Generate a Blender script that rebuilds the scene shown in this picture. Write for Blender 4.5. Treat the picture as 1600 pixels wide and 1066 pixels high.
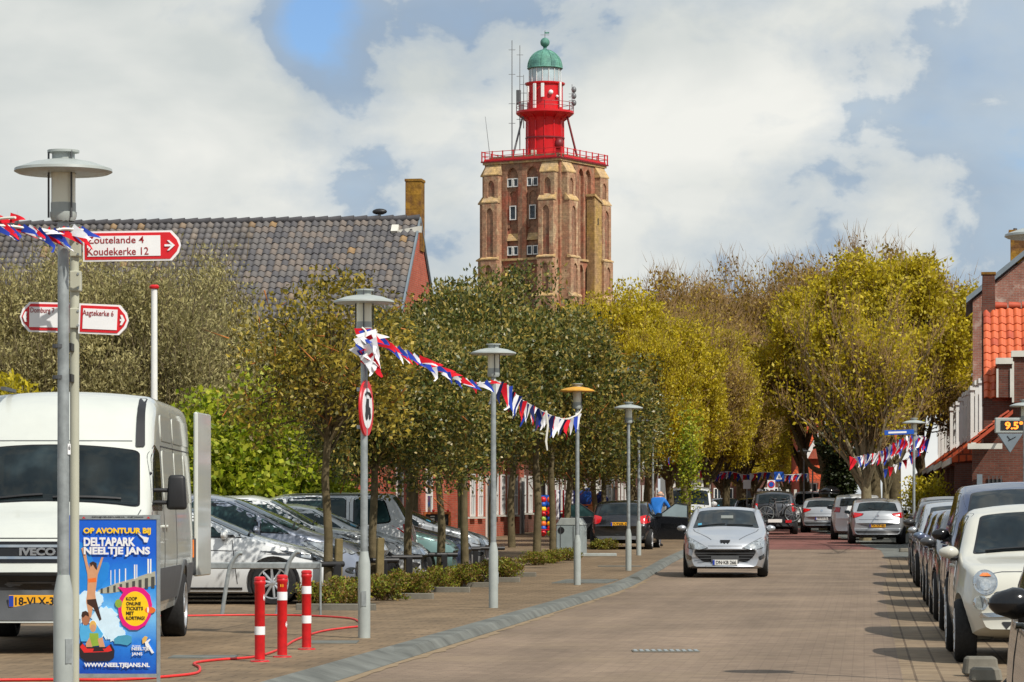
import bpy, bmesh, math, random
import numpy as np
from mathutils import Vector, Matrix
from mathutils.bvhtree import BVHTree
from mathutils.geometry import delaunay_2d_cdt

R = math.radians
random.seed(7)
NP = np.random.default_rng(7)
for o_ in list(bpy.data.objects):
    bpy.data.objects.remove(o_)
SC = bpy.context.scene
COL = SC.collection

# ------------------------------------------------------------------ camera
F = 5000.0            # focal length in photo pixels (1600 wide)
CH = 1.40             # camera height above the road
HOR = 803.0           # horizon row in the photo
cam_d = bpy.data.cameras.new('camera')
cam = bpy.data.objects.new('camera', cam_d)
COL.objects.link(cam)
cam.location = (0, 0, CH)
cam.rotation_euler = (R(90), 0, 0)
cam_d.sensor_width = 36.0
cam_d.lens = F / 1600 * 36
cam_d.shift_y = (HOR - 533) / 1600
cam_d.clip_start = 0.5
cam_d.clip_end = 6000
SC.camera = cam

# ------------------------------------------------------------------ light
SUN_AZ, SUN_EL = 40.0, 48.0      # azimuth: degrees to the right of straight behind the camera
sdir = Vector((math.sin(R(SUN_AZ)) * math.cos(R(SUN_EL)), -math.cos(R(SUN_AZ)) * math.cos(R(SUN_EL)), math.sin(R(SUN_EL))))
sun_d = bpy.data.lights.new('sun', 'SUN')
sun_d.energy = 4.6
sun_d.angle = R(0.53)
sun_d.color = (1.0, 0.945, 0.86)
sun = bpy.data.objects.new('sun', sun_d)
COL.objects.link(sun)
sun.location = (30, -30, 60)
sun.rotation_euler = sdir.to_track_quat('Z', 'Y').to_euler()

W_ = bpy.data.worlds.new('World')
SC.world = W_
W_.use_nodes = True
nt = W_.node_tree
for n in list(nt.nodes):
    nt.nodes.remove(n)
def wn(t, **k):
    n = nt.nodes.new(t)
    for a, b in k.items():
        setattr(n, a, b)
    return n
def wl(a, b):
    nt.links.new(a, b)
def wmath(op, a, b=None, clamp=False):
    n = wn('ShaderNodeMath', operation=op, use_clamp=clamp)
    for i, q in enumerate((a, b)):
        if q is None:
            continue
        if isinstance(q, (int, float)):
            n.inputs[i].default_value = q
        else:
            wl(q, n.inputs[i])
    return n.outputs[0]
def wramp(fac, stops):
    n = wn('ShaderNodeValToRGB')
    e = n.color_ramp.elements
    while len(e) < len(stops):
        e.new(0.5)
    for i, (p, c) in enumerate(stops):
        e[i].position = p
        e[i].color = (*c, 1) if len(c) == 3 else c
    wl(fac, n.inputs[0])
    return n.outputs[0]
sky = wn('ShaderNodeTexSky', sky_type='NISHITA', sun_disc=False)
sky.sun_elevation = R(SUN_EL)
sky.sun_rotation = R(180 - SUN_AZ)
sky.air_density = 1.0
sky.dust_density = 0.6
sky.ozone_density = 2.0
tc = wn('ShaderNodeTexCoord')
dirv = tc.outputs['Generated']
def wnoise(scale, detail, rough, off=(0, 0, 0), stretch=(1, 1, 1), dist=0.0):
    m = wn('ShaderNodeMapping')
    m.inputs['Location'].default_value = off
    m.inputs['Scale'].default_value = stretch
    wl(dirv, m.inputs['Vector'])
    n = wn('ShaderNodeTexNoise')
    n.inputs['Scale'].default_value = scale
    n.inputs['Detail'].default_value = detail
    n.inputs['Roughness'].default_value = rough
    n.inputs['Distortion'].default_value = dist
    wl(m.outputs[0], n.inputs['Vector'])
    return n.outputs['Fac']
def wblob(px, py, r0, r1):
    """soft disc of sky direction: 1 inside r0 photo pixels, 0 beyond r1"""
    v = Vector(((px - 800) / F, 1, (HOR - py) / F)).normalized()
    d = wn('ShaderNodeVectorMath', operation='DISTANCE')
    wl(dirv, d.inputs[0])
    d.inputs[1].default_value = v
    m = wn('ShaderNodeMapRange', interpolation_type='SMOOTHSTEP')
    wl(d.outputs['Value'], m.inputs['Value'])
    m.inputs['From Min'].default_value = r1 / F
    m.inputs['From Max'].default_value = r0 / F
    return m.outputs[0]
cum = wnoise(13, 9, 0.56, (3.1, 0.4, 1.7), (1, 1, 1.5), 0.25)
fine = wnoise(46, 5, 0.55, (0.3, 2.4, 0.9), (1, 1, 1.25), 0.3)
shade = wnoise(10, 5, 0.5, (5.2, 1.4, 7.7), (1, 1, 1.7), 0.3)
base = wmath('ADD', wmath('MULTIPLY', cum, 0.72), wmath('MULTIPLY', fine, 0.30))
# cumulus in view (photo positions) and the blue gap between them
add = wmath('MULTIPLY', wblob(180, 170, 90, 430), 0.22)
add = wmath('ADD', add, wmath('MULTIPLY', wblob(1040, 200, 60, 330), 0.20))
add = wmath('ADD', add, wmath('MULTIPLY', wblob(700, 190, 40, 200), 0.12))
sub = wmath('MULTIPLY', wblob(488, 40, 0, 130), 0.36)
base = wmath('SUBTRACT', wmath('ADD', base, add), sub)
# thin cover everywhere, solid heaps where the noise is high
cover = wramp(base, [(0.24, (0, 0, 0)), (0.40, (0.80, 0.80, 0.80)), (0.50, (0.95, 0.95, 0.95)), (0.62, (1, 1, 1))])
heap = wramp(base, [(0.495, (0, 0, 0)), (0.53, (0.62, 0.62, 0.62)), (0.64, (1, 1, 1))])
shd = wramp(shade, [(0.36, (0, 0, 0)), (0.62, (1, 1, 1))])
greyc = wn('ShaderNodeMixRGB'); greyc.inputs[1].default_value = (3.4, 4.3, 5.4, 1); greyc.inputs[2].default_value = (5.0, 5.8, 6.5, 1)
wl(shd, greyc.inputs[0])
whitec = wn('ShaderNodeMixRGB'); whitec.inputs[1].default_value = (6.2, 6.6, 6.5, 1); whitec.inputs[2].default_value = (8.9, 8.9, 8.4, 1)
wl(shd, whitec.inputs[0])
cloudc = wn('ShaderNodeMixRGB'); wl(heap, cloudc.inputs[0]); wl(greyc.outputs[0], cloudc.inputs[1]); wl(whitec.outputs[0], cloudc.inputs[2])
blue = wn('ShaderNodeMixRGB', blend_type='MULTIPLY'); blue.inputs[0].default_value = 1.0
wl(sky.outputs[0], blue.inputs[1]); blue.inputs[2].default_value = (0.85, 1.02, 1.28, 1)
fin = wn('ShaderNodeMixRGB'); wl(cover, fin.inputs[0]); wl(blue.outputs[0], fin.inputs[1]); wl(cloudc.outputs[0], fin.inputs[2])
bg = wn('ShaderNodeBackground'); wl(fin.outputs[0], bg.inputs[0]); bg.inputs[1].default_value = 0.10
wo = wn('ShaderNodeOutputWorld'); wl(bg.outputs[0], wo.inputs[0])

SC.view_settings.view_transform = 'Standard'
SC.view_settings.look = 'None'
SC.view_settings.exposure = 0.0
SC.view_settings.gamma = 1.0
SC.view_settings.use_curve_mapping = False

# ------------------------------------------------------------------ small helpers
def srgb(r, g, b):
    f = lambda c: (c / 255) / 12.92 if c <= 10 else ((c / 255 + 0.055) / 1.055) ** 2.4
    return (f(r), f(g), f(b))
GT = [(0, 0), (55, 0), (65, .03), (75, .11), (90, .27), (104, .41), (120, .52), (136, .61), (175, .78), (250, .9), (400, .95), (6000, .95)]
def gz(y):
    return float(np.interp(y, [a for a, b in GT], [b for a, b in GT]))
PAV = 0.08
SL = 0.11             # the street runs along (0.11, 1)
def X(px, D):
    return (px - 800) * D / F
def Z(py, D):
    return CH + (HOR - py) * D / F
def at(px, py, D):
    return Vector((X(px, D), D, Z(py, D)))

class MB:
    """collects shapes, builds ONE mesh object"""
    def __init__(s):
        s.v = []; s.f = []; s.m = []
    def add(s, vs, fs, mat=0):
        o = len(s.v)
        s.v += [tuple(p) for p in vs]
        for f in fs:
            s.f.append(tuple(i + o for i in f)); s.m.append(mat)
        return s
    def box(s, c, d, rz=0, mat=0, top=(1, 1), M=None):
        hx, hy, hz = d[0] / 2, d[1] / 2, d[2] / 2
        vs = []
        for sz, k in ((-1, (1, 1)), (1, top)):
            for sx, sy in ((-1, -1), (1, -1), (1, 1), (-1, 1)):
                vs.append(Vector((sx * hx * k[0], sy * hy * k[1], sz * hz)))
        rot = Matrix.Rotation(rz, 4, 'Z') if M is None else M
        vs = [rot @ v + Vector(c) for v in vs]
        return s.add(vs, [(3, 2, 1, 0), (4, 5, 6, 7), (0, 1, 5, 4), (1, 2, 6, 5), (2, 3, 7, 6), (3, 0, 4, 7)], mat)
    def prism(s, poly, fn, a, b, mat=0):
        """poly: 2-D outline, fn(u,v,w) -> 3-D; extruded from w=a to w=b"""
        n = len(poly)
        vs = [fn(u, v, a) for u, v in poly] + [fn(u, v, b) for u, v in poly]
        fs = [tuple(range(n))[::-1], tuple(range(n, 2 * n))]
        fs += [(i, (i + 1) % n, n + (i + 1) % n, n + i) for i in range(n)]
        return s.add(vs, fs, mat)
    def cyl(s, p0, p1, r0, r1=None, n=10, mat=0, caps=True):
        return s.tube([p0, p1], [r0, r0 if r1 is None else r1], n, mat, caps)
    def tube(s, pts, r, n=6, mat=0, caps=True):
        pts = [Vector(p) for p in pts]
        if not isinstance(r, (list, tuple)):
            r = [r] * len(pts)
        vs = []; fs = []
        prev = None
        for i, p in enumerate(pts):
            t = (pts[min(i + 1, len(pts) - 1)] - pts[max(i - 1, 0)])
            t = t.normalized() if t.length > 1e-9 else Vector((0, 0, 1))
            if prev is None:
                a = t.orthogonal().normalized()
            else:
                a = (prev - t * prev.dot(t))
                a = a.normalized() if a.length > 1e-6 else t.orthogonal().normalized()
            prev = a
            b = t.cross(a)
            for k in range(n):
                an = 2 * math.pi * k / n
                vs.append(p + (a * math.cos(an) + b * math.sin(an)) * r[i])
        for i in range(len(pts) - 1):
            for k in range(n):
                k2 = (k + 1) % n
                fs.append((i * n + k, i * n + k2, (i + 1) * n + k2, (i + 1) * n + k))
        if caps:
            fs.append(tuple(range(n))[::-1])
            fs.append(tuple((len(pts) - 1) * n + k for k in range(n)))
        return s.add(vs, fs, mat)
    def lathe(s, prof, c=(0, 0, 0), n=20, mat=0, axis='Z'):
        vs = []; fs = []
        for r, z in prof:
            for k in range(n):
                a = 2 * math.pi * k / n
                p = (r * math.cos(a), r * math.sin(a), z)
                if axis == 'Y':
                    p = (p[0], p[2], p[1])
                vs.append((p[0] + c[0], p[1] + c[1], p[2] + c[2]))
        for i in range(len(prof) - 1):
            for k in range(n):
                k2 = (k + 1) % n
                q = (i * n + k, i * n + k2, (i + 1) * n + k2, (i + 1) * n + k)
                fs.append(q if axis == 'Z' else q[::-1])
        return s.add(vs, fs, mat)
    def ball(s, c, r, nu=12, nv=8, mat=0, fn=None):
        if not isinstance(r, (tuple, list)):
            r = (r, r, r)
        vs = [(0, 0, -1)]
        for j in range(1, nv):
            ph = -math.pi / 2 + math.pi * j / nv
            for i in range(nu):
                a = 2 * math.pi * i / nu
                vs.append((math.cos(ph) * math.cos(a), math.cos(ph) * math.sin(a), math.sin(ph)))
        vs.append((0, 0, 1))
        top = len(vs) - 1
        fs = []
        for i in range(nu):
            fs.append((0, 1 + (i + 1) % nu, 1 + i))
            fs.append((top, 1 + (nv - 2) * nu + i, 1 + (nv - 2) * nu + (i + 1) % nu))
            for j in range(nv - 2):
                a = 1 + j * nu
                fs.append((a + i, a + (i + 1) % nu, a + nu + (i + 1) % nu, a + nu + i))
        if fn:
            vs = [fn(*v) for v in vs]
        return s.add([(v[0] * r[0] + c[0], v[1] * r[1] + c[1], v[2] * r[2] + c[2]) for v in vs], fs, mat)
    def mesh(s, name, smooth=None, bevel=0, segs=1, fix=True):
        me = bpy.data.meshes.new(name)
        me.from_pydata(s.v, [], s.f)
        me.polygons.foreach_set('material_index', s.m)
        if bevel or fix:
            bm = bmesh.new(); bm.from_mesh(me)
            bmesh.ops.remove_doubles(bm, verts=bm.verts, dist=1e-5)
            if fix:
                bmesh.ops.recalc_face_normals(bm, faces=bm.faces)
            if bevel:
                es = [e for e in bm.edges if len(e.link_faces) == 2 and e.calc_face_angle(0) > R(28)]
                bmesh.ops.bevel(bm, geom=es, offset=bevel, segments=segs, affect='EDGES', clamp_overlap=True, profile=0.5)
            bm.to_mesh(me); bm.free()
        if smooth is not None:
            me.polygons.foreach_set('use_smooth', [True] * len(me.polygons))
            me.set_sharp_from_angle(angle=R(smooth))
        return me
    def build(s, name, mats, parent=None, smooth=None, bevel=0, segs=1, loc=None, rot=None, fix=True):
        return put(name, s.mesh(name, smooth, bevel, segs, fix), mats, parent, loc, rot)

def put(name, me, mats, parent=None, loc=None, rot=None):
    if mats is not None:
        me.materials.clear()
        for m in (mats if isinstance(mats, (list, tuple)) else [mats]):
            me.materials.append(m)
    o = bpy.data.objects.new(name, me)
    COL.objects.link(o)
    o.parent = parent
    if loc is not None:
        o.location = loc
    if rot is not None:
        o.rotation_euler = rot
    return o
def tag(o, label=None, cat=None, group=None, kind=None):
    if label: o['label'] = label
    if cat: o['category'] = cat
    if group: o['group'] = group
    if kind: o['kind'] = kind
    return o
def thing(name, label, cat, loc=(0, 0, 0), rz=0, group=None):
    o = bpy.data.objects.new(name, None)
    COL.objects.link(o)
    o.location = loc
    o.rotation_euler = (0, 0, rz)
    o.empty_display_size = 0.2
    return tag(o, label, cat, group)
def dup(root, label=None, group=None, loc=None, rz=None, scale=None, parent=None):
    c = root.copy(); COL.objects.link(c); c.parent = parent
    if label: c['label'] = label
    if group: c['group'] = group
    if loc is not None: c.location = loc
    if rz is not None: c.rotation_euler = (0, 0, rz)
    if scale is not None: c.scale = scale if isinstance(scale, (tuple, list)) else (scale,) * 3
    for ch in [q for q in root.children]:
        dup(ch, parent=c)
    return c
def text_mesh(body, w=None, h=None, bold=0.0, extrude=0.002, align='LEFT', spacing=1.0):
    cu = bpy.data.curves.new('lettering', 'FONT')
    cu.body = body
    cu.size = 1.0
    cu.offset = bold
    cu.extrude = extrude
    cu.space_character = spacing
    cu.resolution_u = 3
    ob = bpy.data.objects.new('lettering', cu)
    me = bpy.data.meshes.new_from_object(ob)
    bpy.data.objects.remove(ob)
    n = len(me.vertices)
    co = np.empty(n * 3); me.vertices.foreach_get('co', co); co = co.reshape(-1, 3)
    lo, hi = co.min(0), co.max(0)
    sx = sy = 1.0
    if w: sx = w / (hi[0] - lo[0])
    if h: sy = h / (hi[1] - lo[1])
    if not w: sx = sy
    if not h: sy = sx
    co[:, 0] = (co[:, 0] - lo[0]) * sx
    co[:, 1] = (co[:, 1] - lo[1]) * sy
    if align == 'CENTER':
        co[:, 0] -= (hi[0] - lo[0]) * sx / 2
        co[:, 1] -= (hi[1] - lo[1]) * sy / 2
    me.vertices.foreach_set('co', co.ravel()); me.update()
    return me
# ------------------------------------------------------------------ materials
def newmat(name):
    m = bpy.data.materials.new(name)
    m.use_nodes = True
    t = m.node_tree
    return m, t, t.nodes['Principled BSDF']
def nd(t, typ, **k):
    n = t.nodes.new(typ)
    for a, b in k.items():
        setattr(n, a, b)
    return n
def c4(c):
    return (c[0], c[1], c[2], 1)
def ramp(t, fac, stops):
    n = nd(t, 'ShaderNodeValToRGB')
    e = n.color_ramp.elements
    while len(e) < len(stops):
        e.new(0.5)
    for i, (p, c) in enumerate(stops):
        e[i].position = p
        e[i].color = c4(c) if not isinstance(c, (int, float)) else (c, c, c, 1)
    t.links.new(fac, n.inputs[0])
    return n.outputs[0]
def noise(t, scale, detail=4, rough=0.55, vec=None, stretch=None):
    n = nd(t, 'ShaderNodeTexNoise')
    n.inputs['Scale'].default_value = scale
    n.inputs['Detail'].default_value = detail
    n.inputs['Roughness'].default_value = rough
    if vec is None:
        vec = nd(t, 'ShaderNodeTexCoord').outputs['Object']
    if stretch:
        mp = nd(t, 'ShaderNodeMapping')
        mp.inputs['Scale'].default_value = stretch
        t.links.new(vec, mp.inputs[0])
        vec = mp.outputs[0]
    t.links.new(vec, n.inputs['Vector'])
    return n.outputs['Fac']
def mix(t, fac, a, b, mode='MIX'):
    n = nd(t, 'ShaderNodeMixRGB', blend_type=mode)
    for i, q in ((0, fac), (1, a), (2, b)):
        if isinstance(q, (int, float)):
            n.inputs[i].default_value = q
        elif isinstance(q, tuple):
            n.inputs[i].default_value = c4(q)
        else:
            t.links.new(q, n.inputs[i])
    return n.outputs[0]
def bump(t, b, h, strength, dist=0.01):
    n = nd(t, 'ShaderNodeBump')
    n.inputs['Strength'].default_value = strength
    n.inputs['Distance'].default_value = dist
    t.links.new(h, n.inputs['Height'])
    t.links.new(n.outputs[0], b.inputs['Normal'])
def sc(c, k):
    return tuple(min(1, q * k) for q in c)
def plain(name, c, rough=0.5, metal=0.0, var=0.18, scale=6.0, spec=0.5, coat=0.0, bmp=0.0):
    m, t, b = newmat(name)
    f = noise(t, scale, 5)
    t.links.new(ramp(t, f, [(0.3, sc(c, 1 - var)), (0.7, sc(c, 1 + var))]), b.inputs['Base Color'])
    b.inputs['Roughness'].default_value = rough
    b.inputs['Metallic'].default_value = metal
    b.inputs['Specular IOR Level'].default_value = spec
    if coat:
        b.inputs['Coat Weight'].default_value = coat
        b.inputs['Coat Roughness'].default_value = 0.04
    if bmp:
        bump(t, b, noise(t, scale * 8, 4), bmp, 0.01)
    return m
def paint(name, c, metal=0.0, rough=0.32):
    m, t, b = newmat(name)
    g = nd(t, 'ShaderNodeTexCoord').outputs['Object']
    f = noise(t, 2.2, 5, 0.6, g)
    sep = nd(t, 'ShaderNodeSeparateXYZ'); t.links.new(g, sep.inputs[0])
    dirt = nd(t, 'ShaderNodeMapRange'); t.links.new(sep.outputs['Z'], dirt.inputs[0])
    dirt.inputs[1].default_value = 0.75; dirt.inputs[2].default_value = 0.2
    dirt.inputs[3].default_value = 0.0; dirt.inputs[4].default_value = 0.28
    d2 = nd(t, 'ShaderNodeMath', operation='MULTIPLY'); t.links.new(dirt.outputs[0], d2.inputs[0]); t.links.new(f, d2.inputs[1])
    base = ramp(t, f, [(0.3, sc(c, 0.95)), (0.7, sc(c, 1.04))])
    t.links.new(mix(t, d2.outputs[0], base, (0.17, 0.15, 0.12)), b.inputs['Base Color'])
    b.inputs['Metallic'].default_value = metal
    b.inputs['Roughness'].default_value = rough
    b.inputs['Coat Weight'].default_value = 0.9
    b.inputs['Coat Roughness'].default_value = 0.05
    return m
def brick_mat(name, c1, c2, mortar, bw=0.21, bh=0.06, mo=0.010, weather=(0.2, 0.17, 0.12), wamt=0.25, vec=None, off=0.5, bmps=0.25, big=0.35, rough=0.85):
    m, t, b = newmat(name)
    o = nd(t, 'ShaderNodeTexCoord').outputs['Object']
    sep = nd(t, 'ShaderNodeSeparateXYZ'); t.links.new(o, sep.inputs[0])
    ad = nd(t, 'ShaderNodeMath', operation='ADD'); t.links.new(sep.outputs['X'], ad.inputs[0]); t.links.new(sep.outputs['Y'], ad.inputs[1])
    cb = nd(t, 'ShaderNodeCombineXYZ')
    if vec == 'ground':
        # rows across the street, lined up with its direction
        mp = nd(t, 'ShaderNodeMapping'); mp.inputs['Rotation'].default_value = (0, 0, math.atan(SL)); t.links.new(o, mp.inputs[0])
        vv = mp.outputs[0]
    else:
        t.links.new(ad.outputs[0], cb.inputs[0]); t.links.new(sep.outputs['Z'], cb.inputs[1])
        vv = cb.outputs[0]
    br = nd(t, 'ShaderNodeTexBrick')
    br.offset = off
    t.links.new(vv, br.inputs['Vector'])
    br.inputs['Scale'].default_value = 1.0
    br.inputs['Mortar Size'].default_value = mo
    br.inputs['Mortar Smooth'].default_value = 0.2
    br.inputs['Brick Width'].default_value = bw
    br.inputs['Row Height'].default_value = bh
    br.inputs['Color1'].default_value = c4(c1)
    br.inputs['Color2'].default_value = c4(c2)
    br.inputs['Mortar'].default_value = c4(mortar)
    f1 = noise(t, big, 6, 0.62, o)
    f2 = noise(t, 5.0, 5, 0.6, o)
    k = ramp(t, f1, [(0.30, 0.72), (0.70, 1.22)])
    cc = mix(t, 1.0, br.outputs['Color'], k, 'MULTIPLY')
    k2 = ramp(t, f2, [(0.28, 0.8), (0.72, 1.16)])
    cc = mix(t, 1.0, cc, k2, 'MULTIPLY')
    if vec == 'ground':
        st = ramp(t, noise(t, 1.0, 5, .6, vv, (1.3, .05, 1)), [(.34, .84), (.66, 1.10)])
        cc = mix(t, 1.0, cc, st, 'MULTIPLY')
        sp2 = ramp(t, noise(t, 1.7, 6, .7, o), [(.28, .78), (.40, 1.0)])
        cc = mix(t, 1.0, cc, sp2, 'MULTIPLY')
    w = ramp(t, noise(t, big * 2.3, 6, 0.65, o), [(0.50, 0.0), (0.72, wamt)])
    cc = mix(t, w, cc, weather)
    t.links.new(cc, b.inputs['Base Color'])
    b.inputs['Roughness'].default_value = rough
    b.inputs['Specular IOR Level'].default_value = 0.25
    inv = nd(t, 'ShaderNodeMath', operation='SUBTRACT'); inv.inputs[0].default_value = 1.0; t.links.new(br.outputs['Fac'], inv.inputs[1])
    bump(t, b, inv.outputs[0], bmps, 0.01)
    return m
def leaf_mat(name, stops, trans=0.25, rough=0.5, spec=0.35):
    """one colour per leaf (Random Per Island)"""
    m, t, b = newmat(name)
    g = nd(t, 'ShaderNodeNewGeometry')
    col = ramp(t, g.outputs['Random Per Island'], stops)
    o = nd(t, 'ShaderNodeTexCoord').outputs['Object']
    k = ramp(t, noise(t, 0.9, 3, 0.6, o), [(0.32, 0.72), (0.7, 1.25)])
    col = mix(t, 1.0, col, k, 'MULTIPLY')
    t.links.new(col, b.inputs['Base Color'])
    b.inputs['Roughness'].default_value = rough
    b.inputs['Specular IOR Level'].default_value = spec
    tr = nd(t, 'ShaderNodeBsdfTranslucent'); t.links.new(col, tr.inputs[0])
    ms = nd(t, 'ShaderNodeMixShader'); ms.inputs[0].default_value = trans
    t.links.new(b.outputs[0], ms.inputs[1]); t.links.new(tr.outputs[0], ms.inputs[2])
    t.links.new(ms.outputs[0], t.nodes['Material Output'].inputs[0])
    return m
def glass_dark(name, c=(0.012, 0.018, 0.02), rough=0.04):
    m, t, b = newmat(name)
    o = nd(t, 'ShaderNodeTexCoord').outputs['Object']
    f = noise(t, 3.0, 3, 0.5, o)
    t.links.new(ramp(t, f, [(0.3, sc(c, 0.5)), (0.55, c), (0.75, sc(c, 2.2))]), b.inputs['Base Color'])
    b.inputs['Roughness'].default_value = rough
    b.inputs['IOR'].default_value = 1.52
    b.inputs['Specular IOR Level'].default_value = 0.36
    return m
def emit(name, c, s):
    m, t, b = newmat(name)
    b.inputs['Base Color'].default_value = c4(c)
    b.inputs['Emission Color'].default_value = c4(c)
    b.inputs['Emission Strength'].default_value = s
    return m

M = {}
M['road'] = brick_mat('road_bricks', srgb(132, 115, 97), srgb(122, 105, 89), srgb(112, 96, 82), 0.21, 0.10, 0.006, srgb(144, 126, 102), 0.45, 'ground', 0.5, 0.2, 0.22)
M['road_red'] = brick_mat('road_bricks_red', srgb(130, 86, 78), srgb(118, 76, 70), srgb(100, 72, 66), 0.21, 0.10, 0.008, srgb(140, 110, 96), 0.3, 'ground', 0.5, 0.2, 0.25)
M['bay'] = brick_mat('bay_bricks', srgb(146, 128, 104), srgb(126, 108, 86), srgb(92, 77, 61), 0.22, 0.115, 0.012, srgb(156, 136, 106), 0.4, 'ground', 0.0, 0.4, 0.3)
M['pave'] = brick_mat('pavement_bricks', srgb(128, 109, 85), srgb(114, 97, 76), srgb(90, 77, 62), 0.30, 0.30, 0.010, srgb(142, 120, 92), 0.5, 'ground', 0.5, 0.25, 0.3)
M['concrete'] = plain('concrete', srgb(102, 104, 99), 0.85, var=0.32, scale=2.2, spec=0.25, bmp=0.25)
M['concrete_dk'] = plain('concrete_edging', srgb(112, 108, 98), 0.9, var=0.25, scale=4.0, spec=0.2, bmp=0.3)
M['sand'] = plain('sand_drift', srgb(138, 121, 98), 0.95, var=0.15, scale=5, spec=0.1, bmp=0.3)
M['earth'] = plain('earth', srgb(100, 86, 62), 0.95, var=0.3, scale=0.8, spec=0.1, bmp=0.4)
M['galv'] = plain('galvanised_steel', srgb(150, 156, 156), 0.45, 0.35, 0.22, 14, 0.5)
M['lamppaint'] = plain('grey_lamp_paint', srgb(160, 166, 162), 0.4, 0.0, 0.10, 5, 0.5)
M['cream_post'] = plain('cream_grey_post', srgb(176, 176, 158), 0.45, 0.0, 0.08, 3, 0.5)
M['lens'] = plain('lamp_diffuser', srgb(226, 224, 204), 0.25, 0.0, 0.06, 3, 0.5)
M['black'] = plain('black_plastic', (0.012, 0.012, 0.013), 0.5, 0.0, 0.25, 8)
M['blackgloss'] = plain('black_gloss', (0.008, 0.008, 0.009), 0.15, 0.0, 0.2, 8)
M['trim'] = plain('dark_grey_plastic', srgb(74, 76, 78), 0.6, 0.0, 0.12, 6)
M['tyre'] = plain('tyre_rubber', (0.018, 0.018, 0.018), 0.8, 0.0, 0.3, 10, 0.3)
M['rim'] = plain('alloy_rim', srgb(190, 192, 194), 0.3, 0.7, 0.1, 8)
M['chrome'] = plain('chrome', srgb(205, 208, 210), 0.12, 1.0, 0.05, 8)
M['glass'] = glass_dark('car_glass')
M['glass_green'] = glass_dark('car_glass_greenish', (0.02, 0.045, 0.045))
M['glass_win'] = glass_dark('window_glass', (0.03, 0.04, 0.05), 0.08)
M['headlamp'] = plain('headlamp_lens', srgb(175, 180, 182), 0.08, 0.55, 0.35, 18, 0.8, 1.0)
M['headlamp_dark'] = plain('headlamp_housing', srgb(70, 74, 78), 0.1, 0.4, 0.5, 22, 0.8, 1.0)
M['bulb'] = plain('reflector_bowl', srgb(226, 226, 222), 0.12, 0.9, 0.2, 30)
M['amber'] = plain('amber_lens', srgb(224, 120, 30), 0.2, 0, 0.15, 10, 0.5, 0.6)
M['redlens'] = plain('red_lens', srgb(190, 16, 24), 0.15, 0, 0.25, 14, 0.5, 0.8)
M['plate_y'] = plain('yellow_number_plate', srgb(232, 166, 30), 0.4, 0, 0.05, 6)
M['plate_w'] = plain('white_number_plate', srgb(222, 222, 218), 0.4, 0, 0.05, 6)
M['plate_b'] = plain('blue_plate_strip', srgb(28, 60, 160), 0.4, 0, 0.05, 6)
M['ink'] = plain('black_ink', (0.01, 0.01, 0.01), 0.5, 0, 0.1, 6)
M['red'] = plain('red_enamel', srgb(196, 18, 24), 0.42, 0, 0.22, 13, 0.5, 0.2)
M['signred'] = plain('sign_red', srgb(206, 24, 34), 0.4, 0, 0.05, 5)
M['signwhite'] = plain('sign_white', srgb(232, 232, 232), 0.4, 0, 0.03, 5)
M['signblue'] = plain('sign_blue', srgb(26, 84, 178), 0.4, 0, 0.05, 5)
M['signtext'] = plain('sign_lettering', srgb(150, 18, 28), 0.5, 0, 0.05, 5)
M['hose'] = plain('red_hose', srgb(212, 44, 40), 0.5, 0, 0.12, 8)
M['bark'] = plain('grey_brown_bark', srgb(98, 88, 66), 0.95, 0, 0.35, 7, 0.1, 0, 0.8)
M['bark_pale'] = plain('pale_bark', srgb(134, 124, 98), 0.95, 0, 0.3, 5, 0.1, 0, 0.8)
M['stake'] = plain('weathered_stake', srgb(112, 100, 70), 0.95, 0, 0.3, 6, 0.1, 0, 0.6)
M['twig'] = plain('twigs', srgb(128, 104, 72), 0.9, 0, 0.3, 3, 0.1)
M['twig_or'] = plain('orange_twigs', srgb(170, 110, 60), 0.9, 0, 0.3, 5, 0.1)
M['white'] = plain('white_paint', srgb(226, 226, 222), 0.4, 0, 0.05, 3)
M['offwhite'] = plain('off_white_render', srgb(200, 198, 188), 0.7, 0, 0.1, 2)
M['bred'] = plain('red_flag_cloth', srgb(206, 28, 44), 0.8, 0, 0.1, 6, 0.2)
M['bwhite'] = plain('white_flag_cloth', srgb(226, 226, 230), 0.8, 0, 0.06, 6, 0.2)
M['bblue'] = plain('blue_flag_cloth', srgb(40, 66, 160), 0.8, 0, 0.1, 6, 0.2)
M['bdkblue'] = plain('navy_flag_cloth', srgb(30, 38, 84), 0.8, 0, 0.1, 6, 0.2)
M['rope'] = plain('white_cord', srgb(222, 220, 210), 0.8, 0, 0.1, 6, 0.2)
M['woodor'] = plain('orange_wood', srgb(176, 92, 38), 0.6, 0, 0.2, 9)
M['slate'] = plain('blackboard', srgb(46, 46, 44), 0.8, 0, 0.15, 5)
M['skin'] = plain('skin', srgb(214, 160, 132), 0.6, 0, 0.06, 8)
M['greybin'] = plain('grey_container', srgb(140, 150, 150), 0.5, 0, 0.1, 3)
M['yellowmoss'] = plain('lichen_yellow_hat', srgb(206, 150, 50), 0.7, 0, 0.25, 9)
def leafset(name, cols, **k):
    n = len(cols)
    return leaf_mat(name, [(i / max(1, n - 1), srgb(*c)) for i, c in enumerate(cols)], **k)
M['l_oak'] = leafset('evergreen_oak_leaves', [(48, 60, 26), (72, 84, 34), (92, 98, 40), (116, 112, 50), (148, 130, 58), (68, 80, 36), (184, 158, 76)], trans=0.22, rough=0.38)
M['l_oak2'] = leafset('young_oak_leaves', [(64, 66, 28), (106, 102, 38), (134, 122, 44), (160, 142, 48), (184, 160, 60), (104, 92, 42)], trans=0.3)
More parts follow.
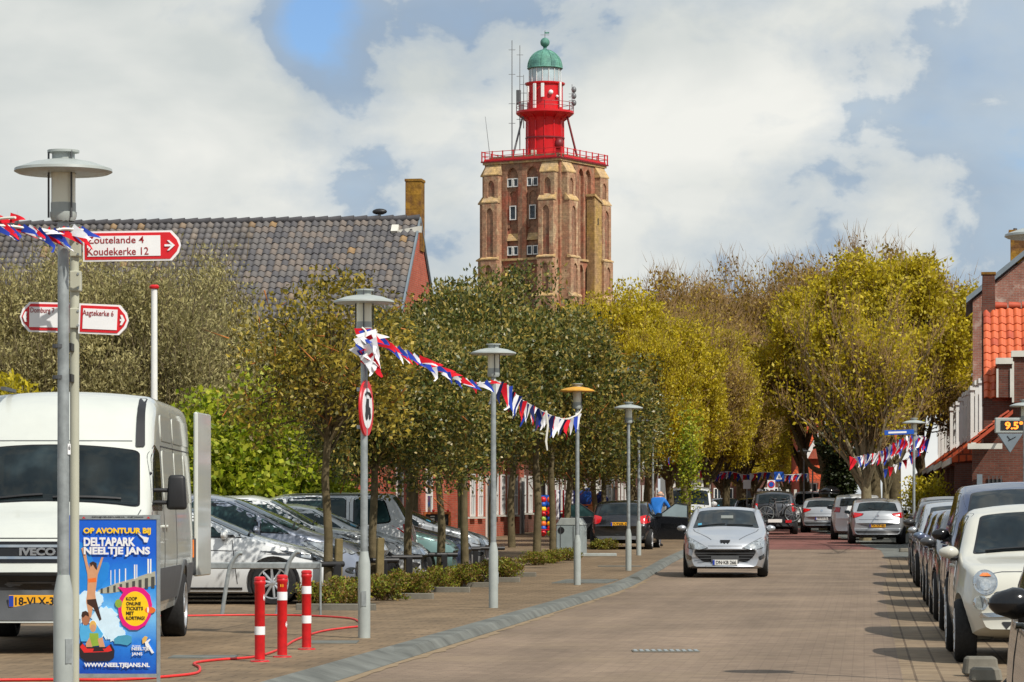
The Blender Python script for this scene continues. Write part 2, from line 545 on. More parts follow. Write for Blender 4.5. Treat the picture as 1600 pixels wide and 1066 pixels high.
M['l_olive'] = leafset('grey_olive_leaves', [(146, 140, 92), (170, 162, 110), (188, 178, 124), (156, 144, 92), (130, 122, 76), (200, 188, 134)], trans=0.32, rough=0.7)
M['l_bright'] = leafset('fresh_green_leaves', [(104, 128, 22), (140, 156, 30), (166, 174, 40), (184, 184, 60), (90, 112, 30)], trans=0.4)
M['l_elm'] = leafset('yellow_green_elm_leaves', [(166, 154, 30), (190, 174, 34), (210, 190, 40), (182, 160, 36), (146, 134, 32), (222, 200, 60)], trans=0.42)
M['l_elm2'] = leafset('sparse_elm_buds', [(150, 128, 46), (174, 150, 48), (142, 112, 54), (126, 100, 52), (186, 162, 48)], trans=0.3)
M['l_shrub'] = leafset('low_shrub_leaves', [(98, 112, 30), (128, 138, 40), (150, 150, 48), (120, 92, 44), (146, 112, 60), (84, 96, 34)], trans=0.35)
M['l_gold'] = leafset('golden_shrub_leaves', [(150, 140, 24), (186, 170, 30), (206, 186, 44), (130, 124, 26)], trans=0.35)
M['l_ivy'] = leafset('ivy_leaves', [(34, 44, 22), (48, 60, 28), (60, 70, 34), (40, 46, 26)], trans=0.12)
PAINTS = {}
def P(key):
    if key not in PAINTS:
        spec = {'white': ((0.66, 0.68, 0.68), 0, .3), 'van': ((0.55, 0.57, 0.52), 0, .42), 'cream': ((0.56, 0.55, 0.475), 0, .3), 'silver': ((0.50, 0.52, 0.55), .55, .3),
                'bluegrey': ((0.30, 0.33, 0.40), .5, .3), 'silver2': ((0.42, 0.44, 0.46), .5, .3), 'grey': ((0.20, 0.215, 0.24), .5, .3), 'dkblue': ((0.035, 0.05, 0.11), .3, .28), 'black': ((0.012, 0.013, 0.016), .2, .25),
                'teal': ((0.14, 0.25, 0.24), .3, .35), 'dkgrey': ((0.05, 0.055, 0.065), .4, .3), 'brown': ((0.07, 0.055, 0.04), .4, .28), 'darkgreen': ((0.03, 0.035, 0.02), .3, .25), 'blue': ((.12, .17, .26), .5, .3)}[key]
        PAINTS[key] = paint('car_paint_' + key, *spec)
    return PAINTS[key]
# ------------------------------------------------------------------ the ground, road and pavements
RD = [(-60, -4.4, .28), (60, -4.4, .35), (70, -4.6, .5), (80, -4.8, .6), (95, -4.9, .5), (105, -5.1, -.2), (130, -6.4, -1.4), (160, -8.6, -3.4), (200, -12, -6.5), (300, -24, -18)]
def sL(D): return float(np.interp(D, [r[0] for r in RD], [r[1] for r in RD]))
def sR(D): return float(np.interp(D, [r[0] for r in RD], [r[2] for r in RD]))
def ribbon(name, a, b, d0, d1, dz, mat, step=2.5, jit=0.0, kind='structure', thick=0.0):
    mb = MB()
    ds = list(np.arange(d0, d1, step)) + [d1]
    vs = []; fs = []
    for i, D in enumerate(ds):
        for k, f in enumerate((a, b)):
            s = f(D) if callable(f) else f
            s += random.uniform(-jit, jit) * k
            vs.append((s + SL * D, D, gz(D) + dz))
    for i in range(len(ds) - 1):
        fs.append((2 * i, 2 * i + 1, 2 * i + 3, 2 * i + 2))
    mb.add(vs, fs)
    o = mb.build(name, M[mat] if isinstance(mat, str) else mat, fix=False)
    if kind: o['kind'] = kind
    return o
gm = MB()
gds = [-80, 0, 55, 65, 75, 90, 104, 120, 136, 175, 250, 400, 1200, 4500]
vs = []
for D in gds:
    for x in (-2500, -200, -60, 60, 200, 2500):
        vs.append((x, D, gz(D) - 0.035))
fs = []
for i in range(len(gds) - 1):
    for k in range(5):
        fs.append((i * 6 + k, i * 6 + k + 1, i * 6 + k + 7, i * 6 + k + 6))
gm.add(vs, fs)
gm.build('ground', M['earth'], fix=False)['kind'] = 'structure'
ribbon('road', sL, sR, -60, 300, 0.0, 'road')
ribbon('road_brick_crossing', lambda D: sL(D) + .02, lambda D: sR(D) - .02, 96, 300, 0.004, 'road_red')
ribbon('parking_bay', sR, 3.2, -60, 86, 0.0, 'bay')
ribbon('forecourt', sR, 3.2, 86, 300, 0.0, 'concrete')
ribbon('pavement', -120, lambda D: sL(D) - .30, -60, 300, PAV, 'pave')
ribbon('pavement_far_side', 3.32, 60, -60, 300, PAV, 'pave')
ribbon('sand_drift', lambda D: sL(D) - .02, lambda D: sL(D) + .09, 24, 66, 0.004, 'sand', 0.45, 0.06)
# kerb stones, one metre each
def kerb(name, edge, wdt, side, d0, d1, drop=lambda D: False):
    root = bpy.data.objects.new(name, None); COL.objects.link(root); root['kind'] = 'structure'
    D = d0
    cache = {}
    while D < d1:
        s0 = edge(D); s1 = edge(D + .99)
        h = PAV + .012
        low = [(0, -.1), (0, .008), (-.10, .035), (-.16, .052), (-wdt, h), (-wdt, -.1)]
        high = [(0, -.1), (0, .01), (-.07, h - .012), (-.10, h), (-wdt, h), (-wdt, -.1)]
        mb = MB(); n = len(low)
        vs = []
        for dd, ss in ((D + .004, s0), (D + .994, s1)):
            for (q, z) in (low if drop(dd) else high):
                vs.append((ss + side * q + SL * dd, dd, gz(dd) + z))
        fs = [tuple(range(n)), tuple(range(n, 2 * n))[::-1]] + [(i, n + i, n + (i + 1) % n, (i + 1) % n) for i in range(n)]
        mb.add(vs, fs)
        mb.build('kerb_stone', M['concrete'], root)
        D += 1.0
    return root
kerb('kerb', sL, .295, 1, 22, 96, lambda D: D < 31.2 or 61 < D < 65)
kerb('kerb_far_side', lambda D: 3.2, .13, -1, 24, 92)
# flat concrete slabs at the dropped kerb
for i in range(3):
    for j in range(5):
        D0 = 60.4 + i * 1.0; s0 = -5.75 + j * .21
        mb = MB().box((s0 + SL * D0, D0, gz(D0) + PAV + .004), (.20, .96, .02), rz=-math.atan(SL))
        o = mb.build('paving_slab', M['concrete'], bpy.data.objects['pavement'])
# drain grates in the road and on the pavement
def grate(px, py, w, d, label, z=0.0):
    D = (CH - z) * F / (py - HOR)
    t = thing('drain_grate', label, 'drain', (X(px, D), D, gz(D) + z + .004))
    MB().box((0, 0, .002), (w, d, .006)).build('rim', M['concrete_dk'], t)
    n = max(4, int(w / .06))
    for k in range(n):
        MB().box((-w / 2 + (k + .5) * w / n, 0, .008), (w / n * .55, d * .8, .008)).build('bar', M['galv'], t)
grate(1040, 1018, .68, .45, 'narrow iron drain grate set in the middle of the road')
def slab_patch(px, py, w, d, label):
    D = (CH - PAV) * F / (py - HOR)
    mb = MB().box((0, 0, 0), (w, d, .012))
    o = mb.build('access_cover', M['concrete'], loc=(X(px, D), D, gz(D) + PAV + .004)); tag(o, label, 'cover')
slab_patch(521, 1004, .5, .6, 'pale rectangular access cover in paving near the lamp post with round sign')
slab_patch(318, 1027, .6, .5, 'grey access cover in the paving right of the poster board')
slab_patch(968, 892, 1.0, .7, 'light grey access cover on pavement far along the kerb')
# ------------------------------------------------------------------ lighthouse on the old church tower
def mottled(name, cols, scale, rough=.9, streak=True, fine=3.0):
    m, t, b = newmat(name)
    o = nd(t, 'ShaderNodeTexCoord').outputs['Object']
    f = noise(t, scale, 8, .68, o, (1, 1, .55) if streak else None)
    n = len(cols)
    c = ramp(t, f, [(.26 + .48 * i / (n - 1), q) for i, q in enumerate(cols)])
    f2 = noise(t, fine, 6, .7, o)
    c = mix(t, 1.0, c, ramp(t, f2, [(.3, .66), (.7, 1.3)]), 'MULTIPLY')
    br = nd(t, 'ShaderNodeTexBrick')
    sep = nd(t, 'ShaderNodeSeparateXYZ'); t.links.new(o, sep.inputs[0])
    ad = nd(t, 'ShaderNodeMath', operation='ADD'); t.links.new(sep.outputs[0], ad.inputs[0]); t.links.new(sep.outputs[1], ad.inputs[1])
    cb = nd(t, 'ShaderNodeCombineXYZ'); t.links.new(ad.outputs[0], cb.inputs[0]); t.links.new(sep.outputs[2], cb.inputs[1])
    t.links.new(cb.outputs[0], br.inputs['Vector'])
    br.inputs['Scale'].default_value = 1; br.inputs['Brick Width'].default_value = .5; br.inputs['Row Height'].default_value = .22; br.inputs['Mortar Size'].default_value = .02
    br.inputs['Color1'].default_value = (1.12, 1.1, 1.06, 1); br.inputs['Color2'].default_value = (.82, .82, .84, 1); br.inputs['Mortar'].default_value = (.78, .76, .72, 1)
    c = mix(t, .8, c, br.outputs['Color'], 'MULTIPLY')
    t.links.new(c, b.inputs['Base Color'])
    b.inputs['Roughness'].default_value = rough
    b.inputs['Specular IOR Level'].default_value = .2
    bump(t, b, f2, .5, .06)
    return m
M['tb_red'] = mottled('tower_red_brick', [srgb(116, 82, 68), srgb(156, 94, 76), srgb(138, 110, 90), srgb(166, 124, 100), srgb(124, 104, 86)], .55)
M['tb_mix'] = mottled('tower_weathered_brick', [srgb(112, 90, 75), srgb(154, 126, 102), srgb(162, 104, 82), srgb(172, 144, 116), srgb(130, 113, 93)], .5)
M['tb_tan'] = mottled('tower_tan_stone', [srgb(138, 114, 92), srgb(176, 150, 120), srgb(164, 122, 98), srgb(192, 167, 134), srgb(152, 131, 104)], .6)
M['tb_cap'] = mottled('tower_stone_cap', [srgb(176, 152, 112), srgb(196, 164, 112), srgb(184, 158, 124), srgb(158, 140, 110)], .8)
M['tb_moss'] = mottled('tower_lichen_stone', [srgb(150, 128, 82), srgb(176, 146, 86), srgb(164, 134, 100), srgb(140, 116, 80)], .6)
M['lhred'] = plain('lighthouse_red', srgb(200, 20, 28), .4, 0, .12, 1.2, .5)
M['lhdark'] = plain('lighthouse_dark_red', srgb(120, 26, 32), .5, 0, .15, 1.5, .5)
M['copper'] = mottled('copper_verdigris', [srgb(70, 112, 104), srgb(104, 156, 138), srgb(84, 130, 120), srgb(60, 96, 92)], .7, .6, True, 2)
M['mast'] = plain('mast_grey', srgb(120, 122, 124), .5, .3, .1, 2)
M['lantern_glass'] = plain('lantern_glass', srgb(168, 186, 190), .08, 0, .25, .8)

TD = 330.0
tc_ = Vector((X(876, TD), TD, 0)) + Vector((-1.55, 6.5, 0))
tower = thing('lighthouse', 'tall brick church tower with red lighthouse lantern and green dome above the trees', 'lighthouse', (tc_.x, tc_.y, gz(TD)), R(-31.6))
T0 = gz(TD)
def tz(py): return Z(py, TD) - T0
HB = 4.25      # core half width
WP = 4.60      # wall plane
MB().box((0, 0, 19), (2 * HB, 2 * HB, 37.6)).build('core_wall', M['tb_red'], tower)
FACES = [lambda u, z, w: (u, -w, z), lambda u, z, w: (w, u, z), lambda u, z, w: (-u, w, z), lambda u, z, w: (-w, -u, z)]
def pointed(c, hw, spring, apex, n=7):
    pts = []
    h = apex - spring
    for k in range(n + 1):
        t = k / n
        pts.append((c + hw * math.cos(t * math.pi / 2) ** 1.25, spring + h * math.sin(t * math.pi / 2) ** .9))
    return pts + [(2 * c - x, z) for x, z in pts[-2::-1]]
def surround(name, fn, u0, u1, z0, z1, c, hw, spring, apex, w0, w1, mat, sill=None, n=7):
    arch = pointed(c, hw, spring, apex, n)
    zb = z0 if sill is None else sill
    if sill is None:
        poly = [(u1, z0), (u1, z1), (u0, z1), (u0, z0), (c - hw, z0)] + [(x, z) for x, z in arch[::-1]] + [(c + hw, z0)]
    else:
        poly = [(u1, z0), (u1, z1), (u0, z1), (u0, z0)]
        # cut slot from the bottom edge keeps it one outline
        poly = [(c + .002, z0), (u1, z0), (u1, z1), (u0, z1), (u0, z0), (c - .002, z0), (c - .002, sill), (c - hw, sill)] + [(x, z) for x, z in arch[::-1]] + [(c + hw, sill), (c + .002, sill)]
    return MB().prism(poly, fn, w0, w1).build(name, M[mat], tower)
z_str = tz(402); z_top = tz(250); z_set = tz(312)
def window(fn, u, z, w, h, wp):
    f = MB()
    t = .09
    for a, b, c, d in ((u - w / 2 - t, u + w / 2 + t, z + h, z + h + t), (u - w / 2 - t, u + w / 2 + t, z - t, z), (u - w / 2 - t, u - w / 2, z, z + h), (u + w / 2, u + w / 2 + t, z, z + h)):
        f.prism([(a, c), (b, c), (b, d), (a, d)], fn, wp, wp + .12)
    fr = f.build('window', M['white'], tower)
    MB().prism([(u - w / 2, z), (u + w / 2, z), (u + w / 2, z + h), (u - w / 2, z + h)], fn, wp + .01, wp + .05).build('pane', M['glass_win'], fr)
for fi, fn in enumerate(FACES):
    detail = fi < 2
    # wall zones with pointed niches
    cols = (-1.2, 1.2) if fi != 1 else (-1.75, -.35, 1.1)
    edges = (-2.45, 0, 2.45) if fi != 1 else (-2.45, -1.05, .38, 2.45)
    hws = (.70, .70) if fi != 1 else (.40, .52, .58)
    for k, c in enumerate(cols):
        surround('niche_surround', fn, edges[k], edges[k + 1], z_str, z_top, c, hws[k], tz(272), tz(257), HB - .05, WP, 'tb_mix' if k else 'tb_red')
        surround('niche_surround', fn, edges[k], edges[k + 1], 1.0, z_str - .02, c, hws[k], tz(425), tz(409), HB - .05, WP, 'tb_red' if fi == 0 else 'tb_mix')
        if fi == 0:
            surround('blind_arch', fn, c - .69, c + .69, tz(352), tz(288), c, .45, tz(301), tz(294), HB - .05, HB + .14, 'tb_red')
            for q in (-.36, .36):
                window(fn, c + q, tz(286), .44, .72, HB + .16)
                window(fn, c + q, tz(394), .44, .78, HB + .16)
            window(fn, c, tz(338), .60, 1.3, HB + .16)
            MB().prism([(0, 0), (.32, 0), (0, .75)], lambda a, b, w, fn=fn: fn(w, tz(372) + b, HB + a), c - .68, c + .68).build('weathering_sill', M['tb_cap'], tower)
        elif fi == 1:
            MB().prism([(c - .06, tz(400)), (c + .06, tz(400)), (c + .06, tz(275)), (c - .06, tz(275))], fn, HB - .02, HB + .14).build('mullion', M['tb_tan'], tower)
    # side margins between buttresses and wall
    for sg in (-1, 1):
        a, b = sorted((sg * 2.45, sg * WP * .999))
        MB().prism([(a, 1), (b, 1), (b, z_top - .01), (a, z_top - .01)], fn, HB - .05, WP - .02).build('wall_margin', M['tb_mix'], tower)
    # stepped buttresses
    for sg in (-1, 1):
        c = sg * 3.42
        for (z0, z1, pr, hw, mt) in ((1, tz(463), 1.12, 1.0, 'tb_tan'), (tz(463), z_str, .98, .95, 'tb_tan'), (z_str, z_set, .78, .90, 'tb_tan'), (z_set, tz(268), .48, .86, 'tb_tan')):
            bt = MB().prism([(c - hw, z0), (c + hw, z0), (c + hw, z1), (c - hw, z1)], fn, WP - .03, WP + pr).build('buttress', M[mt], tower)
            if detail:
                zz1 = z1 - .25
                arch = pointed(c, .42, zz1 - 1.0, zz1 - .3, 5)
                poly = [(c + hw, z0 + .05), (c + hw, z1 - .05), (c - hw, z1 - .05), (c - hw, z0 + .05), (c - .42, z0 + .05)] + arch[::-1] + [(c + .42, z0 + .05)]
                MB().prism(poly, fn, WP + pr - .005, WP + pr + .16).build('panel_frame', M['tb_tan'], bt)
                MB().prism([(c - .41, z0 + .05), (c + .41, z0 + .05), (c + .41, zz1 - .4), (c - .41, zz1 - .4)], fn, WP + pr - .004, WP + pr + .02).build('panel_infill', M['tb_red'], bt)
        for (z0, h, pr, pi, hw) in ((tz(268), z_top - tz(268) - .02, .68, 0, .95), (z_set, .75, .98, .45, .98), (z_str, .35, 1.2, .75, 1.03), (tz(463), .5, 1.32, .95, 1.06)):
            MB().prism([(pi - .05, 0), (pr, 0), (pr, .12), (pi, h), (pi - .05, h)], lambda a, b, w, fn=fn, z0=z0: fn(w, z0 + b, WP + a), c - hw, c + hw).build('set_off', M['tb_cap'], tower)
    MB().prism([(-2.44, z_str - .12), (2.44, z_str - .12), (2.44, z_str + .12), (-2.44, z_str + .12)], fn, WP + .005, WP + .14).build('string_course', M['tb_cap'], tower)
    if fi == 1:
        st = MB().prism([(1.0, 1), (2.5, 1), (2.5, tz(310)), (1.0, tz(300))], fn, WP - .1, WP + .85).build('stair_turret', M['tb_moss'], tower)
        MB().prism([(.9, tz(300)), (2.6, tz(310)), (2.6, tz(307)), (.9, tz(296))], fn, WP - .1, WP + .98).build('turret_coping', M['tb_cap'], st)
        MB().prism([(1.62, tz(345)), (1.82, tz(345)), (1.82, tz(334)), (1.62, tz(334))], fn, WP + .84, WP + .87).build('slit_window', M['black'], st)
MB().prism([(-4.75, -4.75), (4.75, -4.75), (4.75, 4.75), (-4.75, 4.75)], lambda u, v, w: (u, v, w), z_top - .02, z_top + .22).build('parapet', M['tb_cap'], tower)
MB().prism([(-4.9, -4.9), (4.9, -4.9), (4.9, 4.9), (-4.9, 4.9)], lambda u, v, w: (u, v, w), z_top + .22, z_top + .36).build('walkway', M['lhdark'], tower)
zr = z_top + .34
for k in range(4):
    fn = FACES[k]
    for hh in (.5, .95):
        MB().prism([(-4.85, zr + hh), (4.85, zr + hh), (4.85, zr + hh + .06), (-4.85, zr + hh + .06)], fn, 4.80, 4.86).build('rail', M['lhred'], tower)
    for i in range(8):
        u = -4.8 + 9.6 * i / 7.5
        MB().prism([(u - .05, zr), (u + .05, zr), (u + .05, zr + 1.05), (u - .05, zr + 1.05)], fn, 4.78, 4.88).build('rail_post', M['lhred'], tower)
    MB().prism([(-4.3, zr - .05), (4.3, zr - .05), (4.3, zr + .22), (-4.3, zr + .22)], fn, 4.84, 4.90).build('kick_board', M['lhred'], tower)
# the red iron lantern house
zg = tz(166)
dr = MB()
dr.lathe([(1.95, zr - .4), (1.92, zg - .9), (2.1, zg - .5), (2.9, zg - .1), (3.05, zg), (3.05, zg + .22), (1.95, zg + .22)], n=24)
dr.build('lower_drum', M['lhred'], tower, 30)
for i in range(12):
    a = 2 * math.pi * i / 12
    MB().tube([(1.96 * math.cos(a), 1.96 * math.sin(a), zr - .3), (1.94 * math.cos(a), 1.94 * math.sin(a), zg - .8), (2.95 * math.cos(a), 2.95 * math.sin(a), zg)], [.10, .09, .08], 5).build('rib', M['lhred'], tower)
MB().lathe([(2.0, tz(206)), (2.08, tz(206)), (2.08, tz(204)), (2.0, tz(204))], n=24).build('band', M['lhdark'], tower)
zu = tz(118)
MB().lathe([(1.90, zg + .1), (1.88, zu - .25), (2.1, zu - .1), (2.12, zu + .05), (1.8, zu + .05)], n=24).build('upper_drum', M['lhred'], tower, 30)
zl = tz(94)
gl = MB().lathe([(1.64, zu), (1.64, zl)], n=24).build('lantern_glazing', M['lantern_glass'], tower, 60)
for i in range(16):
    a = 2 * math.pi * i / 16
    MB().cyl((1.69 * math.cos(a), 1.69 * math.sin(a), zu), (1.69 * math.cos(a), 1.69 * math.sin(a), zl), .04, n=5).build('glazing_bar', M['white'], tower)
MB().lathe([(0, zu + .2), (.62, zu + .25), (.7, zu + .9), (.45, zl - .2), (0, zl - .1)], n=12).build('lamp_lens', M['glass_win'], tower, 40)
zd = tz(63)
prof = [(1.82, zl - .06), (1.90, zl + .02), (1.82, zl + .14)]
for k in range(1, 9):
    a = math.pi / 2 * k / 8
    prof.append((1.77 * math.cos(a) + .04, zl + .16 + (zd - zl - .2) * math.sin(a)))
MB().lathe(prof, n=24).build('dome', M['copper'], tower, 40)
for i in range(10):
    a = 2 * math.pi * i / 10
    MB().tube([(r * 1.012 * math.cos(a), r * 1.012 * math.sin(a), z) for r, z in prof[2:]], .035, 4).build('dome_rib', M['copper'], tower)
MB().lathe([(.30, zd - .1), (.16, zd + .12), (.22, zd + .25), (.12, zd + .35)], n=12).build('finial_neck', M['copper'], tower, 40)
MB().ball((0, 0, tz(52)), .50, 16, 10).build('finial_ball', M['copper'], tower, 60)
vn = MB().cyl((0, 0, tz(47)), (0, 0, tz(33)), .035, n=6).build('vane_rod', M['mast'], tower)
MB().box((.35, -.2, tz(37.5)), (.5, .04, .16), rz=R(30)).build('vane_flag', M['copper'], vn)
MB().box((0, 0, tz(40)), (.9, .03, .04), rz=R(30)).build('vane_arm', M['mast'], vn)
# gallery rail, aerial panels, struts, masts
for zz in (.45, .85):
    pts = [(3.0 * math.cos(2 * math.pi * k / 24), 3.0 * math.sin(2 * math.pi * k / 24), zg + .22 + zz) for k in range(25)]
    MB().tube(pts, .03, 4, caps=False).build('gallery_rail', M['lhdark'], tower)
for k in range(12):
    a = 2 * math.pi * k / 12
    MB().cyl((3.0 * math.cos(a), 3.0 * math.sin(a), zg + .2), (3.0 * math.cos(a), 3.0 * math.sin(a), zg + 1.1), .04, n=5).build('gallery_post', M['lhdark'], tower)
def world_ang(px):   # direction round the drum for a photo column (front side)
    q = max(-.98, min(.98, (px - 857) * TD / F / 2.05))
    return math.asin(q)
for px, y0, y1, wd in ((841, 121, 160, .32), (853, 121, 143, .34), (880, 118, 158, .26), (831, 124, 150, .2)):
    a = world_ang(px)
    # camera-facing angle in the tower frame
    ang = -math.pi / 2 + R(31.6) + a
    r = 2.14
    MB().box((r * math.cos(ang), r * math.sin(ang), (tz(y0) + tz(y1)) / 2), (.2, wd, tz(y0) - tz(y1)), rz=ang).build('aerial_panel', M['white'], tower, bevel=.03)
for px, y, r in ((866, 135, .26), (876, 141, .16)):
    a = world_ang(px); ang = -math.pi / 2 + R(31.6) + a
    MB().ball((2.06 * math.cos(ang), 2.06 * math.sin(ang), tz(y)), (r, r, r), 10, 6).build('dish_aerial', M['white'], tower, 50)
rgt = Vector((math.cos(R(31.6)), math.sin(R(31.6)), 0)); fwd = Vector((math.sin(R(31.6)), -math.cos(R(31.6)), 0))
for sgn, m in ((-1, 'mast'), (1, 'lhred')):
    for off in (-.5, .5):
        a = rgt * sgn * 2.3 + fwd * off; b = rgt * sgn * 3.55 + fwd * off * 1.3
        MB().cyl((a.x, a.y, zg - .1), (b.x, b.y, zr), .09, n=6).build('strut', M['lhdark' if sgn == 1 else 'mast'], tower)
for px, py0, py1, r in ((804.5, 50, 236, .07), (817, 58, 225, .06), (900, 120, 170, .05), (823, 105, 190, .05)):
    p = rgt * ((px - 857) * TD / F) + fwd * .6
    m_ = MB().cyl((p.x, p.y, tz(py1)), (p.x, p.y, tz(py0)), r, r * .6, n=6).build('mast', M['mast'], tower)
    for q in (.0, .25, .55, .75):
        zz = tz(py0) - 1 - q * (tz(py0) - tz(py1) - 2)
        MB().box((p.x, p.y, zz), (.7, .05, .05), rz=R(31.6)).build('aerial_arm', M['mast'], m_)
p = rgt * ((764 - 857) * TD / F) * .93 + fwd * 1.0
q = rgt * ((757 - 857) * TD / F) * .95 + fwd * 1.0
MB().tube([(p.x, p.y, zr), (q.x, q.y, tz(172))], [.04, .02], 5).build('whip_aerial', M['mast'], tower)
p = rgt * ((903 - 857) * TD / F) + fwd * .4
for k, zy in enumerate((128, 138, 149)):
    MB().ball((p.x, p.y, tz(zy)), (.28, .28, .34), 8, 6).build('dish_aerial', M['mast'], tower, 50)
p2 = rgt * ((815 - 857) * TD / F) + fwd * .4
MB().box((p2.x, p2.y, tz(140)), (.5, .4, 1.5), rz=R(31.6)).build('aerial_panel', M['trim'], tower, bevel=.05)
MB().box((p2.x + .3, p2.y, tz(157)), (.5, .4, .8), rz=R(31.6)).build('equipment_box', M['mast'], tower, bevel=.03)
pb = rgt * (-1.2) + fwd * 2.6
MB().box((pb.x, pb.y, zr + .55), (.6, .5, 1.1), rz=R(31.6)).build('equipment_box', M['cream_post'], tower, bevel=.04)
MB().ball(((rgt * 1.45 + fwd * 1.62).x, (rgt * 1.45 + fwd * 1.62).y, tz(216)), (.5, .5, .6), 10, 6).build('round_hatch', M['lhdark'], tower, 50)
# ------------------------------------------------------------------ houses
M['b_red'] = brick_mat('red_brick', srgb(188, 88, 64), srgb(172, 74, 54), srgb(156, 118, 100), .22, .065, .010, srgb(150, 90, 70), .3, bmps=.3)
M['b_dark'] = brick_mat('dark_brown_brick', srgb(112, 66, 52), srgb(94, 54, 44), srgb(96, 82, 74), .22, .065, .010, srgb(80, 60, 48), .3, bmps=.3)
M['b_white'] = brick_mat('flaking_painted_brick', srgb(160, 104, 86), srgb(146, 92, 78), srgb(150, 130, 118), .22, .065, .012, srgb(206, 192, 178), .75, big=.9, bmps=.3)
M['b_chim'] = mottled('lichened_chimney_brick', [srgb(92, 62, 44), srgb(112, 80, 50), srgb(150, 112, 44), srgb(168, 128, 50)], 1.2, .9, False, 6)
M['tile_grey'] = leaf_mat('grey_pantiles', [(0, srgb(78, 76, 78)), (.25, srgb(98, 94, 92)), (.45, srgb(88, 86, 88)), (.62, srgb(112, 104, 97)), (.8, srgb(84, 80, 78)), (.94, srgb(116, 105, 94)), (1, srgb(146, 116, 76))], 0.0, .65, .4)
M['tile_one'] = plain('grey_pantile', srgb(96, 92, 90), .6, 0, .22, 2.5)
M['tile_two'] = plain('brown_grey_pantile', srgb(110, 100, 92), .65, 0, .22, 2.5)
M['tile_three'] = plain('dark_pantile', srgb(80, 78, 80), .6, 0, .22, 2.5)
M['tile_moss'] = plain('lichen_pantile', srgb(136, 110, 76), .75, 0, .22, 4)
M['tile_or'] = plain('orange_pantile', srgb(198, 92, 50), .55, 0, .16, 3)
M['tile_or2'] = plain('burnt_orange_pantile', srgb(174, 72, 42), .6, 0, .2, 3)
M['roof_pink'] = brick_mat('weathered_roof_tiles', srgb(168, 104, 82), srgb(146, 84, 68), srgb(110, 70, 58), .24, .3, .03, srgb(150, 130, 108), .5, bmps=.6)
M['roof_or'] = brick_mat('far_orange_tiles', srgb(198, 88, 48), srgb(176, 72, 40), srgb(120, 56, 36), .24, .32, .03, srgb(160, 90, 60), .3, bmps=.6)
M['ridge'] = plain('dark_ridge_tile', srgb(74, 72, 74), .6, 0, .2, 3)
M['zinc'] = plain('zinc_grey', srgb(120, 132, 140), .5, .2, .15, 2)

def pantile(w=.21, l=.30):
    mb = MB()
    n = 5; vs = []
    for j, (yy, dz) in enumerate(((0, .03), (l, 0))):
        for i in range(n + 1):
            t = i / n
            vs.append((w * 1.08 * t, yy, dz + .035 * math.sin(t * 2 * math.pi - .6) + .035))
    for i in range(n + 1):        # front lip
        vs.append((vs[i][0], -.002, vs[i][2] - .04))
    fs = [(i, i + 1, n + 2 + i, n + 1 + i) for i in range(n)] + [(2 * n + 2 + i, 2 * n + 3 + i, i + 1, i) for i in range(n)]
    mb.add(vs, fs)
    return mb
def tiled_slope(parent, ncol, nrow, w, l, frame, mats, single, sname='tile', wts=None):
    """frame: Matrix of the slope, x along the eaves, y up the slope from the eaves. single(i,j) -> own object"""
    proto = pantile(w, l * 1.12)
    me = proto.mesh(sname, 50, fix=False)
    me.materials.append(mats[0])
    rest = MB()
    for j in range(nrow):
        for i in range(ncol):
            off = Vector((i * w + random.uniform(-.006, .006), j * l + random.uniform(-.008, .008), random.uniform(0, .012)))
            if single(i, j):
                o = put(sname, me, None, parent)
                o.matrix_local = frame @ Matrix.Translation(off) @ Matrix.Rotation(R(random.uniform(-1.2, 1.2)), 4, 'Z')
                o.material_slots[0].link = 'OBJECT'
                o.material_slots[0].material = random.choices(mats, wts)[0]
            else:
                rest.add([frame @ (Vector(v) + off) for v in proto.v], proto.f, 0)
    return rest

# --- long house on the left with the grey pantile roof
HD = 100.0
apex = Vector((X(656, HD), HD, 0))
hz = Z(343, HD) - gz(HD)
hl = thing('tiled_house', 'red brick house with long grey pantile roof and lichened chimney at its gable', 'house', (apex.x, apex.y, gz(HD)), R(-9))
hd, hlen = 5.0, 21.0
ez = hz - hd * 1.03
MB().prism([(-hd, 0), (hd, 0), (hd, ez), (0, hz - .12), (-hd, ez)], lambda a, b, w: (w, a, b), -.36, -.02).build('gable_wall', M['b_red'], hl)
MB().box((-hlen / 2 - .36, -hd + .15, ez / 2), (hlen, .30, ez)).build('front_wall', M['b_red'], hl)
MB().box((-hlen / 2 - .36, hd - .15, ez / 2), (hlen, .30, ez)).build('back_wall', M['b_red'], hl)
ang = math.atan(1.03); sl_len = hd / math.cos(ang) + .25
for sg in (-1, 1):
    n = Vector((0, sg * math.sin(ang), math.cos(ang)))
    pts = [(-hlen - .3, sg * hd * 1.03, ez - .15), (0.02, sg * hd * 1.03, ez - .15), (0.02, 0, hz), (-hlen - .3, 0, hz)]
    vs = [Vector(p) - n * .03 for p in pts] + [Vector(p) - n * .12 for p in pts]
    MB().add(vs, [(0, 1, 2, 3), (7, 6, 5, 4), (0, 4, 5, 1), (1, 5, 6, 2), (2, 6, 7, 3), (3, 7, 4, 0)]).build('roof_deck', M['tile_three'], hl)
tw, tl = .225, .262
nrow = int(sl_len / tl); ncol = int((hlen + .2) / tw)
fr = Matrix(((1, 0, 0, -hlen - .2), (0, math.cos(ang), -math.sin(ang), -hd * 1.03), (0, math.sin(ang), math.cos(ang), ez - .15), (0, 0, 0, 1)))
rest = tiled_slope(hl, ncol, nrow, tw, tl, fr, [M['tile_one'], M['tile_two'], M['tile_three'], M['tile_moss']], lambda i, j: i >= ncol - 23 and j >= nrow - 13, 'tile', [5, 3, 4, .35])
rt = rest.build('roof_tiles', M['tile_grey'], hl, fix=False); rt['kind'] = 'stuff'
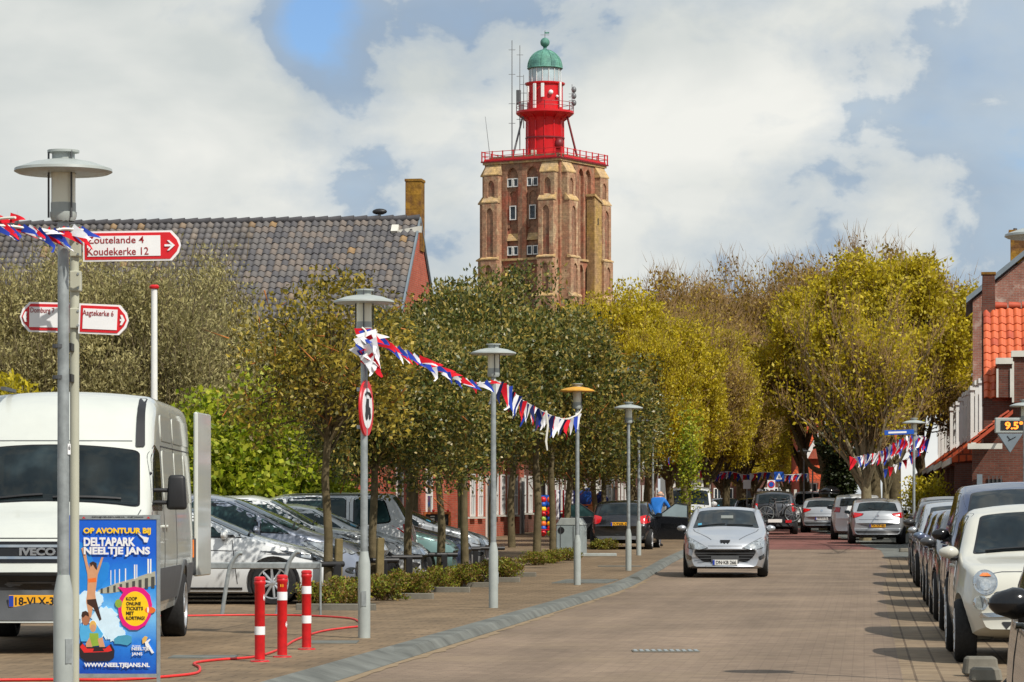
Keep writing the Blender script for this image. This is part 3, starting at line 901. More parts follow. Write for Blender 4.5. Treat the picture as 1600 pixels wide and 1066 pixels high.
rt.data.polygons.foreach_set('use_smooth', [True] * len(rt.data.polygons))
for k in range(int(hlen / .42)):
    x = -k * .42
    MB().tube([(x, 0, hz + .035), (x - .36, 0, hz + .02), (x - .42, 0, hz + .03)], [.13, .105, .10], 10).build('ridge_tile', M['ridge'], hl, 50)
MB().prism([(-hd * 1.03, ez - .2), (0, hz - .05), (hd * 1.03, ez - .2), (hd * 1.03, ez - .08), (0, hz + .08), (-hd * 1.03, ez - .08)], lambda a, b, w: (w, a, b), -.02, .04).build('verge', M['zinc'], hl)
ch = MB().box((-.22, .35, hz + .12), (.50, .62, 2.2)).build('chimney', M['b_chim'], hl, bevel=.01)
MB().box((-.22, .35, hz + 1.24), (.54, .66, .08)).build('chimney_cap', M['b_chim'], ch)
MB().prism([(-.75, 0), (.12, 0), (.12, .35), (-.75, .1)], lambda a, b, w: (a, w, hz - .45 + b * .6), -.46, -.30).build('chimney_flashing', M['offwhite'], hl)
MB().box((-.70, -.42, hz - .38), (.22, .3, .25), M=Matrix.Rotation(ang, 4, 'X')).build('flashing_patch', M['offwhite'], hl)
MB().ball((-1.28, 0, hz + .26), (.24, .14, .10), 10, 6).build('vent_cowl', M['black'], hl, 50)
MB().cyl((-1.28, 0, hz + .02), (-1.28, 0, hz + .22), .05, n=6).build('vent_pipe', M['galv'], hl)
def sash(parent, fn, u, z, w, h, sill=True, wall=0.0, mat='white', bars=(0, 1)):
    f = MB(); t = .07
    for a, b, c, d in ((u - w / 2, u + w / 2, z + h - t, z + h), (u - w / 2, u + w / 2, z, z + t), (u - w / 2, u - w / 2 + t, z + t, z + h - t), (u + w / 2 - t, u + w / 2, z + t, z + h - t)):
        f.prism([(a, c), (b, c), (b, d), (a, d)], fn, wall, wall + .05)
    for k in range(bars[0]):
        q = u - w / 2 + w * (k + 1) / (bars[0] + 1)
        f.prism([(q - .025, z + t), (q + .025, z + t), (q + .025, z + h - t), (q - .025, z + h - t)], fn, wall + .005, wall + .04)
    for k in range(bars[1]):
        q = z + h * (k + 1) / (bars[1] + 1)
        f.prism([(u - w / 2 + t, q - .03), (u + w / 2 - t, q - .03), (u + w / 2 - t, q + .03), (u - w / 2 + t, q + .03)], fn, wall + .008, wall + .045)
    fr_ = f.build('window', M[mat], parent)
    MB().prism([(u - w / 2 + t, z + t), (u + w / 2 - t, z + t), (u + w / 2 - t, z + h - t), (u - w / 2 + t, z + h - t)], fn, wall - .01, wall + .012).build('pane', M['glass_win'], fr_)
    if sill:
        MB().prism([(u - w / 2 - .06, z - .07), (u + w / 2 + .06, z - .07), (u + w / 2 + .06, z - .01), (u - w / 2 - .06, z - .01)], fn, wall - .01, wall + .12).build('sill', M['offwhite'], fr_)
gfn = lambda u, z, w: (w, u, z)
for u in (-3.3, -1.0, 1.6): sash(hl, gfn, u, .75, 1.0, 1.75, wall=-.02)
for u in (-2.0, 1.2): sash(hl, gfn, u, 4.2, .9, 1.4, wall=-.02)
ffn = lambda u, z, w: (u, -w, z)
for k in range(6): sash(hl, ffn, -2.2 - 3.2 * k, .8, 1.3, 1.6, wall=hd)

# --- terrace houses along the left side of the street (behind the trees)
def street_frame(name, label, s, D, cat='house', group=None, side=1):
    """local x runs along the street away from the camera, local y into the plot (side=1: right-hand side, -1: left)"""
    o = thing(name, label, cat, (s + SL * D, D, gz(D) + PAV - .05), math.atan2(1, SL), group)
    return o
def terrace(label, s, D, ln, eave, ridge, depth, wall, roof, side, nwin, winmat='white', door=True, name='terraced_house', group=None, upper=True):
    h = street_frame(name, label, s, D, group=group)
    sg = -1 if side == 1 else 1          # local +y points to the left of the street
    Y = lambda v: sg * v
    MB().box((ln / 2, Y(depth / 2), eave / 2), (ln - .01, depth, eave)).build('wall', M[wall], h)
    ro = MB().prism([(-.35, eave - .12), (depth / 2, ridge), (depth + .35, eave - .12), (depth + .35, eave + .03), (depth / 2, ridge + .16), (-.35, eave + .03)], lambda a, b, w: (w, Y(a), b), 0, ln - .01).build('roof', M[roof], h)
    for x0 in (.0, ln - .30):
        MB().prism([(0.05, eave), (depth - .05, eave), (depth / 2, ridge - .02)], lambda a, b, w: (w, Y(a), b), x0 + .01, x0 + .27).build('gable', M[wall], h)
    MB().box((ln - .6, Y(depth / 2), ridge + .45), (.7, .5, 1.3)).build('chimney', M['b_dark'], ro)
    MB().box((ln / 2, Y(-.40), eave - .10), (ln - .02, .14, .12)).build('gutter', M['offwhite'], ro)
    fn = lambda u, z, w: (u, Y(-w), z)
    n = nwin
    for k in range(n):
        u = ln * (k + .5) / n
        if door and k == n - 1:
            f = MB().prism([(u - .55, .05), (u + .55, .05), (u + .55, 2.3), (u - .55, 2.3)], fn, .005, .06).build('door_frame', M['offwhite'], h)
            MB().prism([(u - .45, .05), (u + .45, .05), (u + .45, 2.15), (u - .45, 2.15)], fn, .05, .09).build('door', M['trim'], f)
        else:
            sash(h, fn, u, .85, 1.2, 1.5, wall=.005, mat=winmat, bars=(1, 1))
        if upper and eave > 4: sash(h, fn, u, 3.3, 1.0, 1.2, wall=.005, mat=winmat, bars=(1, 0))
    MB().cyl((.15, Y(-.1), 0), (.15, Y(-.1), eave - .1), .05, n=8).build('drainpipe', M['offwhite'], h)
    return h
terrace('low brick terrace end behind the row of small oaks with white drainpipes', -13.4, 106, 9, 4.6, 8.4, 8, 'b_red', 'roof_pink', -1, 4)
terrace('brick terrace shop front beside the toy stall', -13.4, 115.2, 11, 4.8, 8.6, 8, 'b_red', 'roof_pink', -1, 5)
terrace('brown brick house glimpsed between oak trunks on the left', -13.6, 126.5, 10, 4.8, 8.6, 8, 'b_dark', 'roof_or', -1, 4)
terrace('brick house far along the left row under the elms', -13.8, 137, 13, 5.0, 8.8, 8, 'b_dark', 'roof_or', -1, 5)
terrace('farther brick house on the left behind elm trunks', -14, 151, 14, 5.0, 8.8, 8, 'b_dark', 'roof_pink', -1, 5)
terrace('pale house at the bend behind the white box van', -14, 166, 14, 4.8, 8.4, 8, 'offwhite', 'roof_or', -1, 5)
terrace('last brick house before the bend on the left', -14, 197.5, 20, 4.8, 8.4, 8, 'b_dark', 'roof_pink', -1, 6)
terrace('brick house at the far left bend', -14, 181, 16, 4.8, 8.4, 8, 'b_dark', 'roof_or', -1, 6)
# houses that close the street
def endhouse(label, px0, px1, D, eave, ridge, wall, roof, win=3, door='trim', name='brick_house'):
    x0, x1 = X(px0, D), X(px1, D)
    w = x1 - x0
    h = thing(name, label, 'house', (x0, D, gz(D)), 0)
    MB().box((w / 2, 4, eave / 2), (w, 8, eave)).build('wall', M[wall], h)
    ro = MB().prism([(-.3, eave - .1), (4, ridge), (8.3, eave - .1), (8.3, eave + .05), (4, ridge + .18), (-.3, eave + .05)], lambda a, b, q: (q, a, b), -.15, w + .15).build('roof', M[roof], h)
    for q in (0, w - .3):
        MB().prism([(.05, eave), (7.95, eave), (4, ridge - .03)], lambda a, b, k: (k, a, b), q + .01, q + .28).build('gable', M[wall], h)
    MB().box((w * .8, 4, ridge + .4), (.7, .6, 1.4)).build('chimney', M['b_dark'], ro)
    fn = lambda u, z, q: (u, -q, z)
    for k in range(win):
        sash(h, fn, w * (k + .5) / (win + 1), .9, min(1.3, w / win * .5), 1.5, wall=.005, bars=(1, 0))
    u = w * (win + .4) / (win + 1)
    MB().prism([(u - .45, .05), (u + .45, .05), (u + .45, 2.2), (u - .45, 2.2)], fn, .005, .06).build('door', M[door], h)
    return h
endhouse('low white house closing the street beneath the yellow elms', 1040, 1110, 225, 3.2, 6.2, 'offwhite', 'roof_pink')
endhouse('brown brick house closing the street beside the white one', 1112, 1185, 232, 3.4, 6.8, 'b_dark', 'roof_or')
endhouse('dark house with orange tiles behind the blue crossing sign', 1187, 1262, 228, 3.4, 6.6, 'b_dark', 'roof_or')
M['green'] = plain('green_paint', srgb(30, 110, 66), .5, 0, .1, 3)
gh = endhouse('house with green door and orange tiled roof behind ivy trunk', 1255, 1330, 186, 4.6, 8.6, 'b_red', 'roof_or', 2, 'green')
xg = X(1262, 184) - X(1255, 186)
MB().prism([(0, 3.8), (1.6, 3.8), (1.6, 6.0), (1.2, 6.1)], lambda a, b, w: (xg + a, -.6 + w, b), 0, .5).build('bay_gable', M['b_red'], gh)
MB().prism([(-.1, 3.85), (1.25, 6.2), (1.35, 6.05), (0.1, 3.75)], lambda a, b, w: (xg + a, -.7 + w, b), 0, .15).build('barge_board', M['white'], gh)
MB().prism([(-.3, 2.5), (2.6, 2.5), (2.2, 3.4), (.3, 3.4)], lambda a, b, w: (xg - .8 + a, -1.8 + w + (b - 2.5) * .9, b), 0, .3).build('porch_roof', M['roof_or'], gh)
for k in range(9):
    endx = xg - 1.2 + k * .45
    MB().box((endx, -2.5, 1.0), (.16, .05, 2.0)).build('fence_board', M['offwhite'], gh)

# --- right-hand terrace
FS = 3.95
rows = [('brown brick terraced house with white panelled dormer beyond the orange roof', 101.5, 12, 'b_dark'),
        ('second brown terraced house past the orange roof on the right', 113.8, 13, 'b_dark'),
        ('third terraced house on the right behind the golden shrub', 127, 14, 'b_dark'),
        ('fourth terraced house on the right behind the vase-shaped elm', 141.2, 15, 'b_dark'),
        ('fifth terraced house on the right under the elms', 156.5, 18, 'b_dark')]
for i, (lb, D, ln, wl_) in enumerate(rows):
    h = terrace(lb, FS, D, ln, 3.1 if i != 9 else 5, 9.4, 9.5, wl_, 'roof_pink', 1, 5, upper=False)
    fn = lambda u, z, w: (u, w, z)
    # lean-to tiled canopy over the ground floor and white fascia
    MB().prism([(0, 2.75), (1.15, 2.62), (1.15, 2.76), (-.9, 4.3), (-.9, 4.15)], lambda a, b, w: (w, a, b), .4, ln - .5).build('canopy_roof', M['roof_or'], h)
    MB().prism([(1.152, 2.58), (1.20, 2.58), (1.20, 2.78), (1.152, 2.78)], lambda a, b, w: (w, a, b), .4, ln - .5).build('fascia', M['offwhite'], h)
    for xx in (.6, ln * .5, ln - .8):
        MB().box((xx, .55, 1.3), (.28, 1.0, 2.6)).build('porch_pier', M['b_dark'], h)
    # dormers with white trim
    for k, xx in enumerate((1.6, ln * .5, ln - 2.0)):
        dm = MB().box((xx, -.9, 4.55), (1.9, 1.6, 1.9)).build('dormer', M['b_dark' if k != 1 else 'offwhite'], h)
        MB().box((xx, -.9, 5.58), (2.1, 1.8, .16)).build('dormer_roof', M['white'], dm)
        MB().box((xx - .97, -.09, 4.55), (.05, .14, 1.9)).build('corner_board', M['white'], dm)
        sash(dm, fn, xx, 3.85, 1.3, 1.3, sill=False, wall=-.09, bars=(1, 0))
    for xx in (.35, ln * .38, ln * .7):
        MB().cyl((xx, .06, 0), (xx, .06, 2.7), .045, n=8).build('drainpipe', M['offwhite'], h)
# --- nearest right-hand house: orange pantiles facing us, chimney, dormers, lean-to roofs
AD = 95.0
ax0 = X(1537, AD)
ha = thing('corner_house', 'corner house with bright orange pantile roof and tall brick chimney at right edge', 'house', (ax0, AD, gz(AD)), R(-8))
def az(py, D=AD): return Z(py, D) - gz(AD)
zr_, ze_ = az(474), az(622)
run = 2.1
an2 = math.atan2(zr_ - ze_, run)
MB().box((2.6, 3.0, ze_ / 2), (5.2, 6.0, ze_)).build('wall', M['b_dark'], ha)
MB().prism([(0.0, ze_), (6.0, ze_), (run + .2, zr_ - .04)], lambda a, b, w: (w, a, b), .0, .25).build('side_gable', M['b_dark'], ha)
MB().prism([(0, ze_), (run, zr_ - .02), (6.2, ze_), (6.2, ze_ - .1), (0, ze_ - .1)], lambda a, b, w: (w, a, b), .26, 5.2).build('roof_deck', M['tile_or2'], ha)
fr = Matrix(((1, 0, 0, 0.0), (0, math.cos(an2), -math.sin(an2), -.06), (0, math.sin(an2), math.cos(an2), ze_ - .02), (0, 0, 0, 1)))
tiled_slope(ha, 14, int(math.hypot(run, zr_ - ze_) / .285), .228, .285, fr, [M['tile_or'], M['tile_or2']], lambda i, j: True, 'tile', [3, 1])
for k in range(8):
    MB().tube([(.36 + k * .4, run, zr_ + .06), (.72 + k * .4, run, zr_ + .05)], [.12, .10], 8).build('ridge_tile', M['tile_or2'], ha, 50)
MB().prism([(-.05, ze_ - .2), (run, zr_ + .02), (run + .12, zr_ - .1), (.1, ze_ - .25)], lambda a, b, w: (w, a, b), -.05, .0).build('verge_board', M['b_dark'], ha)
MB().box((.16, run + .1, (az(421) + az(500)) / 2), (.42, .6, az(421) - az(500)), top=(.88, .9)).build('chimney', M['b_dark'], ha, bevel=.01)
MB().box((.16, run + .1, az(421) + .03), (.44, .60, .07)).build('chimney_cap', M['b_chim'], ha)
hfn = lambda u, z, w: (u, -w, z)
for (p0, p1, y0, y1) in ((1558, 1579, 567, 622), (1582, 1612, 556, 630)):
    u0, u1 = X(p0, AD) - ax0, X(p1, AD) - ax0
    dm = MB().box(((u0 + u1) / 2, .25, (az(y0) + az(y1)) / 2), (u1 - u0, 1.3, az(y0) - az(y1))).build('dormer', M['b_dark'], ha)
    MB().box(((u0 + u1) / 2, -.05, az(y0) + .03), (u1 - u0 + .10, .9, .18)).build('dormer_cap', M['offwhite'], dm)
    for u in (u0, u1):
        MB().box((u, -.42, (az(y0) + az(y1)) / 2 - .1), (.06, .06, az(y0) - az(y1) - .2)).build('corner_board', M['offwhite'], dm)
# stepped lean-to roofs running down towards the street
for k, (p0, y0, p1, y1, dd) in enumerate(((1530, 690, 1592, 640, -1.3), (1502, 668, 1566, 628, 7.0))):
    D2 = AD + dd
    q0, q1 = X(p0, D2) - ax0, X(p1, D2) - ax0
    z0, z1 = Z(y0, D2) - gz(AD), Z(y1, D2) - gz(AD)
    an3 = math.atan2(z1 - z0, q1 - q0)
    lt = MB().prism([(q0, z0 - .12), (q1, z1 - .12), (q1, z1), (q0, z0)], lambda a, b, w, dd=dd: (a, dd + w, b), 0, 2.2 if k == 0 else 2.6).build('lean_to_roof', M['tile_or2'], ha)
    # its tiles: rows step down towards the street
    fr3 = Matrix(((0, -math.cos(an3) * -1, -math.sin(an3), q0), (1, 0, 0, dd - .05), (0, math.sin(an3), math.cos(an3), z0 + .0), (0, 0, 0, 1)))
    nr = int(math.hypot(q1 - q0, z1 - z0) / .27)
    tiled_slope(ha, 9, nr, .228, .27, fr3, [M['tile_or'], M['tile_or2']], lambda i, j: True, 'tile', [1, 2])
    MB().box((q0 + .35, dd - .10, z0 - .14), (1.0, .12, .16)).build('fascia', M['offwhite'], ha)
    MB().box((q0 + .02, dd + 1.0, z0 - .10), (.14, 2.3, .14)).build('gutter', M['offwhite'], ha)
MB().box((X(1527, AD - 1) - ax0 + 1.3, -.10 + .6, az(692) / 2), (2.6, 1.2, az(692) - .1)).build('porch_wall', M['b_dark'], ha)
MB().prism([(.12, .9), (.55, .9), (.55, 2.1), (.12, 2.1)], hfn, .70 - .595, .13).build('gate', M['black'], ha)
for k in range(4):
    MB().box((.15 + k * .12, -.16, 1.45), (.03, .03, 1.5)).build('gate_bar', M['trim'], ha)
MB().box((-.12, -.25, 1.15), (.16, .12, 2.2)).build('door_post', M['zinc'], ha)
# --- tall gabled house behind it
BD = 122.0
bx = X(1520, BD)
hb = thing('gabled_house', 'tall house with flaking painted brick gable and lichened chimney behind orange roof', 'house', (bx, BD, gz(BD)), R(-8))
def bz(py): return Z(py, BD) - gz(BD)
slope = (bz(400) - bz(465)) / (X(1600, BD) - bx)
hw_b = 5.2
MB().prism([(0, 0), (2 * hw_b, 0), (2 * hw_b, bz(470)), (hw_b, bz(470) + hw_b * slope), (0, bz(470))], lambda a, b, w: (a, w, b), 0, .4).build('gable_wall', M['b_white'], hb)
MB().prism([(0.1, 0), (2 * hw_b - .1, 0), (2 * hw_b - .1, bz(470)), (0.1, bz(470))], lambda a, b, w: (a, w, b), .42, 9).build('wall', M['b_white'], hb)
for sgn in (1, -1):
    f = (lambda a: a) if sgn == 1 else (lambda a: 2 * hw_b - a)
    MB().prism([(-.25, bz(470) - .1), (hw_b, bz(470) + hw_b * slope + .1), (hw_b, bz(470) + hw_b * slope + .32), (-.25, bz(470) + .12)], lambda a, b, w, f=f: (f(a), w, b), -.25, 9).build('roof', M['zinc'], hb)
cx_ = X(1596, BD) - bx
chb = MB().box((cx_, .45, (bz(366) + bz(412)) / 2), (.85, .8, bz(366) - bz(412))).build('chimney', M['b_chim'], hb)
MB().box((cx_, .45, bz(364)), (1.0, .95, .2)).build('chimney_cap', M['b_chim'], chb)
for k in (-.25, .2):
    MB().cyl((cx_ + k, .45, bz(363)), (cx_ + k, .45, bz(356)), .09, .07, 8).build('chimney_pot', M['trim'], chb)
# thermometer and clock sign on the corner house
SD = 91.0
sg_ = thing('clock_sign', 'thermometer display with orange digits above a triangular clock on the right', 'sign', (X(1578, SD), SD, Z(665, SD)), 0)
w_, h_ = (1602 - 1555) * SD / F, (677 - 653) * SD / F
MB().box((0, 0, 0), (w_, .16, h_)).build('case', M['lamppaint'], sg_, bevel=.02)
MB().box((.05, -.085, 0), (w_ * .76, .02, h_ * .62)).build('screen', M['black'], sg_)
M['led'] = emit('orange_led', (1.0, .22, .02), 2.2)
put('digits', text_mesh('9.5°', w_ * .60, h_ * .52, .03, .002, 'CENTER'), M['led'], sg_, loc=(.10, -.098, 0), rot=(R(90), 0, 0))
MB().prism([(-w_ * .43, 0), (w_ * .43, 0), (0, -(728 - 679) * SD / F * .62)], lambda a, b, q: (a, q, b - h_ / 2 - .01), -.06, .06).build('clock_face', M['zinc'], sg_, bevel=.01)
MB().box((.05, -.07, -h_ / 2 - .16), (.24, .01, .02), M=Matrix.Rotation(R(-28), 4, 'Y')).build('clock_hand', M['black'], sg_)
MB().box((-.04, -.07, -h_ / 2 - .14), (.15, .01, .02), M=Matrix.Rotation(R(50), 4, 'Y')).build('clock_hand', M['black'], sg_)
MB().cyl((.3, .05, h_ / 2 - .1), (.3, 3.0, h_ / 2 - .1), .04, n=6).build('bracket', M['trim'], sg_)
# ------------------------------------------------------------------ vehicles
def smooth_pts(pts, L, sig):
    n = 900
    xs = np.linspace(-0.25, L + 0.25, n)
    ys = np.interp(xs, [p[0] for p in pts], [p[1] for p in pts])
    if sig > 0:
        dx = xs[1] - xs[0]
        k = int(3 * sig / dx) + 1
        g = np.exp(-0.5 * (np.arange(-k, k + 1) * dx / sig) ** 2); g /= g.sum()
        ys = np.convolve(np.pad(ys, k, mode='edge'), g, mode='valid')
    return lambda u: float(np.interp(u, xs, ys))
def round_poly(pts, r, seg=4):
    out = []
    n = len(pts)
    for i in range(n):
        p = Vector(pts[i]).to_2d(); a = Vector(pts[i - 1]).to_2d(); b = Vector(pts[(i + 1) % n]).to_2d()
        da, db = (a - p), (b - p)
        ra = min(r, da.length * 0.45); rb = min(r, db.length * 0.45)
        s = p + da.normalized() * ra; e = p + db.normalized() * rb
        for k in range(seg + 1):
            t = k / seg
            q = s * (1 - t) ** 2 + p * 2 * t * (1 - t) + e * t * t
            out.append((q.x, q.y))
    return out
def ell(cx, cy, rx, ry, n=18):
    return [(cx + rx * math.cos(2 * math.pi * k / n), cy + ry * math.sin(2 * math.pi * k / n)) for k in range(n)]
def inside(p, poly):
    x, y = p; c = False; n = len(poly)
    for i in range(n):
        x1, y1 = poly[i]; x2, y2 = poly[i - 1]
        if (y1 > y) != (y2 > y) and x < (x2 - x1) * (y - y1) / (y2 - y1) + x1:
            c = not c
    return c

class CarShape:
    def __init__(s, sp):
        s.sp = sp
        L = s.L = sp['L']; s.W = sp['W']
        sg = sp.get('sig', 0.045)
        s.top = smooth_pts(sp['top'], L, sg)
        s.hw = smooth_pts([(a, b * s.W / 2) for a, b in sp['plan']], L, 0.05)
        s.belt = smooth_pts(sp['belt'], L, 0.08)
        s.bot = smooth_pts(sp.get('bot', [(0, .24), (.5, .18), (L - .6, .2), (L, .32)]), L, 0.06)
        s.tum = sp.get('tumble', 0.30); s.rr = sp.get('rr', 0.13)
        s.bf, s.br = sp.get('bow', (0.14, 0.10))
        s.sh = sp.get('sh', 0.955)
    def section(s, u):
        zb, zt, h = s.bot(u), s.top(u), s.hw(u)
        bl = max(min(s.belt(u), zt - 0.05), zb + 0.1)
        P_ = [(0, zb), (.5 * h, zb), (.86 * h, zb), (.93 * h, zb + 0.02)]
        for k in range(1, 9):
            t = k / 8
            z = zb + 0.02 + (bl - zb - 0.02) * t
            if t < .5:
                f = .93 + .07 * math.sin(math.pi / 2 * t / .5)
            else:
                f = 1 - (1 - s.sh) * ((t - .5) / .5) ** 2
            P_.append((h * f, z))
        yb = h * s.sh
        hg = zt - bl
        r = min(s.rr, .65 * hg); cd = min(.045, .22 * hg)
        zs = zt - cd - r
        yS = yb - s.tum * max(0, zs - bl)
        for k in range(1, 5):
            t = k / 4
            P_.append((yb + (yS - yb) * t, bl + (zs - bl) * t))
        for k in range(1, 6):
            a = math.pi / 2 * k / 5
            P_.append((yS - r * (1 - math.cos(a)), zs + r * math.sin(a)))
        y0 = yS - r
        for k in range(1, 5):
            y = y0 * (1 - k / 4)
            P_.append((y, zt - cd * (y / y0) ** 2))
        return P_
    def warp(s, u, y, z):
        q = min(1.2, abs(y) / (s.W / 2)) ** 2.2
        x = s.L / 2 - u
        ff = max(0, 1 - u / (.62 * s.L)); fr = max(0, 1 - (s.L - u) / (.5 * s.L))
        return (x - s.bf * q * ff + s.br * q * fr, y, z)
    def body(s, name):
        L = s.L
        us = sorted(set([round(L * t, 4) for t in np.linspace(0, 1, 52)] + [round(e, 4) for k in (.012, .03, .055, .09, .13) for e in (k, L - k)]))
        mb = MB()
        secs = []
        for u in us:
            h = s.section(u)
            full = h + [(-y, z) for y, z in h[-2:0:-1]]
            secs.append([s.warp(u, y, z) for y, z in full])
        n = len(secs[0])
        vs = [p for q in secs for p in q]
        fs = []; ms = []
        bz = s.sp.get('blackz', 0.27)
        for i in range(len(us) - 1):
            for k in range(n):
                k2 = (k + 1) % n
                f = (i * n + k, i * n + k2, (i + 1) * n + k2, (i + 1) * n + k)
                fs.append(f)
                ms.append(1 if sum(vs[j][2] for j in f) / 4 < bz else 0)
        for rw, rev in ((0, False), (len(us) - 1, True)):
            c = len(vs)
            ring = [rw * n + k for k in range(n)]
            cc = Vector((0, 0, 0))
            for j in ring: cc += Vector(vs[j])
            cc /= n
            vs.append(tuple(cc))
            for k in range(n):
                f = (ring[k], ring[(k + 1) % n], c)
                fs.append(f[::-1] if not rev else f); ms.append(0)
        mb.v, mb.f, mb.m = vs, fs, ms
        me = mb.mesh(name)
        return me
    def finish(s, me, name):
        """cut the wheel arches"""
        ob = bpy.data.objects.new('cut_body', me); COL.objects.link(ob)
        cb = MB(); Rw = s.sp['R']
        for u in s.sp['axles']:
            for sg in (-1, 1):
                ra = Rw + s.sp.get('gap', .055)
                cx = s.L / 2 - u
                cb.cyl((cx, sg * (s.W / 2 - .36), Rw), (cx, sg * (s.W / 2 + .3), Rw), ra, n=32, mat=1)
        cm = cb.mesh('cutter'); co = bpy.data.objects.new('cutter', cm); COL.objects.link(co)
        for q in (me, cm):
            q.materials.clear(); q.materials.append(M['white']); q.materials.append(M['black'])
        md = ob.modifiers.new('b', 'BOOLEAN'); md.object = co; md.operation = 'DIFFERENCE'; md.solver = 'EXACT'
        dg = bpy.context.evaluated_depsgraph_get()
        out = bpy.data.meshes.new_from_object(ob.evaluated_get(dg))
        bpy.data.objects.remove(ob); bpy.data.objects.remove(co)
        out.name = name
        out.polygons.foreach_set('use_smooth', [True] * len(out.polygons))
        out.set_sharp_from_angle(angle=R(s.sp.get('sharp', 32)))
        return out
    # ---- patches laid on the body by ray casting
    def ray(s, mode, p):
        L = s.L
        if mode in ('left', 'right'):
            sg = 1 if mode == 'left' else -1
            return Vector((L / 2 - p[0], sg * 3, p[1])), Vector((0, -sg, 0))
        if mode == 'front':
            return Vector((L, p[0], p[1])), Vector((-1, 0, 0))
        if mode == 'rear':
            return Vector((-L, p[0], p[1])), Vector((1, 0, 0))
        if mode == 'top':
            return Vector((L / 2 - p[0], p[1], 4)), Vector((0, 0, -1))
        A, B = s.sp[mode]            # screen: p=(y, t)
        a = Vector((L / 2 - A[0], 0, A[1])); b = Vector((L / 2 - B[0], 0, B[1]))
        d = (b - a); nrm = Vector((d.z, 0, -d.x)).normalized()
        if mode == 'screen' and nrm.x < 0: nrm = -nrm
        if mode == 'rscreen' and nrm.x > 0: nrm = -nrm
        q = a + d * p[1] + Vector((0, p[0], 0))
        return q + nrm * 2, -nrm
    def patch(s, poly, mode, off=0.006, res=0.08, depth=0.03):
        pts = []
        n = len(poly)
        for i in range(n):
            a = Vector(poly[i]).to_2d(); b = Vector(poly[(i + 1) % n]).to_2d()
            k = max(1, int((b - a).length / res))
            for j in range(k):
                pts.append(a + (b - a) * j / k)
        nb = len(pts)
        edges = [(i, (i + 1) % nb) for i in range(nb)]
        xs = [p.x for p in pts]; ys = [p.y for p in pts]
        pl = [(p.x, p.y) for p in pts]
        x = min(xs) + res * .6
        while x < max(xs):
            y = min(ys) + res * .6
            while y < max(ys):
                if inside((x, y), pl) and min((Vector((x, y)) - q).length for q in pts) > res * .45:
                    pts.append(Vector((x, y)))
                y += res
            x += res
        vv, ee, ff, _, _, _ = delaunay_2d_cdt(pts, edges, [], 1, 1e-5)
        out = []; inn = []
        for p in vv:
            o, d = s.ray(mode, p)
            hit, nr, idx, dist = s.bvh.ray_cast(o, d)
            if hit is None:
                hit, nr, idx, dist = s.bvh.find_nearest(o + d * (o.length - .3))
            out.append(hit - d * off); inn.append(hit + d * depth)
        cnt = {}
        for f in ff:
            for i in range(len(f)):
                e = (f[i], f[(i + 1) % len(f)])
                cnt[tuple(sorted(e))] = cnt.get(tuple(sorted(e)), []) + [e]
        mb = MB()
        mb.v = [tuple(q) for q in out + inn]
        m = len(out)
        mb.f = [tuple(f) for f in ff]
        for k, e in cnt.items():
            if len(e) == 1:
                a, b = e[0]
                mb.f.append((b, a, a + m, b + m))
        mb.m = [0] * len(mb.f)
        return mb.mesh('patch', 40)

WHEEL = {}
def wheel_meshes(kind):
    if kind in WHEEL: return WHEEL[kind]
    # unit wheel: radius 1, axis along Y, outer face at +Y
    w = 0.34
    t = MB().lathe([(.70, -w), (.90, -w), (.975, -w * .8), (1, -w * .5), (1, w * .5), (.975, w * .8), (.90, w), (.70, w), (.66, w * .75), (.66, -w)], n=30, axis='Y')
    tm = t.mesh('tyre', 40)
    r = MB()
    r.lathe([(.70, w * .92), (.66, w * .98), (.62, w * .7), (.62, -w * .2), (.0, -w * .2)], n=28, axis='Y', mat=1)
    r.lathe([(.71, w * .9), (.69, w * 1.02), (.64, w * 1.0), (.63, w * .8)], n=28, axis='Y')
    k = {'five': 5, 'ten': 10, 'seven': 7, 'steel': 0}[kind]
    if k:
        for i in range(k):
            a = 2 * math.pi * i / k
            for da in ((-.12, .12) if k == 5 else (0,)):
                p0 = Vector((math.cos(a) * .1, w * .78, math.sin(a) * .1)); p1 = Vector((math.cos(a + da) * .66, w * .92, math.sin(a + da) * .66))
                r.cyl(p0, p1, .07, .05, 6)
        r.lathe([(.16, w * .6), (.16, w * .9), (.1, w * .98), (0, w * .98)], n=14, axis='Y')
    else:
        r.lathe([(.62, w * .55), (.45, w * .8), (.3, w * .5), (.22, w * .95), (0, w)], n=22, axis='Y')
        for i in range(8):
            a = 2 * math.pi * i / 8
            r.ball((math.cos(a) * .27, w * .7, math.sin(a) * .27), .035, 6, 4)
    rm = r.mesh('rim', 40)
    WHEEL[kind] = (tm, rm)
    return WHEEL[kind]

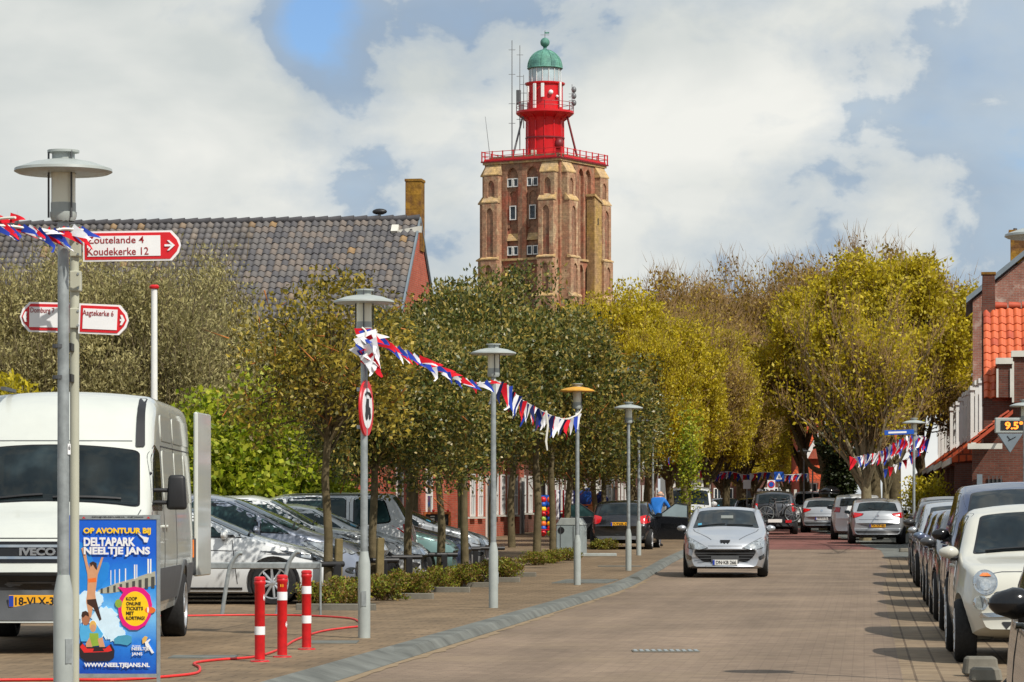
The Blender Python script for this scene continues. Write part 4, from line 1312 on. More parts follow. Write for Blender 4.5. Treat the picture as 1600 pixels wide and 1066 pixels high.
SHAPES = {}
def with_bezels(patches):
    out = []
    for q in patches:
        nm, mode, poly, mk, opt = q
        if nm in ('windscreen', 'rear_window', 'side_window'):
            cx = sum(p[0] for p in poly) / len(poly); cy = sum(p[1] for p in poly) / len(poly)
            g = .022
            def grow(a, b):
                if nm == 'side_window': return (a + math.copysign(g, a - cx), b + math.copysign(g, b - cy))
                return (a + math.copysign(g, a), b + math.copysign(g * 1.2, b - cy))
            out.append((nm + '_seal', mode, [grow(a, b) for a, b in poly], 'blackgloss', dict(r=opt.get('r', .03), off=.0025)))
        if nm in ('headlight', 'headlight_side', 'tail_light', 'fog_light') and mk != 'bezel':
            cx = sum(p[0] for p in poly) / len(poly); cy = sum(p[1] for p in poly) / len(poly)
            o2 = dict(opt); o2['off'] = .0045; o2['res'] = .05; o2.pop('child', None)
            out.append((nm + '_surround', mode, [(cx + (a - cx) * 1.09, cy + (b - cy) * 1.14) for a, b in poly], 'black', o2))
        if nm in ('headlight', 'headlight_side', 'tail_light', 'fog_light'):
            opt = dict(opt); opt['off'] = max(.013, opt.get('off', 0)); opt.setdefault('res', .05)
            q = (nm, mode, poly, mk, opt)
        elif nm == 'lamp_reflector':
            opt = dict(opt); opt['off'] = max(.018, opt.get('off', 0)); q = (nm, mode, poly, mk, opt)
        out.append(q)
    return out
def get_shape(key):
    if key not in SHAPES:
        sp = SPEC[key]
        sp['patches'] = with_bezels(sp['patches'])
        s = CarShape(sp)
        me = s.body('body')
        s.bvh = BVHTree.FromPolygons([v.co.copy() for v in me.vertices], [tuple(p.vertices) for p in me.polygons])
        s.parts = []
        for nm, mode, poly, mk, opt in sp['patches']:
            modes = ('left', 'right') if mode == 'side' else (mode,)
            for md in modes:
                sides = (1, -1) if (opt.get('mir') and md in ('front', 'rear', 'top', 'screen', 'rscreen')) else (1,)
                for sg in sides:
                    if md == 'top':
                        pl = [(a, b * sg) for a, b in poly]
                    else:
                        pl = [(a * sg, b) for a, b in poly] if sg == -1 else poly
                    if opt.get('r'): pl = round_poly(pl, opt['r'])
                    s.parts.append((nm, s.patch(pl, md, opt.get('off', .006), opt.get('res', .08), opt.get('depth', .03)), mk, opt.get('child')))
        s.mesh = s.finish(me, 'body')
        SHAPES[key] = s
    return SHAPES[key]
def omat(o, *ms):
    for i, m in enumerate(ms):
        o.material_slots[i].link = 'OBJECT'
        o.material_slots[i].material = m

def plate(root, s, mode, z, y=0, text='', ym=True, w=.52, h=.112, eu=True, out=.012):
    o, d = s.ray(mode, (y, z))
    hit, n, i, di = s.bvh.ray_cast(o, d)
    if hit is None:
        hit = Vector((s.L / 2 * (1 if mode == 'front' else -1), y, z))
    sg = 1 if mode == 'front' else -1
    x = hit.x + sg * out
    rz = R(90) if sg == 1 else R(-90)
    e = MB().box((0, 0, 0), (w, .012, h)).build('number_plate', M['plate_y' if ym else 'plate_w'], root, bevel=.003, loc=(x, y, z), rot=(0, 0, rz))
    if eu:
        MB().box((-w / 2 + .024, -.0075, 0), (.042, .004, h * .92)).build('country_strip', M['plate_b'], e)
    if text:
        tm = text_mesh(text, w * .82, h * .68, 0.02, .001, 'CENTER')
        t = put('lettering', tm, M['ink'], e, loc=(.022 if eu else 0, -.0085, 0), rot=(R(90), 0, 0))
    return e

def car(key, name, label, pos, yaw, pc, cat='car', wheel='ten', mirror=None, group=None, glass='glass', front_plate=None, rear_plate=None, scale=None, blackparts=()):
    """yaw: heading of the nose in the ground plane, 0 = +X"""
    s = get_shape(key); sp = s.sp
    root = thing(name, label, cat, pos, yaw, group)
    if scale: root.scale = scale
    pm = P(pc)
    b = put('body', s.mesh, None, root)
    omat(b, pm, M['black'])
    MK = dict(glass=M[glass], paint=pm)
    made = {}
    for nm, me, mk, child in s.parts:
        if len(me.materials) == 0:
            me.materials.append(M['glass'])
        par = root
        if child and made.get(child): par = made[child]
        o = put(nm, me, None, par)
        mm = MK.get(mk) or M[mk]
        if nm in blackparts: mm = M['black']
        omat(o, mm)
        made[nm] = o
    tm, rm = wheel_meshes(wheel)
    Rw = sp['R']; tr = s.W / 2 - .105 * (Rw / .32) + sp.get('track', 0)
    for u in sp['axles']:
        for sg in (1, -1):
            w = put('wheel', tm, None, root, loc=(s.L / 2 - u, sg * tr, Rw), rot=(0, random.random() * 6, 0) if sg == 1 else (0, random.random() * 6, math.pi))
            w.scale = (Rw,) * 3
            if not len(tm.materials): tm.materials.append(M['tyre'])
            if not len(rm.materials):
                rm.materials.append(M['rim']); rm.materials.append(M['black'])
            put('rim', rm, None, w)
    # door mirrors
    mu, mz = sp['mir']
    for sg in (1, -1):
        o, d = s.ray('left' if sg == 1 else 'right', (mu, mz - .02))
        hit, *_ = s.bvh.ray_cast(o, d)
        y = abs(hit.y) if hit else s.W / 2
        ms = sp.get('mirs', 1.0) * .82
        def shp(a, c, e):
            q = 1.0 if a < 0 else 1.0 - .25 * abs(c)
            return (max(-.45, a * q), c, e * (1 - .12 * (c * sg > 0)))
        if sp.get('mirtall', 1) > 1.8:
            mb = MB().box((0, 0, 0), (.11, .20, .34), top=(.9, .8))
            mo = mb.build('door_mirror', mirror or pm, root, 50, bevel=.035, segs=3, loc=(s.L / 2 - mu, sg * (y + .22), mz + .03))
            for zz in (-.10, .02):
                MB().tube([(0, -sg * .24, zz), (0, -sg * .05, zz)], [.022, .02], 8).build('mirror_arm', M['black'], mo, 40)
            MB().box((-.056, 0, 0), (.006, .15, .27)).build('mirror_glass', M['glass'], mo)
            continue
        mb = MB().ball((0, 0, 0), (.085 * ms, .125 * ms, .082 * ms * sp.get('mirtall', 1)), 16, 10, fn=shp)
        mo = mb.build('door_mirror', mirror or pm, root, 50, loc=(s.L / 2 - mu, sg * (y + .115 * ms), mz + .03))
        MB().tube([(0, -sg * .17 * ms, -.05), (0, -sg * .02, -.055)], [.03, .025], 8).build('mirror_arm', M['black'], mo, 40)
        MB().prism(round_poly([(-.10 * ms, -.06 * ms * sp.get('mirtall', 1)), (.10 * ms, -.06 * ms * sp.get('mirtall', 1)), (.10 * ms, .06 * ms * sp.get('mirtall', 1)), (-.10 * ms, .06 * ms * sp.get('mirtall', 1))], .03), lambda a, c, w: (w, a, c), -.0405 * ms, -.036 * ms).build('mirror_glass', M['glass'], mo)
    if front_plate: plate(root, s, 'front', sp['fp'], **front_plate)
    if rear_plate: plate(root, s, 'rear', sp['rp'], **rear_plate)
    return root

def seam(u0, z0, u1, z1, w=.011):
    a, b = Vector((u0, z0)), Vector((u1, z1)); d = (b - a).normalized(); n = Vector((-d.y, d.x)) * w / 2
    return [tuple(a + n), tuple(b + n), tuple(b - n), tuple(a - n)]
def handle(u, z):
    return ('door_handle', 'side', [(u, z), (u + .17, z + .004), (u + .17, z + .03), (u, z + .026)], 'paint', dict(off=.028, r=.012))
def seamp(*a):
    return ('door_seam', 'side', seam(*a), 'black', dict(off=.0035, res=.12, depth=.01))

SPEC = {}
# --- silver hatchback driving towards us
SPEC['hatch'] = dict(L=4.28, W=1.84, R=.325, axles=(.86, 3.47), tumble=.34, bow=(.22, .12),
    top=[(-.2, .50), (0, .56), (.04, .68), (.14, .78), (.45, .88), (1.02, 1.02), (1.16, 1.07), (1.95, 1.43), (2.35, 1.495), (3.1, 1.49), (3.72, 1.40), (4.08, 1.04), (4.2, .96), (4.26, .72), (4.5, .6)],
    plan=[(0, .74), (.1, .84), (.35, .93), (.8, .985), (1.5, 1), (3.2, 1), (3.9, .95), (4.2, .86), (4.28, .78)],
    belt=[(0, .62), (.3, .74), (1.0, .92), (2.5, .97), (3.6, 1.02), (4.28, .98)],
    bot=[(0, .23), (.25, .18), (1, .17), (3.6, .2), (4.0, .26), (4.28, .34)], track=-.03,
    screen=((1.17, 1.07), (1.98, 1.44)), rscreen=((4.09, 1.05), (3.70, 1.40)), mir=(1.48, 1.0), fp=.315, rp=.62,
    patches=[
        ('windscreen', 'screen', [(-.69, .02), (.69, .02), (.56, .97), (-.56, .97)], 'glass', dict(r=.07)),
        ('rear_window', 'rscreen', [(-.60, .06), (.60, .06), (.54, .92), (-.54, .92)], 'glass', dict(r=.08)),
        ('side_window', 'side', [(1.42, 1.02), (2.42, 1.03), (2.42, 1.40), (2.05, 1.385)], 'glass', dict(r=.04)),
        ('side_window', 'side', [(2.50, 1.03), (3.42, 1.07), (3.30, 1.33), (2.50, 1.40)], 'glass', dict(r=.05)),
        ('headlight', 'front', [(.37, .625), (.54, .585), (.76, .61), (.88, .72), (.885, .88), (.74, .82), (.54, .72)], 'headlamp', dict(mir=1, r=.03, off=.008)),
        ('lamp_reflector', 'front', ell(.58, .65, .060, .050), 'bulb', dict(mir=1, off=.012, child='headlight')),
        ('grille', 'front', [(-.66, .575), (.66, .575), (.62, .46), (.46, .32), (-.46, .32), (-.62, .46)], 'black', dict(r=.07, off=.010)),
        ('bumper_intake', 'front', [(-.42, .245), (.42, .245), (.38, .205), (-.38, .205)], 'black', dict(r=.02)),
        ('fog_light', 'front', [(.70, .43), (.82, .49), (.82, .40), (.73, .36)], 'headlamp_dark', dict(mir=1, r=.03)),
        ('tail_light', 'rear', [(.50, .98), (.82, 1.02), (.88, .88), (.80, .83), (.62, .87)], 'redlens', dict(mir=1, r=.03, off=.01)),
        seamp(1.35, .35, 1.40, .98), seamp(2.46, .30, 2.46, 1.04), seamp(3.3, .55, 3.42, 1.05), handle(2.2, .90), handle(3.1, .93),
        ('bonnet_seam', 'top', [(.20, .30), (.9, .66), (1.1, .70), (1.1, .685), (.9, .645), (.22, .29)], 'trim', dict(mir=1, off=.003, depth=.01)),
    ])
# --- white Focus-like hatchback, blue-grey MPV, white crossover
SPEC['focus'] = dict(L=4.36, W=1.82, R=.335, axles=(.90, 3.55), tumble=.36, bow=(.24, .12),
    top=[(-.2, .46), (0, .52), (.05, .66), (.16, .75), (.5, .85), (1.05, .99), (1.2, 1.03), (2.15, 1.43), (2.5, 1.485), (3.2, 1.46), (3.85, 1.30), (4.15, 1.04), (4.28, .95), (4.34, .7), (4.5, .6)],
    plan=[(0, .72), (.1, .82), (.35, .92), (.8, .985), (1.5, 1), (3.2, 1), (3.9, .95), (4.25, .86), (4.36, .78)],
    belt=[(0, .60), (.3, .72), (1.0, .88), (2.5, .96), (3.6, 1.05), (4.36, 1.0)],
    screen=((1.21, 1.03), (2.17, 1.44)), rscreen=((4.16, 1.05), (3.86, 1.30)), mir=(1.62, 1.0), fp=.42, rp=.62,
    patches=[
        ('windscreen', 'screen', [(-.69, .02), (.69, .02), (.55, .97), (-.55, .97)], 'glass', dict(r=.07)),
        ('rear_window', 'rscreen', [(-.58, .06), (.58, .06), (.52, .92), (-.52, .92)], 'glass', dict(r=.08)),
        ('quarter_trim', 'side', [(1.28, .985), (1.62, 1.0), (1.62, 1.15)], 'black', dict(off=.0065)),
        ('side_window', 'side', [(1.65, 1.01), (2.55, 1.02), (2.55, 1.39), (2.25, 1.385), (1.65, 1.15)], 'glass', dict(r=.03)),
        ('side_window', 'side', [(2.62, 1.02), (3.62, 1.09), (3.35, 1.30), (2.62, 1.385)], 'glass', dict(r=.05)),
        ('headlight', 'front', [(.44, .66), (.66, .655), (.86, .74), (.88, .80), (.70, .78)], 'headlamp_dark', dict(mir=1, r=.02, off=.008)),
        ('headlight_side', 'side', [(.22, .68), (.30, .66), (.52, .71), (.78, .80), (.55, .775)], 'headlamp_dark', dict(r=.01, off=.008)),
        ('lamp_reflector', 'side', [(.36, .69), (.50, .71), (.50, .745), (.36, .735)], 'bulb', dict(off=.014, r=.012, child='headlight_side')),
        ('grille', 'front', [(-.55, .56), (.55, .56), (.62, .42), (.50, .34), (-.50, .34), (-.62, .42)], 'black', dict(r=.05, off=.010)),
        ('grille', 'front', [(-.40, .67), (.40, .67), (.36, .61), (-.36, .61)], 'blackgloss', dict(r=.02, off=.010)),
        ('tail_light', 'rear', [(.55, .98), (.84, 1.02), (.88, .86), (.62, .85)], 'redlens', dict(mir=1, r=.03, off=.01)),
        seamp(1.42, .32, 1.50, .96), seamp(2.58, .28, 2.58, 1.02), seamp(3.4, .55, 3.55, 1.05), seamp(1.5, .80, 3.5, .86), handle(2.3, .87), handle(3.2, .90),
    ])
SPEC['mpv'] = dict(L=4.45, W=1.84, R=.33, axles=(.90, 3.65), tumble=.28, bow=(.24, .12),
    top=[(-.2, .5), (0, .58), (.05, .72), (.18, .84), (.5, .98), (.85, 1.08), (1.0, 1.13), (1.95, 1.57), (2.4, 1.655), (3.3, 1.66), (4.0, 1.58), (4.3, 1.2), (4.38, 1.05), (4.43, .7), (4.6, .6)],
    plan=[(0, .72), (.1, .82), (.35, .92), (.8, .985), (1.5, 1), (3.4, 1), (4.0, .95), (4.35, .88), (4.45, .80)],
    belt=[(0, .66), (.3, .80), (1.0, .97), (2.5, 1.0), (3.8, 1.06), (4.45, 1.02)],
    screen=((1.0, 1.13), (1.97, 1.58)), rscreen=((4.30, 1.15), (4.04, 1.55)), mir=(1.62, 1.06), fp=.45, rp=.75,
    patches=[
        ('windscreen', 'screen', [(-.70, .02), (.70, .02), (.58, .98), (-.58, .98)], 'glass', dict(r=.07)),
        ('rear_window', 'rscreen', [(-.62, .06), (.62, .06), (.57, .92), (-.57, .92)], 'glass', dict(r=.08)),
        ('side_window', 'side', [(1.12, 1.05), (1.55, 1.07), (1.55, 1.28)], 'glass', dict(r=.03)),
        ('side_window', 'side', [(1.62, 1.07), (2.62, 1.08), (2.62, 1.54), (2.1, 1.53), (1.62, 1.32)], 'glass', dict(r=.04)),
        ('side_window', 'side', [(2.70, 1.08), (3.62, 1.11), (3.62, 1.50), (2.70, 1.54)], 'glass', dict(r=.04)),
        ('side_window', 'side', [(3.68, 1.11), (4.02, 1.15), (3.92, 1.44), (3.68, 1.49)], 'glass', dict(r=.04)),
        ('headlight', 'front', [(.46, .74), (.66, .72), (.86, .80), (.87, .92), (.72, .88)], 'headlamp', dict(mir=1, r=.03, off=.008)),
        ('headlight_side', 'side', [(.26, .76), (.36, .72), (.62, .78), (.86, .92), (.56, .89)], 'headlamp', dict(r=.02, off=.008)),
        ('grille', 'front', [(-.52, .62), (.52, .62), (.60, .48), (.46, .36), (-.46, .36), (-.60, .48)], 'black', dict(r=.06, off=.010)),
        ('chrome_bar', 'front', [(-.40, .75), (.40, .75), (.38, .70), (-.38, .70)], 'chrome', dict(r=.015, off=.012)),
        ('fog_light', 'front', ell(.70, .47, .05, .045), 'headlamp_dark', dict(mir=1)),
        ('tail_light', 'rear', [(.64, 1.16), (.82, 1.20), (.88, .90), (.70, .86)], 'redlens', dict(mir=1, r=.03, off=.01)),
        seamp(1.5, .33, 1.56, 1.05), seamp(2.66, .28, 2.66, 1.08), seamp(3.5, .55, 3.65, 1.1), handle(2.4, .95), handle(3.3, .98),
    ])
SPEC['crossover'] = dict(L=4.35, W=1.86, R=.36, axles=(.88, 3.55), tumble=.30, bow=(.20, .12),
    top=[(-.2, .55), (0, .66), (.05, .84), (.16, .94), (.5, 1.03), (1.05, 1.10), (1.2, 1.14), (1.95, 1.56), (2.3, 1.64), (3.2, 1.62), (3.9, 1.52), (4.2, 1.2), (4.3, 1.05), (4.33, .7), (4.5, .6)],
    plan=[(0, .76), (.1, .85), (.35, .94), (.8, .99), (1.5, 1), (3.2, 1), (3.9, .96), (4.2, .90), (4.35, .82)],
    belt=[(0, .74), (.3, .88), (1.0, 1.02), (2.5, 1.06), (3.6, 1.14), (4.35, 1.1)], blackz=.36,
    screen=((1.21, 1.14), (1.97, 1.57)), rscreen=((4.2, 1.2), (3.92, 1.5)), mir=(1.55, 1.13), fp=.55, rp=.75, mirs=1.2,
    patches=[
        ('windscreen', 'screen', [(-.71, .02), (.71, .02), (.58, .98), (-.58, .98)], 'glass', dict(r=.06)),
        ('rear_window', 'rscreen', [(-.60, .06), (.60, .06), (.55, .92), (-.55, .92)], 'glass', dict(r=.08)),
        ('side_window', 'side', [(1.28, 1.10), (3.80, 1.20), (3.62, 1.48), (2.9, 1.55), (2.1, 1.54)], 'glass', dict(r=.05)),
        ('pillar', 'side', [(2.55, 1.12), (2.66, 1.12), (2.66, 1.56), (2.55, 1.56)], 'black', dict(off=.009)),
        ('headlight', 'front', [(.42, .86), (.66, .85), (.86, .88), (.87, .98), (.70, .97)], 'headlamp', dict(mir=1, r=.02, off=.008)),
        ('headlight_side', 'side', [(.2, .88), (.36, .86), (.66, .94), (.50, .99), (.26, .97)], 'headlamp', dict(r=.02, off=.008)),
        ('grille', 'front', [(-.42, .94), (.42, .94), (.40, .84), (-.40, .84)], 'black', dict(r=.02, off=.010)),
        ('bumper_intake', 'front', [(-.62, .60), (.62, .60), (.52, .44), (-.52, .44)], 'black', dict(r=.04, off=.010)),
        ('tail_light', 'rear', [(.58, 1.14), (.84, 1.16), (.88, 1.0), (.62, .98)], 'redlens', dict(mir=1, r=.02, off=.01)),
        seamp(1.42, .42, 1.46, 1.08), seamp(2.6, .38, 2.6, 1.12), handle(2.35, 1.0), handle(3.2, 1.04),
    ])
# --- minivan seen from its rear corner
SPEC['minivan'] = dict(L=4.80, W=1.90, R=.33, axles=(.95, 3.75), tumble=.22, bow=(.2, .06), sig=.05,
    top=[(-.2, .5), (0, .60), (.05, .74), (.2, .86), (.7, 1.0), (1.0, 1.07), (1.9, 1.60), (2.3, 1.70), (3.6, 1.73), (4.35, 1.70), (4.60, 1.25), (4.70, 1.10), (4.76, .6), (4.95, .5)],
    plan=[(0, .74), (.1, .84), (.4, .94), (1, 1), (3.8, 1), (4.4, .97), (4.7, .93), (4.8, .86)],
    belt=[(0, .68), (.4, .84), (1.1, 1.0), (4.2, 1.06), (4.8, 1.04)],
    screen=((1.01, 1.08), (1.92, 1.60)), rscreen=((4.60, 1.24), (4.36, 1.66)), mir=(1.6, 1.08), fp=.5, rp=.72,
    patches=[
        ('windscreen', 'screen', [(-.72, .02), (.72, .02), (.62, .98), (-.62, .98)], 'glass', dict(r=.06)),
        ('rear_window', 'rscreen', [(-.70, .0), (.70, .0), (.66, .95), (-.66, .95)], 'glass', dict(r=.06)),
        ('side_window', 'side', [(1.5, 1.10), (2.3, 1.10), (2.3, 1.60), (2.0, 1.58)], 'glass_green', dict(r=.04)),
        ('side_window', 'side', [(2.38, 1.10), (3.45, 1.12), (3.45, 1.62), (2.38, 1.62)], 'glass_green', dict(r=.06)),
        ('side_window', 'side', [(3.62, 1.12), (4.30, 1.18), (4.16, 1.58), (3.62, 1.62)], 'glass_green', dict(r=.10)),
        ('tail_light', 'rear', [(.74, 1.16), (.90, 1.16), (.92, .72), (.76, .74)], 'redlens', dict(mir=1, r=.02, off=.01)),
        ('tail_light_side', 'side', [(4.52, 1.14), (4.72, 1.12), (4.74, .74), (4.58, .76)], 'redlens', dict(r=.02, off=.01)),
        ('headlight', 'front', [(.5, .76), (.84, .80), (.86, .92), (.6, .88)], 'headlamp', dict(mir=1, r=.03)),
        ('roof_rail', 'side', [(2.3, 1.665), (4.2, 1.675), (4.2, 1.70), (2.3, 1.69)], 'black', dict(off=.03)),
        seamp(2.34, .3, 2.34, 1.1), seamp(3.53, .5, 3.53, 1.66), handle(2.15, .95), handle(2.5, .96),
    ])
# --- small white retro hatchback (nearest of the right-hand row)
SPEC['retro'] = dict(L=3.55, W=1.64, R=.30, axles=(.68, 2.98), tumble=.26, bow=(.20, .16), rr=.16,
    top=[(-.2, .5), (0, .58), (.04, .74), (.14, .86), (.35, .93), (.80, 1.00), (.92, 1.04), (1.52, 1.42), (1.85, 1.50), (2.4, 1.49), (2.95, 1.38), (3.3, 1.02), (3.45, .9), (3.53, .7), (3.7, .6)],
    plan=[(0, .70), (.1, .82), (.3, .92), (.65, .985), (1.2, 1), (2.6, 1), (3.1, .95), (3.4, .86), (3.55, .76)],
    belt=[(0, .66), (.3, .82), (.9, .93), (2.0, .96), (3.0, 1.0), (3.55, .92)],
    bot=[(0, .34), (.25, .25), (.8, .2), (2.9, .22), (3.3, .28), (3.55, .36)],
    screen=((.93, 1.04), (1.54, 1.43)), rscreen=((3.28, 1.05), (2.97, 1.37)), mir=(1.16, 1.0), fp=.42, rp=.7, mirs=.95,
    patches=[
        ('windscreen', 'screen', [(-.62, .03), (.62, .03), (.52, .97), (-.52, .97)], 'glass', dict(r=.08)),
        ('rear_window', 'rscreen', [(-.5, .06), (.5, .06), (.46, .92), (-.46, .92)], 'glass', dict(r=.08)),
        ('side_window', 'side', [(1.15, 1.0), (2.15, 1.01), (2.15, 1.40), (1.68, 1.38)], 'glass', dict(r=.05)),
        ('side_window', 'side', [(2.23, 1.01), (2.86, 1.06), (2.72, 1.32), (2.23, 1.40)], 'glass', dict(r=.06)),
        ('headlight_bezel', 'front', ell(.555, .765, .112, .115, 26), 'chrome', dict(mir=1, off=.012, res=.05)),
        ('headlight', 'front', ell(.555, .765, .098, .101, 24), 'headlamp', dict(mir=1, off=.017, res=.05)),
        ('lamp_reflector', 'front', ell(.555, .745, .05, .055, 16), 'bulb', dict(mir=1, off=.022, res=.04, child='headlight')),
        ('indicator', 'front', [(.50, .822), (.61, .822), (.58, .852), (.53, .852)], 'amber', dict(mir=1, off=.022, res=.04, r=.01, child='headlight')),
        ('fog_light_bezel', 'front', ell(.60, .575, .068, .066, 20), 'chrome', dict(mir=1, off=.010, res=.05)),
        ('fog_light', 'front', ell(.60, .575, .056, .054, 20), 'headlamp', dict(mir=1, off=.015, res=.05)),
        ('chrome_bar', 'front', [(.16, .50), (.60, .48), (.62, .455), (.60, .44), (.16, .455)], 'chrome', dict(mir=1, off=.022, r=.015)),
        ('bumper_intake', 'front', [(-.42, .40), (.42, .40), (.36, .32), (-.36, .32)], 'black', dict(r=.03)),
        ('bonnet_seam', 'front', [(-.66, .815), (-.40, .865), (0, .87), (.40, .865), (.66, .815), (.66, .807), (.40, .857), (0, .862), (-.40, .857), (-.66, .807)], 'trim', dict(off=.003, depth=.01)),
        ('front_badge', 'front', ell(0, .72, .055, .055, 18), 'chrome', dict(off=.01, res=.04)),
        ('tail_light', 'rear', [(.56, .96), (.68, .96), (.70, .74), (.58, .74)], 'redlens', dict(mir=1, r=.02)),
        ('wiper', 'screen', [(-.52, .04), (.10, .06), (.52, .03), (.52, .06), (.10, .09), (-.52, .07)], 'black', dict(off=.02, depth=0)),
        seamp(1.05, .35, 1.10, .98), seamp(2.19, .3, 2.19, 1.0), handle(1.95, .88),
    ])
# --- silver hatchback seen from behind
SPEC['astra'] = dict(L=4.40, W=1.84, R=.34, axles=(.92, 3.60), tumble=.34, bow=(.2, .16),
    top=[(-.2, .5), (0, .56), (.05, .70), (.2, .82), (1.05, 1.02), (1.2, 1.06), (2.1, 1.45), (2.5, 1.51), (3.3, 1.48), (3.88, 1.38), (4.16, 1.08), (4.30, 1.0), (4.36, .74), (4.42, .62), (4.6, .6)],
    plan=[(0, .74), (.1, .84), (.4, .94), (1, 1), (3.2, 1), (3.9, .97), (4.25, .90), (4.40, .80)],
    belt=[(0, .62), (.3, .74), (1.0, .92), (2.5, .98), (3.7, 1.06), (4.4, 1.0)],
    screen=((1.21, 1.06), (2.12, 1.45)), rscreen=((4.17, 1.09), (3.88, 1.385)), mir=(1.6, 1.02), fp=.45, rp=.60,
    patches=[
        ('windscreen', 'screen', [(-.69, .02), (.69, .02), (.56, .97), (-.56, .97)], 'glass', dict(r=.07)),
        ('rear_window', 'rscreen', [(-.66, .02), (.66, .02), (.56, .95), (-.56, .95)], 'glass', dict(r=.10)),
        ('side_window', 'side', [(1.5, 1.03), (2.5, 1.04), (2.5, 1.41), (2.2, 1.39)], 'glass', dict(r=.04)),
        ('side_window', 'side', [(2.58, 1.04), (3.62, 1.10), (3.45, 1.34), (2.58, 1.41)], 'glass', dict(r=.06)),
        ('tail_light', 'rear', [(.46, .99), (.80, 1.03), (.90, .98), (.88, .88), (.76, .85), (.50, .93)], 'redlens', dict(mir=1, r=.03, off=.012)),
        ('tailgate_seam', 'rear', [(-.60, .80), (.60, .80), (.60, .79), (-.60, .79)], 'black', dict(off=.004, depth=.01)),
        ('rear_badge', 'rear', ell(0, .93, .055, .05, 18), 'chrome', dict(off=.012, res=.04)),
        ('bumper_strip', 'rear', [(-.74, .44), (.74, .44), (.66, .34), (-.66, .34)], 'black', dict(r=.03, off=.008)),
        ('bumper_trim', 'rear', [(-.86, .51), (.86, .51), (.84, .48), (-.84, .48)], 'silvertrim', dict(r=.01, off=.012)),
        ('headlight', 'front', [(.46, .72), (.70, .70), (.88, .80), (.72, .86)], 'headlamp', dict(mir=1, r=.03)),
        ('wiper', 'rscreen', [(-.02, .06), (.02, .06), (.30, .30), (.28, .34)], 'black', dict(off=.02, depth=0)),
        seamp(1.4, .33, 1.44, 1.0), seamp(2.54, .28, 2.54, 1.04), handle(2.3, .92), handle(3.2, .95),
    ])
M['silvertrim'] = plain('light_silver_trim', srgb(196, 200, 204), .3, .5, .05, 5)
# --- black supermini seen from behind
SPEC['supermini'] = dict(L=3.97, W=1.78, R=.315, axles=(.80, 3.34), tumble=.32, bow=(.2, .15),
    top=[(-.2, .5), (0, .56), (.05, .70), (.2, .80), (.95, 1.0), (1.1, 1.05), (1.85, 1.41), (2.2, 1.465), (3.0, 1.45), (3.52, 1.38), (3.78, 1.02), (3.88, .94), (3.94, .7), (4.2, .6)],
    plan=[(0, .74), (.1, .84), (.4, .94), (.9, 1), (3.0, 1), (3.5, .97), (3.85, .90), (3.97, .82)],
    belt=[(0, .62), (.3, .74), (1.0, .92), (2.5, .96), (3.4, 1.02), (3.97, .96)],
    screen=((1.11, 1.05), (1.87, 1.41)), rscreen=((3.78, 1.03), (3.53, 1.37)), mir=(1.42, 1.0), fp=.45, rp=.76,
    patches=[
        ('windscreen', 'screen', [(-.66, .02), (.66, .02), (.54, .97), (-.54, .97)], 'glass', dict(r=.07)),
        ('rear_window', 'rscreen', [(-.64, .02), (.64, .02), (.54, .95), (-.54, .95)], 'glass', dict(r=.09)),
        ('side_window', 'side', [(1.35, 1.02), (2.3, 1.02), (2.3, 1.37), (1.95, 1.36)], 'glass', dict(r=.04)),
        ('side_window', 'side', [(2.38, 1.02), (3.3, 1.07), (3.1, 1.31), (2.38, 1.37)], 'glass', dict(r=.06)),
        ('tail_light', 'rear', [(.52, .97), (.74, 1.03), (.86, .97), (.86, .82), (.70, .76), (.58, .80)], 'redlens', dict(mir=1, r=.05, off=.014)),
        ('bumper_strip', 'rear', [(-.70, .42), (.70, .42), (.62, .32), (-.62, .32)], 'trim', dict(r=.03, off=.008)),
        ('headlight', 'front', [(.44, .72), (.66, .70), (.84, .82), (.70, .86)], 'headlamp', dict(mir=1, r=.03)),
        ('grille', 'front', [(-.46, .66), (.46, .66), (.52, .42), (-.52, .42)], 'black', dict(r=.05, off=.010)),
        seamp(1.28, .33, 1.32, 1.0), seamp(2.34, .28, 2.34, 1.02), handle(2.1, .90), handle(2.95, .93),
    ])
